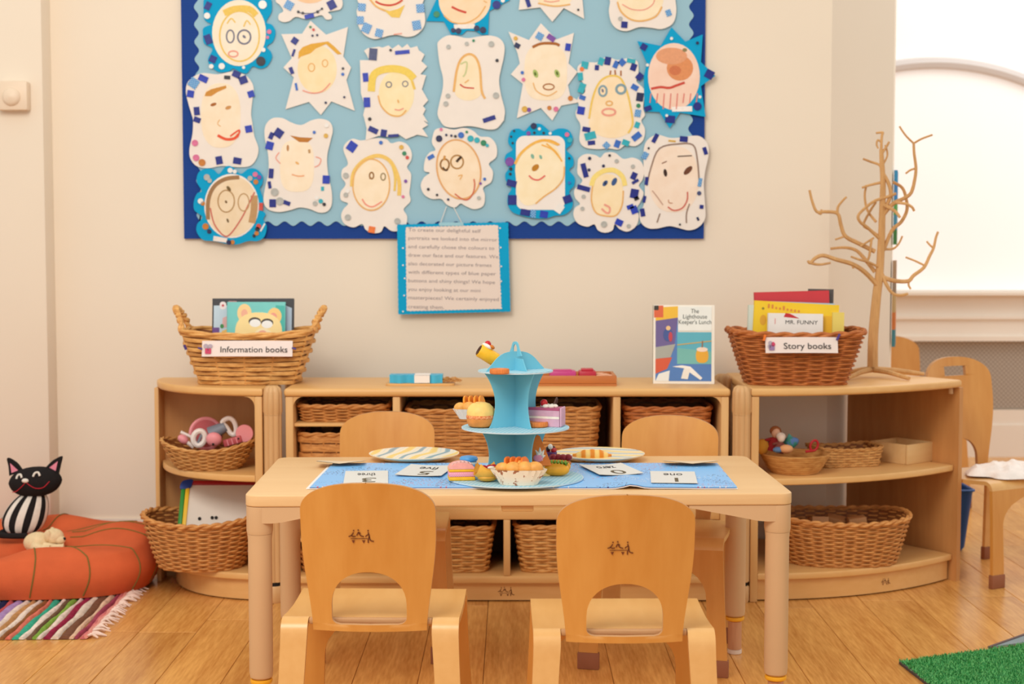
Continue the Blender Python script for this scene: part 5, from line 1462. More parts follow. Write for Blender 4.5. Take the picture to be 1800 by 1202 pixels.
num_card('three', '3', (597, 851), (676, 850), 829)
num_card('five', '5', (704, 836), (786, 838), 818, 0.002)
num_card('zero', '0', (1038, 837), (1116, 834), 819, 0.003)
num_card('one', '1', (1150, 849), (1232, 850), 829)
for (lab, xa, xb, rz) in (('blank pale card curling over the right rear corner of the mat', 1168, 1262, 0), ('blank pale card curling over the left rear corner of the mat', 556, 640, 0)):
    a, b = G(xa, 816, MTOP + .002), G(xb, 816, MTOP + .002)
    t = thing('number_card', lab, 'card', ((a.x + b.x) / 2, a.y + 0.045, MTOP + 0.001))
    w = (b - a).length
    g_ = lambda z: (lambda i, j: (-w / 2 + w * i / 12, -0.055 + 0.08 * j / 6 - 0.012 * (1 - abs(2 * i / 12 - 1)), z + 0.010 * (1 - j / 6) * (0.5 + 0.5 * abs(2 * i / 12 - 1))))
    MB().grid(13, 7, g_(0)).grid(13, 7, g_(0.0009)).build('paper', mat('card_tan', (226, 204, 172), 0.5), t)

# ---- striped plates
def plate_mat():
    m, nt, b = new_mat('striped_plate')
    tc = nt.nodes.new('ShaderNodeTexCoord')
    w = nt.nodes.new('ShaderNodeTexWave'); w.bands_direction = 'X'; w.inputs['Scale'].default_value = 4.6
    w.inputs['Distortion'].default_value = 3.0; w.inputs['Detail'].default_value = 1.5; w.inputs['Detail Scale'].default_value = 1.2
    mp = nt.nodes.new('ShaderNodeMapping'); mp.inputs['Rotation'].default_value = (0, 0, R(28))
    nt.links.new(tc.outputs['Object'], mp.inputs['Vector']); nt.links.new(mp.outputs['Vector'], w.inputs['Vector'])
    rp = nt.nodes.new('ShaderNodeValToRGB'); cr = rp.color_ramp
    cr.elements[0].position = 0.0; cr.elements[0].color = lin((124, 170, 186))
    cr.elements[1].position = 1.0; cr.elements[1].color = lin((248, 214, 120))
    for (p, c) in ((0.07, (150, 192, 204)), (0.12, (246, 240, 222)), (0.42, (246, 238, 218)), (0.5, (200, 224, 220)), (0.56, (247, 240, 220)), (0.8, (248, 240, 214)), (0.88, (248, 222, 140))):
        e = cr.elements.new(p); e.color = lin(c)
    nt.links.new(w.outputs['Fac'], rp.inputs['Fac']); nt.links.new(rp.outputs['Color'], b.inputs['Base Color'])
    b.inputs['Roughness'].default_value = 0.3
    return m
PLATE = plate_mat(); PEDGE = mat('plate_edge', (244, 226, 194), 0.35)
def plate(label, px, py, r, rot):
    c = G(px, py, TT)
    t = thing('paper_plate', label, 'plate', (c.x, c.y, TT), rot)
    MB().lathe([(r * .62, 0.0), (r * .66, 0.001), (r * .98, 0.0145), (r, 0.0165), (r * 1.0, 0.0178), (r * .985, 0.0182)], 64).build('underside', PEDGE, t)
    MB().lathe([(r * .983, 0.0184), (r * .95, 0.0172), (r * .70, 0.0056), (r * .64, 0.0038), (r * .3, 0.0034), (0.001, 0.0034)], 64).build('striped_face', PLATE, t)
    return t
plate('empty paper plate with blue and yellow stripes left of the cake stand', 728, 808, 0.114, 0.3)
pr_ = plate('striped paper plate with a toy croissant right of the cake stand', 1054, 808, 0.114, 1.9)

# ---- cake stand
sc0 = G(906, 840, MTOP); SZ = MTOP
st = thing('cake_stand', 'three-tier pale blue cardboard cake stand in the middle of the table', 'cake stand', (sc0.x, sc0.y, SZ), R(31))
CY = sc0.y
h2 = P(900, 752, CY).z - SZ; h3 = P(905, 653, CY).z - SZ; h4 = P(905, 600, CY).z - SZ
CBLUE = mat('card_sky', (112, 190, 212), 0.6, 0.03)
CDOT = two_tone('tier_check', (140, 196, 214), (186, 216, 226), 'checker', 150, 0.55)
CEDGE = mat('tier_edge', (196, 216, 224), 0.6)
def tier(r, z, cx=0.0):
    mb = MB(); mb.lathe([(r, 0), (r, 0.0028)], 64, (cx, 0, z))
    d = mb.build('tier_disc', CEDGE, st)
    MB().lathe([(r * .985, 0), (r * .985, 0.0006)], 64, (cx, 0, z + 0.0029)).build('tier_print', CDOT, d)
tier(0.157, 0.0002); tier(0.124, h2); tier(0.086, h3)
def webs(z0, z1, w0, wm, w1):
    N = 18; pr = []
    for k in range(N + 1):
        u = k / N
        w = (w0 + (w1 - w0) * u) - ((w0 + w1) / 2 - wm) * math.sin(PI * u) ** 0.8
        pr.append((w, z0 + (z1 - z0) * u))
    ol = [(w, z) for (w, z) in pr] + [(-w, z) for (w, z) in pr[::-1]]
    MB().prism(ol, -0.0013, 0.0013, 'xz').build('web_panel', CBLUE, st, False)
    MB().prism(ol, -0.0014, 0.0014, 'yz').build('web_panel', CBLUE, st, False)
webs(0.0036, h2 - 0.0002, 0.088, 0.070, 0.092)
webs(h2 + 0.0036, h3 - 0.0002, 0.070, 0.054, 0.082)
zc = h3 + 0.0036
A = [(-0.078, zc), (-0.066, zc + 0.012), (-0.045, zc + 0.032), (-0.02, zc + 0.042), (0.02, zc + 0.042), (0.045, zc + 0.032), (0.066, zc + 0.012), (0.078, zc)]
MB().prism(smooth_pts(A, False, 3), -0.0013, 0.0013, 'xz').build('top_wing', CBLUE, st, False)
# handle panel with a finger hole
hz = h4
out_ = [(-0.050, zc), (-0.040, zc + 0.014), (-0.028, zc + 0.034), (-0.017, zc + 0.05), (-0.016, hz - 0.014), (-0.010, hz - 0.003), (0, hz), (0.010, hz - 0.003), (0.016, hz - 0.014), (0.017, zc + 0.05), (0.028, zc + 0.034), (0.040, zc + 0.014), (0.050, zc)]
ho = smooth_pts(out_, False, 3)
zk = hz - 0.033
mb = MB()
lower = [p for p in ho if p[1] <= zk]
mb.prism(lower, -0.0014, 0.0014, 'yz')
inner = [(0.009 * math.cos(R(a)), hz - 0.019 + 0.013 * math.sin(R(a))) for a in range(0, 181, 15)]
half = [p for p in ho if p[1] >= zk - 0.001]
mb.prism(half + [(0.009, zk)] + inner + [(-0.009, zk)], -0.0014, 0.0014, 'yz')
mb.build('handle', CBLUE, st, False)

# ---- toy food; each piece is a thing of its own standing on its tier
def at_tier(px, py, z): return G(px, py, z)
Z1, Z2, Z3 = SZ + 0.0040, SZ + h2 + 0.0040, SZ + h3 + 0.0040
def F(nm, label, px, py, z, rz=0.0, rot=None, dy=0.0):
    q = G(px, py, z)
    return thing(nm, label, 'toy food', (q.x, q.y + dy, z), rz, None, rot)
FM = lambda n_, c, r=0.5, v=0.08, b=0.15: mat('food_' + n_, c, r, v, 60, b, 110, 0.4)
BERRY = FM('berry', (196, 30, 36), 0.35); CREAM = FM('cream', (246, 236, 222), 0.5); ORNG = FM('orange', (244, 150, 34), 0.4); PASTRY = FM('pastry', (236, 168, 82), 0.5, 0.18)
YEL = FM('yellow', (246, 186, 38), 0.45); CRUST = FM('crust', (216, 124, 56), 0.6, 0.15, 0.3); CHOC = FM('chocolate', (66, 34, 26), 0.4)
def berry(p, r, parent, m=None): return MB().ball(p, (r, r, r * 1.15), 12, 8, lambda q: q * (1 - 0.25 * max(0, q.z))).build('strawberry', m or BERRY, parent)

# cake roll on the top tier
f = F('cake_roll', 'yellow toy cake roll topped with cream and a strawberry on the top tier', 872, 645, Z3, R(-35), None, 0.02)
f.rotation_euler = (R(0), R(-58), R(12))
f.location.z += 0.014; f.location.y += 0.004
MB().lathe([(0.015, 0.0), (0.0165, 0.002), (0.0165, 0.046), (0.015, 0.048)], 28).build('sponge', YEL, f)
mb = MB(); sp = [((0.003 + 0.0105 * k / 40) * math.cos(k * 0.42), (0.003 + 0.0105 * k / 40) * math.sin(k * 0.42), 0.0485) for k in range(41)]
mb.tube(sp, 0.0012, 5); mb.build('cream_spiral', CHOC, f)
MB().ball((0.0165, 0, 0.036), (0.006, 0.014, 0.013), 14, 8).build('cream_blob', CREAM, f)
berry((0.0225, 0.003, 0.038), 0.008, f)
MB().ball((0.021, -0.004, 0.026), (0.005, 0.009, 0.007), 12, 8).build('orange_slice', FM('amber', (206, 116, 34)), f)
# biscuits
def biscuit(label, px, py, z, r):
    f = F('biscuit', label, px, py, z)
    MB().lathe([(r * .92, 0), (r, 0.002), (r, 0.0095), (r * .96, 0.0115), (r * .84, 0.0118), (r * .8, 0.0098), (0.001, 0.0098)], 48, (0, 0, 0), lambda a, z_: 1 + 0.022 * math.cos(24 * a)).build('crust', CRUST, f)
    MB().lathe([(r * .77, 0.0098), (r * .74, 0.0108), (0.001, 0.0108)], 32).build('filling', FM('caramel', (224, 132, 58), 0.4), f)
biscuit('round orange-brown toy biscuit on the top tier', 878, 657, Z3, 0.0215)
biscuit('round toy tart in front of the pink cake slice on the middle tier', 945, 750, Z2, 0.0235)
# bun
f = F('bun', 'toy bun with sesame top and crumbed base on the middle tier', 845, 750, Z2)
MB().lathe([(0.022, 0), (0.028, 0.003), (0.032, 0.012), (0.0325, 0.02)], 36).build('base_bun', FM('bun_base', (222, 142, 66), 0.55, 0.12), f)
MB().lathe([(0.0325, 0.0202), (0.0335, 0.0225), (0.0325, 0.0275)], 36).build('crumb_layer', two_tone('food_crumb', (222, 110, 56), (244, 176, 120), 'noise', 300, 0.7, 'X', 0.4, 0.6), f)
MB().lathe([(0.0318, 0.0277), (0.0322, 0.034), (0.029, 0.045), (0.021, 0.053), (0.010, 0.057), (0.001, 0.0578)], 36).build('top_bun', FM('bun_top', (244, 206, 118), 0.5, 0.08), f)
mb = MB(); random.seed(3)
for k in range(26):
    a = random.uniform(0, 2 * PI); r_ = random.uniform(0.002, 0.016)
    mb.ball((r_ * math.cos(a), r_ * math.sin(a), 0.0578 - 0.26 * r_ * r_ / 0.021 * 1.1), (0.0018, 0.001, 0.0008), 6, 4)
s_ = mb.build('sesame', FM('sesame', (206, 140, 70)), f); s_['kind'] = 'stuff'
# boat of pastry in a paper case
def paper_boat(f, L, Wd, H, pm, seed=0):
    n = 44
    def ringp(k, s, z):
        a = 2 * PI * k / n
        fl_ = 1 + (0.05 if k % 2 else -0.03) * (z / H)
        c, s2 = math.cos(a), math.sin(a)
        x = math.copysign(abs(c) ** 0.8, c) * L * s * fl_; y = math.copysign(abs(s2) ** 0.8, s2) * Wd * s * fl_
        return (x, y, z)
    mb = MB()
    mb.grid(n, 4, lambda i, j: ringp(i, 0.68 + 0.32 * j / 3, H * j / 3), True)
    mb.grid(n, 4, lambda i, j: ringp(i, (0.68 + 0.32 * j / 3) * 0.965, H * j / 3 + 0.0006), True)
    mb.add([ringp(k, 0.68, 0) for k in range(n)], [tuple(range(n))])
    mb.build('paper_case', pm, f, True, None, 0, 25)
PAPERCASE = two_tone('printed_case', (168, 112, 84), (240, 228, 208), 'noise', 70, 0.6, 'X', 0.38, 0.43)
def segs(f, n, x0, dx, y, z, r, tilt, m=ORNG):
    for k in range(n):
        pts = [(r * math.cos(R(a)), r * math.sin(R(a))) for a in range(-10, 191, 20)]
        mb = MB().prism(pts, -0.0022, 0.0022, 'xz')
        mb.xf(Matrix.Translation((x0 + dx * k, y, z)) @ Matrix.Rotation(R(62), 4, 'Z') @ Matrix.Rotation(R(tilt), 4, 'X'))
        mb.build('orange_segment', m, f)
f = F('pastry_boat', 'toy pastry boat with orange segments in a white paper case on the middle tier', 829, 737, Z2, R(8), None, 0.02)
paper_boat(f, 0.044, 0.026, 0.024, mat('plain_case', (242, 230, 218), 0.6))
for (x_, y_, r_) in ((-0.028, -0.004, 0.016), (-0.008, -0.008, 0.018), (0.016, -0.006, 0.018)):
    MB().ball((x_, y_, 0.026), (r_, r_ * .9, r_ * .85), 16, 10).build('puff', PASTRY, f)
segs(f, 4, -0.012, 0.0125, 0.008, 0.038, 0.0165, -12)
# pink cake slice
f = F('cake_slice', 'pink and lilac toy cake slice with a strawberry on the middle tier', 957, 749, Z2, R(-14), None, 0.012)
PKC = FM('lilac', (214, 168, 190), 0.5); PKD = FM('berrypink', (182, 84, 122), 0.5)
tri = [(-0.042, -0.012), (0.04, -0.022), (0.042, 0.024), (0.0, 0.012)]
for (za, zb_, m_, nm, k_) in ((0, 0.018, PKC, 'sponge', 1.0), (0.0182, 0.0235, CREAM, 'cream_layer', 0.985), (0.0237, 0.037, PKC, 'sponge', 1.0), (0.0372, 0.043, PKD, 'icing', 1.0)):
    MB().prism([(x * k_, y * k_) for (x, y) in tri], za, zb_).build(nm, m_, f, False)
MB().box(0.0405, 0.045, -0.022, 0.024, 0, 0.044, 0.002).build('rear_icing', PKC, f)
for k in range(6):
    a = k * PI / 3
    MB().ball((0.012 + 0.013 * math.cos(a), -0.002 + 0.01 * math.sin(a), 0.046), (0.008, 0.006, 0.005), 10, 7).build('cream_swirl', CREAM, f)
berry((0.0, -0.004, 0.054), 0.009, f)
mb = MB().tube([(0.022, -0.002, 0.048), (0.030, -0.002, 0.066)], 0.0022, 6).tube([(0.026, 0.004, 0.048), (0.030, 0.004, 0.062)], 0.0022, 6)
mb.build('wafer_stick', FM('wafer', (90, 62, 54)), f)
# base tier
f = F('layer_cake', 'pink and yellow layered toy cake with icing at the left of the bottom tier', 811, 842, Z1, R(6), None, 0.0)
pw, pd = 0.030, 0.024
for (za, zb_, m_, nm) in ((0, 0.0085, YEL, 'sponge'), (0.0087, 0.0195, two_tone('food_pinkdot', (236, 120, 150), (246, 196, 206), 'checker', 420, 0.5), 'cream_layer'), (0.0197, 0.026, YEL, 'sponge')):
    MB().box(-pw, pw, -pd, pd, za, zb_, 0.002).build(nm, m_, f)
mb = MB().grid(15, 9, lambda i, j: (-pw + 2 * pw * i / 14, -pd + 2 * pd * j / 8, 0.0262 + 0.014 * math.sin(PI * i / 14) ** 0.5))
mb.grid(15, 2, lambda i, j: (-pw + 2 * pw * i / 14, -pd, 0.0262 + j * 0.014 * math.sin(PI * i / 14) ** 0.5)).grid(15, 2, lambda i, j: (-pw + 2 * pw * i / 14, pd, 0.0262 + j * 0.014 * math.sin(PI * i / 14) ** 0.5))
ic = mb.build('pink_icing', FM('pinkicing', (246, 170, 160), 0.35), f)
zig = [(-0.022 + 0.0044 * k, -0.020 + (0.012 if k % 2 else 0) + 0.0012 * k, 0.0275 + 0.0142 * math.sin(PI * (0.008 + 0.0044 * k) / 0.06) ** 0.5) for k in range(11)]
MB().tube(zig, 0.0009, 5).build('icing_drizzle', FM('drizzle', (246, 226, 220)), ic)
f = F('macaron', 'blue toy macaron behind the pink layered cake', 824, 824, Z1, 0, None, 0.0)
for z_ in (0.0, 0.018):
    MB().lathe([(0.016, 0), (0.021, 0.003), (0.022, 0.007), (0.019, 0.0115), (0.010, 0.0135), (0.001, 0.014)] if z_ else [(0.012, 0), (0.020, 0.003), (0.0225, 0.009), (0.0215, 0.0125)], 32, (0, 0, z_)).build('shell', FM('macblue', (82, 156, 216), 0.4), f)
MB().lathe([(0.0195, 0.0126), (0.0195, 0.0179)], 28).build('filling', CREAM, f)
f = F('pastry_roll', 'yellow toy pastry folded around strawberries on the bottom tier', 857, 846, Z1, R(18))
mb = MB().grid(21, 11, lambda i, j: ((0.033 - 0.006 * abs(i / 20 * 2 - 1)) * (j / 5 - 1) * math.cos((i / 20 - .5) * 1.2), 0.024 * math.sin(PI * (i / 20 - .5)) * (1 - 0.25 * (j / 5 - 1) ** 2), 0.004 + 0.024 * (1 - math.cos(PI * (i / 20 - .5))) + 0.012 * (j / 5 - 1) ** 2))
s = len(mb.v)
mb.grid(21, 11, lambda i, j: (0.9 * (0.033 - 0.006 * abs(i / 20 * 2 - 1)) * (j / 5 - 1) * math.cos((i / 20 - .5) * 1.2), 0.8 * 0.024 * math.sin(PI * (i / 20 - .5)) * (1 - 0.25 * (j / 5 - 1) ** 2), 0.010 + 0.021 * (1 - math.cos(PI * (i / 20 - .5))) + 0.012 * (j / 5 - 1) ** 2))
mb.build('dough', FM('dough', (242, 184, 76), 0.5), f)
MB().ball((0, 0, 0.010), (0.024, 0.019, 0.010), 16, 8).build('dough_base', FM('dough2', (236, 172, 60), 0.5), f)
for (x_, y_) in ((-0.010, -0.004), (0.005, 0.0), (0.016, 0.004)):
    berry((x_, y_, 0.029), 0.0105, f, FM('deepberry', (176, 34, 44), 0.35))
MB().ball((0.006, -0.008, 0.032), (0.009, 0.004, 0.004), 10, 7).build('cream_blob', CREAM, f)
f = F('pastry_boat', 'large toy pastry boat with orange peaks in a printed paper case at the front', 912, 851, Z1, R(-3))
paper_boat(f, 0.061, 0.030, 0.034, PAPERCASE)
for (x_, y_, r_) in ((-0.036, -0.004, 0.016), (-0.012, -0.010, 0.019), (0.014, -0.008, 0.020), (0.036, -0.004, 0.019), (0.0, 0.01, 0.02)):
    MB().ball((x_, y_, 0.036), (r_, r_ * .9, r_ * .85), 16, 10).build('puff', PASTRY, f)
segs(f, 4, -0.024, 0.0125, 0.010, 0.046, 0.015, -14, FM('carrot', (240, 122, 34), 0.4))
f = F('cake_wedge', 'orange toy cake wedge with a pink and white flower leaning on the stand', 947, 838, Z1, R(10), None, 0.014)
mb = MB().add([(-0.026, -0.006, 0.0), (0.026, -0.006, 0.0), (0.026, 0.03, 0.0), (-0.026, 0.03, 0.0), (-0.026, -0.004, 0.036), (0.026, -0.004, 0.036), (0.026, 0.03, 0.036), (-0.026, 0.03, 0.036)], [(0, 1, 2, 3), (4, 5, 6, 7), (0, 1, 5, 4), (1, 2, 6, 5), (2, 3, 7, 6), (3, 0, 4, 7)])
mb.build('cream_body', FM('vanilla', (246, 212, 140), 0.5), f, False)
wd = [(-0.030, 0.0), (0.029, 0.0), (0.006, 0.070), (0.0, 0.074), (-0.006, 0.068)]
mb = MB().prism(wd, -0.004, 0.004, 'xz'); mb.xf(Matrix.Translation((0.0, -0.008, 0.024)) @ Matrix.Rotation(R(-22), 4, 'X'))
mb.build('orange_glaze', FM('glaze', (252, 136, 48), 0.35), f, False)
mb = MB()
for k in range(7):
    a = PI * (k - 3) / 3.6
    p0 = Vector((0.0, -0.013, 0.046)); p1 = p0 + Vector((math.sin(a) * 0.013, -0.001, 0.006 + math.cos(a) * 0.016))
    mb.tube([tuple(p0), tuple((p0 + p1) / 2 + Vector((0, -0.003, 0))), tuple(p1)], [0.004, 0.0042, 0.0008], 6)
mb.build('white_petals', CREAM, f)
MB().ball((-0.004, -0.016, 0.044), (0.012, 0.005, 0.009), 14, 8).build('pink_petals', FM('petalpink', (244, 150, 176), 0.4), f)
f = F('berry_dessert', 'small purple toy dessert with berries behind the orange wedge', 969, 822, Z1, 0, None, 0.02)
f.location.z = Z1
MB().lathe([(0.010, 0), (0.014, 0.004), (0.0145, 0.034), (0.013, 0.036), (0.001, 0.036)], 24).build('cup', FM('plum', (96, 50, 110), 0.35), f)
for k in range(7):
    a = k * 0.9
    MB().ball((0.008 * math.cos(a), 0.008 * math.sin(a), 0.040 + 0.004 * (k % 3)), 0.0058, 10, 7).build('berry', (BERRY, CHOC, CREAM)[k % 3], f)
f = F('berry_tart', 'dark red toy berry pastry behind the toy hot dog', 986, 826, Z1, R(-8), None, 0.03)
for k in range(4):
    MB().ball((-0.018 + 0.012 * k, 0.002 * (k % 2), 0.012 + 0.014), (0.010, 0.010, 0.008), 12, 8).build('berry', FM('cherry', (150, 22, 32), 0.3), f)
MB().ball((0, 0, 0.012), (0.026, 0.012, 0.011), 16, 8).build('crust', CRUST, f)
f = F('hot_dog', 'yellow toy bun with green lettuce at the right of the bottom tier', 977, 836, Z1, R(-12), None, 0.004)
MB().ball((0, -0.004, 0.015), (0.033, 0.016, 0.015), 22, 12, lambda q: Vector((math.copysign(abs(q.x) ** 0.7, q.x), q.y, q.z))).build('lower_bun', FM('bunyellow', (244, 168, 40), 0.45), f)
MB().ball((0, 0.012, 0.02), (0.033, 0.012, 0.015), 22, 12, lambda q: Vector((math.copysign(abs(q.x) ** 0.7, q.x), q.y, q.z))).build('upper_bun', FM('bunyellow', (244, 168, 40), 0.45), f)
mb = MB().grid(41, 4, lambda i, j: (-0.028 + 0.056 * i / 40, -0.010 + 0.008 * j, 0.029 + 0.0035 * math.sin(i * 1.1) + 0.004 * math.sin(j)))
mb.grid(41, 4, lambda i, j: (-0.028 + 0.056 * i / 40, -0.010 + 0.008 * j, 0.0265 + 0.0035 * math.sin(i * 1.1) + 0.004 * math.sin(j)))
mb.build('lettuce', FM('lettuce', (120, 170, 44), 0.5), f)
# croissant on the plate
cz = TT + 0.0045
f = F('croissant', 'striped orange toy croissant lying on the right plate', 1041, 813, cz, R(0), None, 0.0)
mb = MB()
pth, rad = [], []
for k in range(37):
    u = k / 36 * 2 - 1
    pth.append((0.047 * u, 0.012 * u * u, 0.0165)); rad.append(0.0165 * max(0.25, (1 - abs(u) ** 2.6)) * (1 + 0.05 * math.cos(u * 15)))
mb.tube(pth, rad, 14); mb.build('body', two_tone('food_croissant', (228, 136, 36), (248, 206, 120), 'wave', 14, 0.45, 'X', 0.25, 0.75), f)
# ================================================================== twig tree on the right shelf
TWIG = wood('twig_bark', (224, 176, 116), (188, 138, 84), 'Z', 24, 5, 0.75)
def bend3(pts):
    return smooth_pts(pts, False, 4)
TY = 4.86
tree_b = P(1533, 640, TY)
tree = thing('twig_tree', 'bare wrapped twig tree standing on the right curved shelf', 'twig tree', (tree_b.x, TY, TOP))
def TP(px, py, d=0.0):
    q = P(px, py, TY + d)
    return (q.x - tree_b.x, d, q.z - TOP)
def branch(name, pts, r0, r1, parent=None, n=7):
    p3 = bend3([TP(*p) for p in pts])
    N = len(p3)
    return MB().tube(p3, [r0 + (r1 - r0) * i / (N - 1) for i in range(N)], n).build(name, TWIG, parent or tree)
mb = MB()
trunk_pts = [(1534, 645), (1535, 590), (1541, 520), (1546, 480), (1549, 430), (1551, 370), (1552, 320), (1550, 280), (1549, 262)]
branch('trunk', trunk_pts, 0.0175, 0.006)
for (e, d) in (((1490, 668), -0.075), ((1598, 669), -0.085), ((1624, 661), -0.02), ((1500, 655), 0.06)):
    q = G(e[0], e[1], TOP)
    loc_ = Vector((q.x - tree_b.x, q.y - TY, 0.0065)) if d < 0 else Vector((-0.07, 0.06, 0.0065))
    p3 = bend3([(0, 0, 0.024), tuple(loc_ * 0.45 + Vector((0, 0, 0.017))), tuple(loc_)])
    MB().tube(p3, [0.010 - 0.004 * i / (len(p3) - 1) for i in range(len(p3))], 7).build('foot', TWIG, tree)
BRS = [
 ([(1541, 500), (1520, 478), (1498, 464), (1470, 456), (1448, 449), (1434, 453), (1424, 462), (1420, 458)], 0.0075, 0.003, -0.03),
 ([(1424, 462), (1440, 465), (1460, 462)], 0.004, 0.002, -0.03),
 ([(1498, 464), (1500, 472)], 0.003, 0.002, -0.03),
 ([(1538, 478), (1520, 455), (1505, 440), (1485, 435), (1460, 437)], 0.006, 0.0025, 0.03),
 ([(1538, 442), (1510, 428), (1486, 415), (1478, 395), (1472, 375), (1450, 372), (1436, 372), (1428, 355), (1423, 334)], 0.0065, 0.0025, 0.0),
 ([(1436, 372), (1443, 376), (1444, 368)], 0.0035, 0.002, 0.0),
 ([(1472, 375), (1473, 364), (1480, 354), (1488, 346)], 0.004, 0.002, 0.0),
 ([(1486, 415), (1468, 421)], 0.003, 0.0018, 0.0),
 ([(1512, 433), (1525, 425), (1536, 418)], 0.003, 0.002, -0.02),
 ([(1532, 420), (1528, 450), (1522, 462)], 0.0035, 0.0025, -0.03),
 ([(1546, 470), (1525, 460), (1510, 456), (1496, 451)], 0.004, 0.002, -0.06),
 ([(1547, 485), (1570, 493), (1596, 494), (1606, 484), (1624, 470), (1634, 450), (1641, 436), (1645, 418), (1649, 407)], 0.0065, 0.0022, -0.02),
 ([(1626, 467), (1610, 459), (1592, 452)], 0.003, 0.0018, -0.02), ([(1641, 436), (1634, 430), (1629, 424)], 0.003, 0.0018, -0.02),
 ([(1600, 490), (1597, 500), (1601, 508)], 0.0032, 0.002, -0.02),
 ([(1548, 475), (1558, 500), (1570, 516), (1584, 519), (1596, 516)], 0.006, 0.0025, -0.05),
 ([(1553, 440), (1568, 405), (1584, 390), (1594, 370), (1593, 350), (1586, 330), (1570, 320)], 0.0055, 0.003, 0.02),
 ([(1552, 438), (1570, 437), (1580, 428), (1586, 415)], 0.0035, 0.002, 0.04),
 ([(1544, 418), (1525, 400), (1512, 390), (1509, 378), (1525, 362), (1540, 352), (1560, 346), (1575, 340)], 0.005, 0.0028, -0.04),
 ([(1546, 416), (1530, 404), (1518, 395), (1530, 370), (1540, 355)], 0.004, 0.0022, 0.03),
 ([(1540, 390), (1525, 370), (1520, 345), (1523, 325)], 0.004, 0.0022, 0.05), 
 ([(1552, 378), (1570, 358), (1590, 348), (1602, 338), (1608, 315), (1610, 295), (1607, 270), (1606, 252)], 0.006, 0.0025, -0.02),
 ([(1606, 252), (1592, 238), (1581, 222)], 0.003, 0.0018, -0.02), ([(1606, 252), (1620, 244), (1639, 237)], 0.003, 0.0018, -0.02),
 ([(1609, 296), (1600, 299), (1592, 305)], 0.003, 0.0018, -0.02), ([(1602, 338), (1604, 328)], 0.005, 0.002, -0.02),
 ([(1575, 356), (1592, 358), (1603, 364), (1607, 371)], 0.0042, 0.0025, -0.05),
 ([(1552, 360), (1572, 370), (1582, 382)], 0.005, 0.003, -0.06),
 ([(1549, 300), (1560, 318), (1566, 340), (1558, 362)], 0.005, 0.004, -0.02),
 ([(1549, 300), (1546, 290), (1530, 284), (1517, 279)], 0.004, 0.002, 0.0),
 ([(1552, 320), (1530, 325), (1515, 330)], 0.004, 0.002, 0.02),
 ([(1549, 264), (1550, 240), (1552, 233), (1546, 233), (1540, 234)], 0.004, 0.002, 0.0), ([(1549, 250), (1543, 246), (1541, 254), (1544, 261)], 0.003, 0.0016, 0.0),
 ([(1550, 270), (1558, 258), (1563, 249)], 0.0038, 0.002, -0.02), ([(1552, 290), (1560, 272), (1556, 255)], 0.003, 0.0018, 0.03),
]
for (pl_, r0, r1, dd) in BRS:
    N = len(pl_)
    pts = []
    tx_ = 1548
    for i, p in enumerate(pl_):
        far = min(1.0, abs(p[0] - tx_) / 45)
        pts.append((p[0], p[1], dd * far))
    branch('branch', pts, r0 * 1.12, r1 * 1.35 + 0.0006, None, 6)

# ================================================================== things on the left curved shelf
zL1 = zmL + 0.0006
lb_c = P(366, 805, 4.62)
bk_ = thing('toy_basket', 'low oval wicker basket of pink toys on the left curved shelf', 'basket', (lb_c.x, 4.635, zL1))
basket(bk_, (0.142, 0.105), (0.088, 0.07), 0.062, 2.2, 9, 26, 0.003, 0.0026, WK_TAN, 0.75, True, 0.005, 0.026)
PINK = mat('toy_pink', (236, 150, 156), 0.45, 0.04); PINKD = mat('toy_rose', (192, 84, 88), 0.45, 0.04); TGREY = mat('toy_grey', (128, 134, 146), 0.45, 0.04); TWHITE = mat('toy_white', (238, 226, 218), 0.45, 0.03)
def TOYP(px, py, Y): return P(px, py, Y)
def disc_y(r0, r1, n=28):
    """flat ring or disc in the xz plane"""
    mb = MB()
    prof = [(r0, -0.004), (r1, -0.004), (r1, 0.004), (r0, 0.004)]
    mb.lathe(prof + [prof[0]], n) if r0 > 0 else mb.lathe([(0.001, -0.004), (r1, -0.004), (r1, 0.004), (0.001, 0.004)], n)
    mb.xf(Matrix.Rotation(PI / 2, 4, 'X'))
    return mb
q = TOYP(362, 762, 4.66)
t = thing('toy_mirror', 'round pink-rimmed toy mirror in the left oval basket', 'toy', q, 0, None, (R(-12), R(-18), R(20)))
MB().tube([(0.046 * math.cos(R(a)), 0, 0.046 * math.sin(R(a))) for a in range(0, 360, 10)], 0.006, 8, True).build('rim', PINK, t)
disc_y(0, 0.042).build('disc', PINKD, t)
MB().tube([(0.0, 0, -0.045), (0.0, 0.0, -0.085)], [0.009, 0.006], 8).build('handle', PINK, t)
q = TOYP(386, 755, 4.63)
t = thing('toy_dryer', 'grey and white toy hair dryer lying in the left oval basket', 'toy', q, 0, None, (0, R(-28), 0))
MB().tube([(-0.03, 0, 0), (0.022, 0, 0)], [0.024, 0.015], 16).build('barrel', TGREY, t)
MB().tube(smooth_pts([(0.018, 0, 0.016), (0.04, 0, 0.018), (0.05, 0, 0.004), (0.046, 0, -0.02), (0.034, 0, -0.034), (0.024, 0, -0.026), (0.022, 0, -0.004)], True, 4), 0.0075, 8, True).build('handle_loop', TWHITE, t)
q = TOYP(350, 770, 4.60)
t = thing('toy_ring', 'white toy teething ring in front of the pink mirror', 'toy', q, 0, None, (0, R(15), R(10)))
MB().tube([(0.017 * math.cos(R(a)), 0, 0.022 * math.sin(R(a))) for a in range(0, 360, 12)], 0.0085, 8, True).build('ring', TWHITE, t)
MB().tube([(0.0, 0, -0.018), (0.004, 0, 0.014)], 0.004, 6).build('bar', TGREY, t)
q = TOYP(376, 772, 4.585)
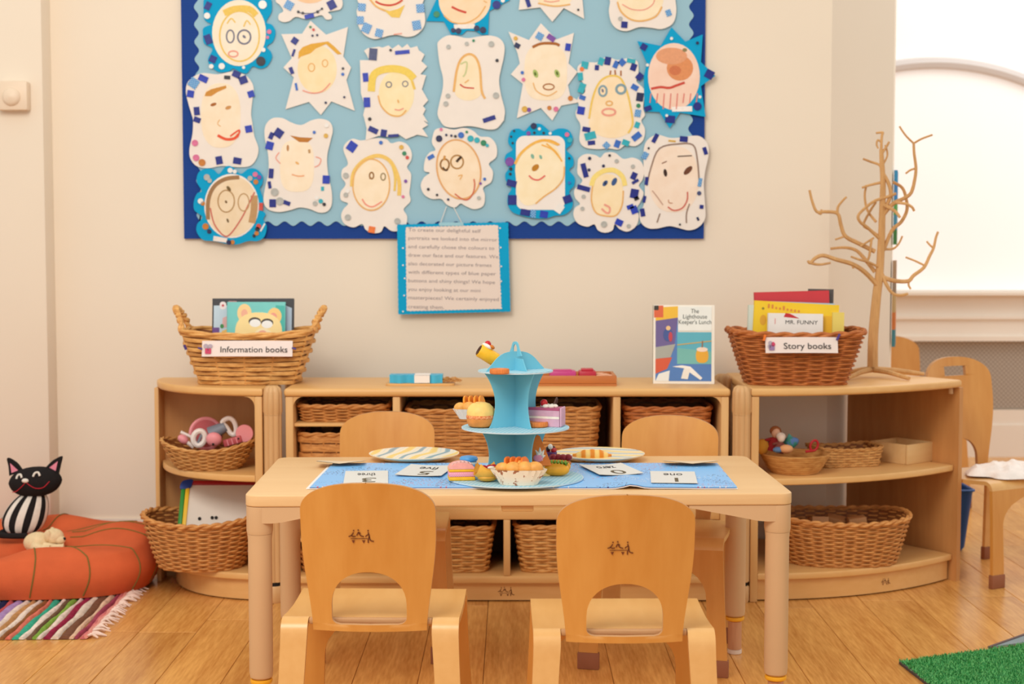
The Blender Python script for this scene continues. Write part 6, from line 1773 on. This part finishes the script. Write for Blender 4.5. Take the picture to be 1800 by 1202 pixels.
t = thing('toy_cup', 'round pale pink toy scoop at the front of the left oval basket', 'toy', q, 0, None, (R(14), 0, 0))
MB().ball((0, 0, 0), (0.024, 0.016, 0.022), 20, 12).build('bowl', PINK, t)
MB().ball((0, -0.0155, -0.010), (0.004, 0.002, 0.004), 8, 6).build('rivet', BLACK, t)
q = TOYP(418, 772, 4.60)
t = thing('toy_brush', 'rose pink toy hairbrush with a round head at the right of the left oval basket', 'toy', q, 0, None, (0, R(-16), 0))
MB().box(-0.045, 0.012, -0.007, 0.007, -0.012, 0.010, 0.004).build('handle', PINKD, t)
for k in range(3): MB().box(-0.032 + 0.014 * k, -0.029 + 0.014 * k, -0.0082, -0.0072, -0.010, 0.008).build('stripe', PINK, t, False)
mb = disc_y(0, 0.026); mb.xf(Matrix.Translation((0.024, 0.004, 0.012))); mb.build('head', PINK, t)
MB().ball((0.004, -0.008, 0.002), (0.003, 0.0015, 0.003), 8, 6).build('rivet', BLACK, t)
q = TOYP(322, 772, 4.62)
t = thing('toy_rattle', 'small pink and white toy rattle at the left end of the oval basket', 'toy', q, 0, None, (0, R(35), 0))
MB().ball((0, 0, 0), (0.018, 0.014, 0.013), 16, 10).build('head', PINK, t)
MB().tube([(0.012, 0, 0), (0.04, 0, -0.002)], 0.006, 8).build('handle', TWHITE, t)
MB().tube([(-0.02, 0.01, 0.012), (0.02, 0.012, 0.018)], 0.005, 8).build('bar', TWHITE, t)
# lower oval basket with a drawing board
zL2 = zbL + 0.0006
lc2 = P(352, 1000, 4.60)
b2 = thing('oval_basket', 'large oval wicker basket holding a colourful drawing board on the left shelf', 'basket', (lc2.x + 0.006, 4.602, zL2))
basket(b2, (0.172, 0.148), (0.122, 0.105), 0.142, 2.3, 17, 30, 0.0035, 0.0028, WK_MID, 0.8, True, 0.0075, 0.018)
WBM = mat('white_board', (226, 212, 196), 0.35, 0.03, 8)
q0 = P(322, 926, 4.60)
wbt = thing('drawing_board', 'white drawing board with red, blue, green and yellow frame in the left lower basket', 'drawing board', (P(379, 960, 4.6).x, 4.575, zL2 + 0.045), 0, None, (R(-30), 0, 0))
wb_h = 0.215; ww = 0.105
MB().box(-ww, ww, -0.003, 0.003, 0, wb_h).build('white_panel', WBM, wbt, False)
MB().box(-ww - 0.012, -ww + 0.001, -0.008, 0.008, 0, wb_h - 0.012, 0.003).build('left_bar', mat('bar_green', (44, 140, 46), 0.4), wbt)
MB().box(-ww + 0.0015, -ww + 0.014, -0.008, -0.0032, 0, wb_h - 0.012, 0.002).build('left_bar_inner', mat('bar_yellow', (240, 190, 30), 0.4), wbt)
MB().box(-ww + 0.014, ww + 0.01, -0.008, 0.008, wb_h - 0.002, wb_h + 0.012, 0.003).build('top_bar', mat('bar_red', (176, 30, 34), 0.4), wbt)
MB().prism(smooth_pts([(-ww - 0.014, wb_h - 0.016), (-ww - 0.012, wb_h + 0.006), (-ww + 0.004, wb_h + 0.014), (-ww + 0.022, wb_h + 0.014), (-ww + 0.020, wb_h - 0.002), (-ww + 0.014, wb_h - 0.012)], True, 3), -0.0095, 0.0095, 'xz').build('corner', mat('bar_blue', (30, 60, 140), 0.4), wbt)
for (x_, z_) in ((-0.052, 0.104), (-0.014, 0.107), (-0.002, 0.107)):
    mb = MB().lathe([(0.005, 0), (0.005, 0.004), (0.003, 0.005)], 12); mb.xf(Matrix.Translation((x_, -0.0032, z_)) @ Matrix.Rotation(PI / 2, 4, 'X'))
    mb.build('magnet', BLACK, wbt)

# ================================================================== things on the right curved shelf
zR1 = zmR + 0.0006
bc = P(1398, 815, 4.60)
bw = thing('coiled_bowl', 'round coiled straw bowl of puppets on the right curved shelf', 'bowl', (bc.x, 4.61, zR1))
prof = []
for k in range(9):
    u = k / 8; r_ = 0.070 + 0.032 * u ** 0.8; z_ = 0.002 + 0.052 * u
    prof += [(r_ - 0.001, z_ - 0.002), (r_ + 0.002, z_), (r_ + 0.002, z_ + 0.003)]
prof += [(0.099, 0.059), (0.094, 0.056), (0.064, 0.008), (0.001, 0.006)]
MB().lathe(prof, 72, (0, 0, 0), lambda a, z_: 1 + 0.008 * math.sin(60 * a)).build('coils', WK_TAN, bw, True, None, 0, 60)
def puppet(label, px, py, Y, hair, face, dress, s=1.0):
    q = P(px, py, Y)
    t = thing('puppet', label, 'puppet', q, 0, None, (0, R(12), 0))
    MB().lathe([(0.020 * s, -0.040 * s), (0.016 * s, -0.02 * s), (0.009 * s, -0.004 * s), (0.006 * s, 0.0)], 16).build('dress', mat('dress_%d_%d_%d' % dress, dress, 0.9), t)
    MB().ball((0, -0.002, 0.012 * s), (0.013 * s, 0.013 * s, 0.015 * s), 16, 10).build('head', mat('face_%d_%d_%d' % face, face, 0.8), t)
    MB().ball((-0.001, 0.004, 0.017 * s), (0.017 * s, 0.014 * s, 0.015 * s), 14, 10).build('hair', mat('hair_%d_%d_%d' % hair, hair, 0.95, 0.2, 120, 0.5), t)
    mb = MB()
    for sx_ in (-1, 1): mb.tube([(sx_ * 0.008 * s, 0, -0.008 * s), (sx_ * 0.026 * s, -0.006, -0.014 * s)], [0.006 * s, 0.004 * s], 8)
    mb.build('arms', mat('dress_%d_%d_%d' % dress, dress, 0.9), t)
puppet('brown-haired puppet with a red dress in the coiled bowl', 1362, 768, 4.60, (140, 80, 40), (206, 160, 130), (150, 30, 34), 1.05)
puppet('white-bearded puppet beside the brown-haired one in the coiled bowl', 1372, 776, 4.57, (206, 190, 176), (222, 200, 184), (120, 60, 50), 0.85)
q = P(1340, 785, 4.60)
t = thing('puppet', 'round yellow puppet at the left of the coiled bowl', 'puppet', q)
MB().ball((0, 0, 0), (0.021, 0.018, 0.024), 16, 10).build('body', mat('puppet_yellow', (214, 150, 50), 0.9), t)
MB().tube([(0.012, -0.006, 0.004), (0.026, -0.01, -0.004)], 0.005, 8).build('arm', mat('puppet_yellow', (214, 150, 50), 0.9), t)
q = P(1390, 778, 4.60)
t = thing('plush_fish', 'green and blue plush fish in the coiled bowl', 'plush toy', q, 0, None, (0, R(-20), 0))
MB().ball((0, 0, 0), (0.026, 0.014, 0.019), 18, 12, lambda p: Vector((p.x, p.y, p.z * (1 - 0.3 * max(0, p.x))))).build('body', two_tone('fish_patch', (60, 130, 110), (90, 120, 170), 'noise', 60, 0.8), t)
MB().prism([(-0.02, 0), (-0.042, 0.016), (-0.036, 0.0), (-0.042, -0.014)], -0.004, 0.004, 'xz').build('tail', mat('fish_tail', (70, 140, 130), 0.8), t)
MB().prism([(-0.008, 0.016), (0.004, 0.028), (0.012, 0.014)], -0.003, 0.003, 'xz').build('fin', mat('fish_tail', (70, 140, 130), 0.8), t)
q = P(1382, 789, 4.55)
t = thing('puppet', 'peach bald puppet head lying at the front of the coiled bowl', 'puppet', q)
MB().ball((0, 0, 0), (0.021, 0.015, 0.013), 16, 10).build('head', mat('puppet_peach', (222, 160, 110), 0.85), t)
MB().ball((-0.024, 0.002, -0.003), (0.016, 0.012, 0.009), 14, 9).build('blue_collar', mat('puppet_blue', (90, 120, 160), 0.85), t)
q = P(1431, 783, 4.60)
t = thing('toy_ring', 'red loop toy at the right side of the coiled bowl', 'toy', q, 0, None, (0, R(20), 0))
MB().tube([(0.011 * math.cos(R(a)), 0, 0.016 * math.sin(R(a))) for a in range(0, 360, 15)], 0.0038, 8, True).build('loop', mat('loop_red', (186, 26, 32), 0.5), t)
MB().tube([(0.002, 0, -0.016), (-0.018, 0.0, -0.026)], 0.004, 8).build('stem', mat('loop_red', (186, 26, 32), 0.5), t)
# straw tray behind
q0 = P(1500, 806, 4.74)
tr2 = thing('straw_tray', 'rectangular straw tray between the coiled bowl and the wooden box', 'tray', (P(1485, 790, 4.76).x, 4.77, zR1), R(14))
basket(tr2, (0.105, 0.07), (0.095, 0.06), 0.055, 8, 6, 30, 0.002, 0.0022, WK_TAN, 1.0, True, 0.004, 0.006)
# open wooden box
bxp = G(1595, 817, zR1)
ob = thing('wooden_box', 'open pale wooden box at the right end of the curved shelf', 'box', (bxp.x, bxp.y, zR1), R(40))
PB = wood('box_pine', (232, 194, 138), (220, 176, 116), 'X', 14, 8, 0.5)
la, lb2, hh = 0.142, 0.135, 0.062
MB().box(0, lb2, 0, 0.008, 0, hh, 0.001).build('side', PB, ob)
MB().box(0, lb2, la - 0.008, la, 0, hh, 0.001).build('side', PB, ob)
MB().box(0, 0.008, 0.0085, la - 0.0085, 0, hh, 0.001).build('side', PB, ob)
MB().box(lb2 - 0.008, lb2, 0.0085, la - 0.0085, 0, hh, 0.001).build('side', PB, ob)
MB().box(0.0085, lb2 - 0.0085, 0.0085, la - 0.0085, 0.001, 0.006).build('bottom', PB, ob, False)
# big basket of wooden blocks
zR2 = zbR + 0.0006
q = P(1484, 1000, 4.62)
b3 = thing('oval_basket', 'large oval wicker basket of wooden blocks on the lower right shelf', 'basket', (q.x - 0.002, 4.675, zR2))
basket(b3, (0.205, 0.150), (0.165, 0.115), 0.135, 2.5, 17, 34, 0.0035, 0.0028, WK_MID, 0.9, True, 0.0075, 0.012)
random.seed(12)
BKW = wood('block_wood', (216, 162, 110), (196, 138, 86), 'X', 14, 8, 0.55)
def put_block(x, y, z, hx, hy, hz, tilt, wedge):
    mb = MB()
    if wedge: mb.prism([(-hx, -hz), (hx, -hz), (0, hz * 1.3)], -hy, hy, 'xz')
    else: mb.box(-hx, hx, -hy, hy, -hz, hz, 0.002)
    o = mb.build('wooden_block', BKW, None)
    o.location = (b3.location.x + x, b3.location.y + y, zR2 + z)
    o.rotation_euler = (random.uniform(-tilt, tilt), random.uniform(-tilt, tilt), random.uniform(-.2, .2))
    tag(o, 'plain wooden building block in the large oval basket on the lower right shelf', 'block', 'wooden blocks in the oval basket')
for lay in range(2):
    for i in range(-2, 3):
        for j in range(-1, 2):
            x_, y_ = i * 0.054, j * 0.052
            if (x_ / 0.15) ** 2 + (y_ / 0.095) ** 2 <= 1.0:
                put_block(x_, y_, 0.024 + lay * 0.036, 0.023, 0.022, 0.015, 0.03, False)
for i, (x_, y_) in enumerate(((-0.125, 0.0), (-0.062, -0.052), (-0.058, 0.05), (0.0, -0.004), (0.064, -0.05), (0.062, 0.05), (0.128, 0.004), (0.004, 0.092), (0.002, -0.098))):
    put_block(x_, y_, 0.098 + 0.006 * (i % 3), 0.027, 0.020, 0.015, 0.25, i % 3 == 0)

# ================================================================== floor cushion, plush toys, rug
random.seed(5)
CUX, CUY, CRX_, CRY_ = -1.50, 4.70, 0.405, 0.255
cu = thing('floor_cushion', 'orange floor cushion with green seam stripes in the left corner', 'cushion', (CUX, CUY, 0.0105))
def cush(a, s):
    """a: angle, s: 0 floor edge .. 1 centre of the top"""
    c, sn = math.cos(a), math.sin(a)
    sq = (abs(c) ** 2.6 + abs(sn) ** 2.6) ** (-1 / 2.6)
    back = 0.5 + 0.5 * sn
    H = 0.118 + 0.052 * back + 0.022 * max(0, c) + 0.008 * math.sin(4 * a + 0.6)
    if s < 0.5:
        u = s / 0.5
        r = 0.90 + 0.11 * math.sin(PI * (0.12 + 0.80 * u))
        z = H * u ** 0.9 * 0.90
    else:
        u = (s - 0.5) / 0.5
        r0 = 0.90 + 0.11 * math.sin(PI * 0.92)
        r = r0 * (1 - u)
        puff = math.sin(PI * min(1, u * 1.9)) * (0.016 + 0.010 * math.sin(5 * a + 1.0))
        z = H * 0.90 + puff - 0.020 * (3 * u * u - 2 * u ** 3) * (0.6 + 0.4 * (1 - u))
        if u > 0.97: z = z
    fold = 0.006 * math.sin(9 * a + 3 * s) * (s * (1 - s) * 4)
    return (CRX_ * sq * c * r, CRY_ * sq * sn * r + fold * 0.4, z + fold * 0.3)
NA, NS = 96, 40
mb = MB().grid(NA, NS, lambda i, j: cush(2 * PI * i / NA, j / (NS - 1)), True)
mb.build('cover', mat('cushion_orange', (214, 100, 58), 0.85, 0.10, 9, 0.25, 260, 0.2), cu, True, None, 0.0001)
SEAM = mat('seam_green', (128, 104, 44), 0.85)
for adeg in (-128, -104, -78, -56, -30, -8, 14, 40, 75, 110, 150, 190):
    pth = []
    for k in range(34):
        s = 0.02 + 0.80 * k / 33
        p = cush(R(adeg) + 0.10 * s, s)
        l = math.hypot(p[0], p[1]) or 1
        pth.append((p[0] + 0.0006 * p[0] / l, p[1] + 0.0006 * p[1] / l, p[2] + 0.0006))
    MB().tube(pth, 0.0023, 5).build('seam_stripe', SEAM, cu)

def on_cushion(x, y):
    """height of the cushion's top under a point"""
    best = min(((cush(2 * PI * i / NA, 0.5 + 0.5 * j / 40) for i in range(NA) for j in range(41))), key=lambda p: (p[0] + CUX - x) ** 2 + (p[1] + CUY - y) ** 2)
    return best[2] + 0.0105
# cat
cp = P(48, 940, 4.72)
cat_ = thing('plush_cat', 'black and white striped plush cat sitting on the orange cushion', 'plush toy', (cp.x, 4.74, on_cushion(cp.x, 4.74) - 0.006), R(0))
FURB = mat('cat_black', (34, 30, 30), 0.95, 0.1, 80, 0.3, 200, 0.2); FURW = mat('cat_white', (232, 224, 212), 0.95, 0.05, 80, 0.3, 200, 0.2)
kpx = 4.72 / FPX
mb = MB()
NU, NV = 72, 24
def body_fn(i, j):
    th = PI * j / (NV - 1); a = 2 * PI * i / NU
    z = 0.5 - 0.5 * math.cos(th)
    r = math.sin(th) ** 0.75
    wx = (0.078 - 0.022 * z); wy = 0.055 - 0.015 * z
    return (wx * r * math.cos(a) - 0.024 + 0.045 * z ** 1.5, wy * r * math.sin(a), 0.142 * z)
mb.grid(NU, NV, body_fn, True)
for k, f_ in enumerate(mb.f):
    c = sum((Vector(mb.v[i]) for i in f_), Vector()) / len(f_)
    xx = (c.x + 0.024 - 0.045 * max(0, c.z / 0.142) ** 1.5) / (0.078 - 0.022 * c.z / 0.142)
    mb.m[k] = 0 if int(((k % NU) + 0.5) / NU * 18) % 2 == 0 else 1
mb.build('body', [FURB, FURW], cat_)
hd = MB().ball((0.026, -0.012, 0.170), (0.074, 0.045, 0.047), 28, 16, lambda p: Vector((p.x * (1 + 0.12 * (1 - abs(p.z))), p.y, p.z * (1 + 0.18 * abs(p.x) ** 2) + 0.10 * p.x)))
head = hd.build('head', FURB, cat_)
for (s, x0, rz) in ((-1, -0.034, -22), (1, 0.078, 28)):
    mb = MB().prism(smooth_pts([(-0.022, 0), (-0.012, 0.03), (0.0 + s * 0.006, 0.054), (0.014, 0.03), (0.022, 0)], False, 3), -0.006, 0.006, 'xz')
    o = mb.build('ear', FURB, head); o.location = (x0, -0.008, 0.200 + (0.004 if s > 0 else -0.004)); o.rotation_euler = (0, R(rz), 0)
    mb = MB().prism([(-0.011, 0.006), (0.0 + s * 0.003, 0.036), (0.011, 0.006)], -0.0068, -0.008, 'xz')
    mb.build('inner_ear', mat('ear_pink', (232, 140, 160), 0.9), o, False)
def face_stroke(name, pts, r, m):
    out = []
    for (x, z) in smooth_pts(pts, False, 4):
        dx = (x - 0.026) / 0.083; dz = (z - 0.170 - 0.008 * dx) / 0.053
        y = -0.012 - 0.045 * math.sqrt(max(0.02, 1 - min(.97, dx * dx + dz * dz))) - 0.0008
        out.append((x, y, z))
    return MB().tube(out, r, 6).build(name, m, head)
face_stroke('smile', [(-0.040, 0.140), (-0.022, 0.146), (0.0, 0.164), (0.010, 0.174), (0.022, 0.166), (0.040, 0.156), (0.062, 0.158), (0.080, 0.176)], 0.0013, mat('smile_red', (190, 36, 50), 0.8))
face_stroke('eye', [(-0.022, 0.184), (-0.019, 0.194), (-0.009, 0.197), (-0.004, 0.188)], 0.0032, FURW)
face_stroke('eye', [(0.032, 0.192), (0.036, 0.202), (0.046, 0.204), (0.052, 0.194)], 0.0032, FURW)
MB().ball((0.009, -0.058, 0.180), (0.011, 0.006, 0.007), 14, 8).build('nose', FURW, head)
MB().tube(smooth_pts([(-0.06, 0.0, 0.02), (-0.085, -0.02, 0.008), (-0.07, -0.045, 0.008), (-0.03, -0.055, 0.008), (0.01, -0.052, 0.008)], False, 4), 0.0095, 8).build('tail', FURB, cat_)
# cream plush puppy
pp_ = P(78, 958, 4.66)
pu = thing('plush_puppy', 'cream plush puppy lying in front of the striped cat', 'plush toy', (pp_.x + 0.012, 4.645, on_cushion(pp_.x, 4.645) - 0.002), R(0))
FURC = mat('puppy_cream', (234, 208, 164), 0.95, 0.08, 60, 0.5, 160, 0.2)
MB().ball((-0.028, 0.0, 0.026), (0.042, 0.038, 0.032), 22, 14).build('body', FURC, pu)
hd2 = MB().ball((0.022, -0.004, 0.044), (0.032, 0.028, 0.026), 20, 12).build('head', FURC, pu)
MB().ball((0.044, -0.012, 0.036), (0.018, 0.017, 0.014), 16, 10).build('muzzle', FURC, hd2)
MB().ball((0.060, -0.018, 0.041), 0.0045, 10, 7).build('nose', BLACK, hd2)
for s in (-1, 1): MB().ball((0.012, s * 0.024 - 0.004, 0.052), (0.010, 0.006, 0.018), 12, 8).build('ear', FURC, hd2)
MB().tube(smooth_pts([(0.0, -0.03, 0.02), (0.035, -0.035, 0.014), (0.062, -0.032, 0.014)], False, 4), [0.014] * 8 + [0.016], 10).build('paw', FURC, pu)
MB().tube(smooth_pts([(-0.03, -0.03, 0.02), (0.0, -0.045, 0.012), (0.025, -0.046, 0.012)], False, 4), [0.016] * 9, 10).build('paw', FURC, pu)

# rag rug
rg = thing('rag_rug', 'striped multicoloured rag rug with a fringe under the orange cushion', 'rug', (-1.14, 4.05, 0.0005), R(2))
COLS = [(214, 120, 120), (160, 70, 90), (226, 190, 160), (120, 80, 60), (226, 208, 190), (150, 40, 70), (232, 214, 200), (130, 170, 70), (120, 90, 70), (236, 220, 206), (60, 170, 140), (220, 120, 100), (150, 100, 60), (238, 222, 208), (190, 140, 90), (236, 218, 204), (170, 140, 190), (200, 90, 90), (40, 44, 80), (226, 206, 200), (110, 50, 90), (232, 170, 170), (90, 120, 60), (222, 200, 180), (180, 80, 80), (240, 224, 210), (200, 150, 100), (80, 60, 60), (226, 150, 140), (210, 200, 190), (90, 130, 150)]
random.seed(8)
x = 0.0; k = 0
while x > -0.85:
    w = random.uniform(0.014, 0.026)
    mb = MB(); n = 26; L = 0.62
    wv = random.uniform(0, 6)
    def rp_(i, j):
        u = j / n
        t_ = i / 6
        ww_ = w * (1 + 0.22 * math.sin(9 * u + wv))
        xx = x - w / 2 + (t_ - 0.5) * ww_ + 0.003 * math.sin(14 * u + wv)
        return (xx, u * L, 0.001 + 0.008 * math.sin(PI * t_) ** 0.6 * (1 + 0.15 * math.sin(40 * u + wv)))
    mb.grid(7, n + 1, rp_)
    mb.add([rp_(i, 0) for i in range(7)], [tuple(range(7))])
    c = COLS[k % len(COLS)]
    mb.build('rag_strip', mat('rag_%d_%d_%d' % c, c, 0.95, 0.18, 50, 0.6, 180, 0.15), rg)
    x -= w; k += 1
mb = MB()
for q in range(64):
    y = 0.01 + 0.6 * q / 63 + random.uniform(-.006, .006)
    a = random.uniform(-.7, .5); L = random.uniform(0.02, 0.05)
    mb.tube([(0.0, y, 0.007), (L * .5, y + L * .4 * a, 0.008 + random.uniform(0, .006)), (L, y + L * a, 0.003)], [0.0035, 0.003, 0.0016], 5)
fr = mb.build('fringe', mat('fringe_cream', (236, 206, 190), 0.95, 0.15, 40), rg); fr['kind'] = 'stuff'
mb = MB().tube([(0.003 * math.sin(k * .9), 0.62 * k / 40, 0.007) for k in range(41)], 0.006, 6)
mb.build('edge_cord', mat('cord_salmon', (226, 150, 136), 0.95), rg)

# grass mat and grey mat at the right
ga, gb, gc = G(1580, 1167, 0.0), G(1630, 1206, 0.0), G(1800, 1137, 0.0)
gm = thing('grass_mat', 'green artificial grass mat in the lower right corner', 'mat', (ga.x, ga.y, 0.0005))
e1 = (gc - ga).normalized(); e2 = (gb - ga).normalized()
def gpt(u, v): 
    p = e1 * u + e2 * v
    return (p.x, p.y)
LU, LV = 0.95, 0.9
cor = [gpt(0, 0), gpt(LU, 0), gpt(LU, LV), gpt(0, LV)]
GREEN = mat('grass_green', (40, 140, 66), 0.8, 0.25, 40, 0.3, 200)
MB().prism(cor, 0.0, 0.0065).build('backing', mat('mat_backing', (84, 74, 70), 0.9), gm, False)
MB().prism([gpt(0.006, 0.004), gpt(LU, 0.004), gpt(LU, LV), gpt(0.012, LV)], 0.0066, 0.0072).build('turf_base', GREEN, gm, False)
rng = np.random.default_rng(1)
NB = 60000
uu = rng.random(NB) * LU; vv = rng.random(NB) * LV
bx = e1.x * uu + e2.x * vv; by_ = e1.y * uu + e2.y * vv
ang = rng.random(NB) * 2 * PI; ln = 0.004 + 0.005 * rng.random(NB); le = rng.random(NB) * 0.008
dx, dy = np.cos(ang), np.sin(ang)
wd_ = 0.0016
V = np.empty((NB, 3, 3))
V[:, 0] = np.stack([bx - dy * wd_, by_ + dx * wd_, np.full(NB, 0.007)], 1)
V[:, 1] = np.stack([bx + dy * wd_, by_ - dx * wd_, np.full(NB, 0.007)], 1)
V[:, 2] = np.stack([bx + dx * le, by_ + dy * le, 0.007 + ln], 1)
me = bpy.data.meshes.new('blades')
me.from_pydata(V.reshape(-1, 3).tolist(), [], np.arange(NB * 3).reshape(-1, 3).tolist())
me.materials.append(two_tone('blade_green', (44, 140, 72), (140, 214, 130), 'noise', 190, 0.55, 'X', 0.4, 0.72))
bo = bpy.data.objects.new('blades', me); col.objects.link(bo); bo.parent = gm
bo['kind'] = 'stuff'
ka, kb = G(1738, 1141, 0), G(1800, 1119, 0)
d_ = (kb - ka).normalized(); n_ = Vector((-d_.y, d_.x, 0))
gy = thing('grey_mat', 'grey-blue flat mat peeking out behind the grass mat', 'mat', (ka.x, ka.y, 0.0003))
pts = [(0, 0), (d_.x * .8, d_.y * .8), (e1.x * .8 + n_.x * .006, e1.y * .8 + n_.y * .006), (e1.x * .02 + n_.x * .004, e1.y * .02 + n_.y * .004)]
MB().prism(pts, 0.0, 0.0045).build('sheet', mat('grey_sheet', (132, 146, 150), 0.6), gy, False)
MB().tube([(0, 0, 0.005), (d_.x * .8, d_.y * .8, 0.005)], 0.004, 6).build('edging', mat('grey_edge', (110, 88, 84), 0.7), gy)
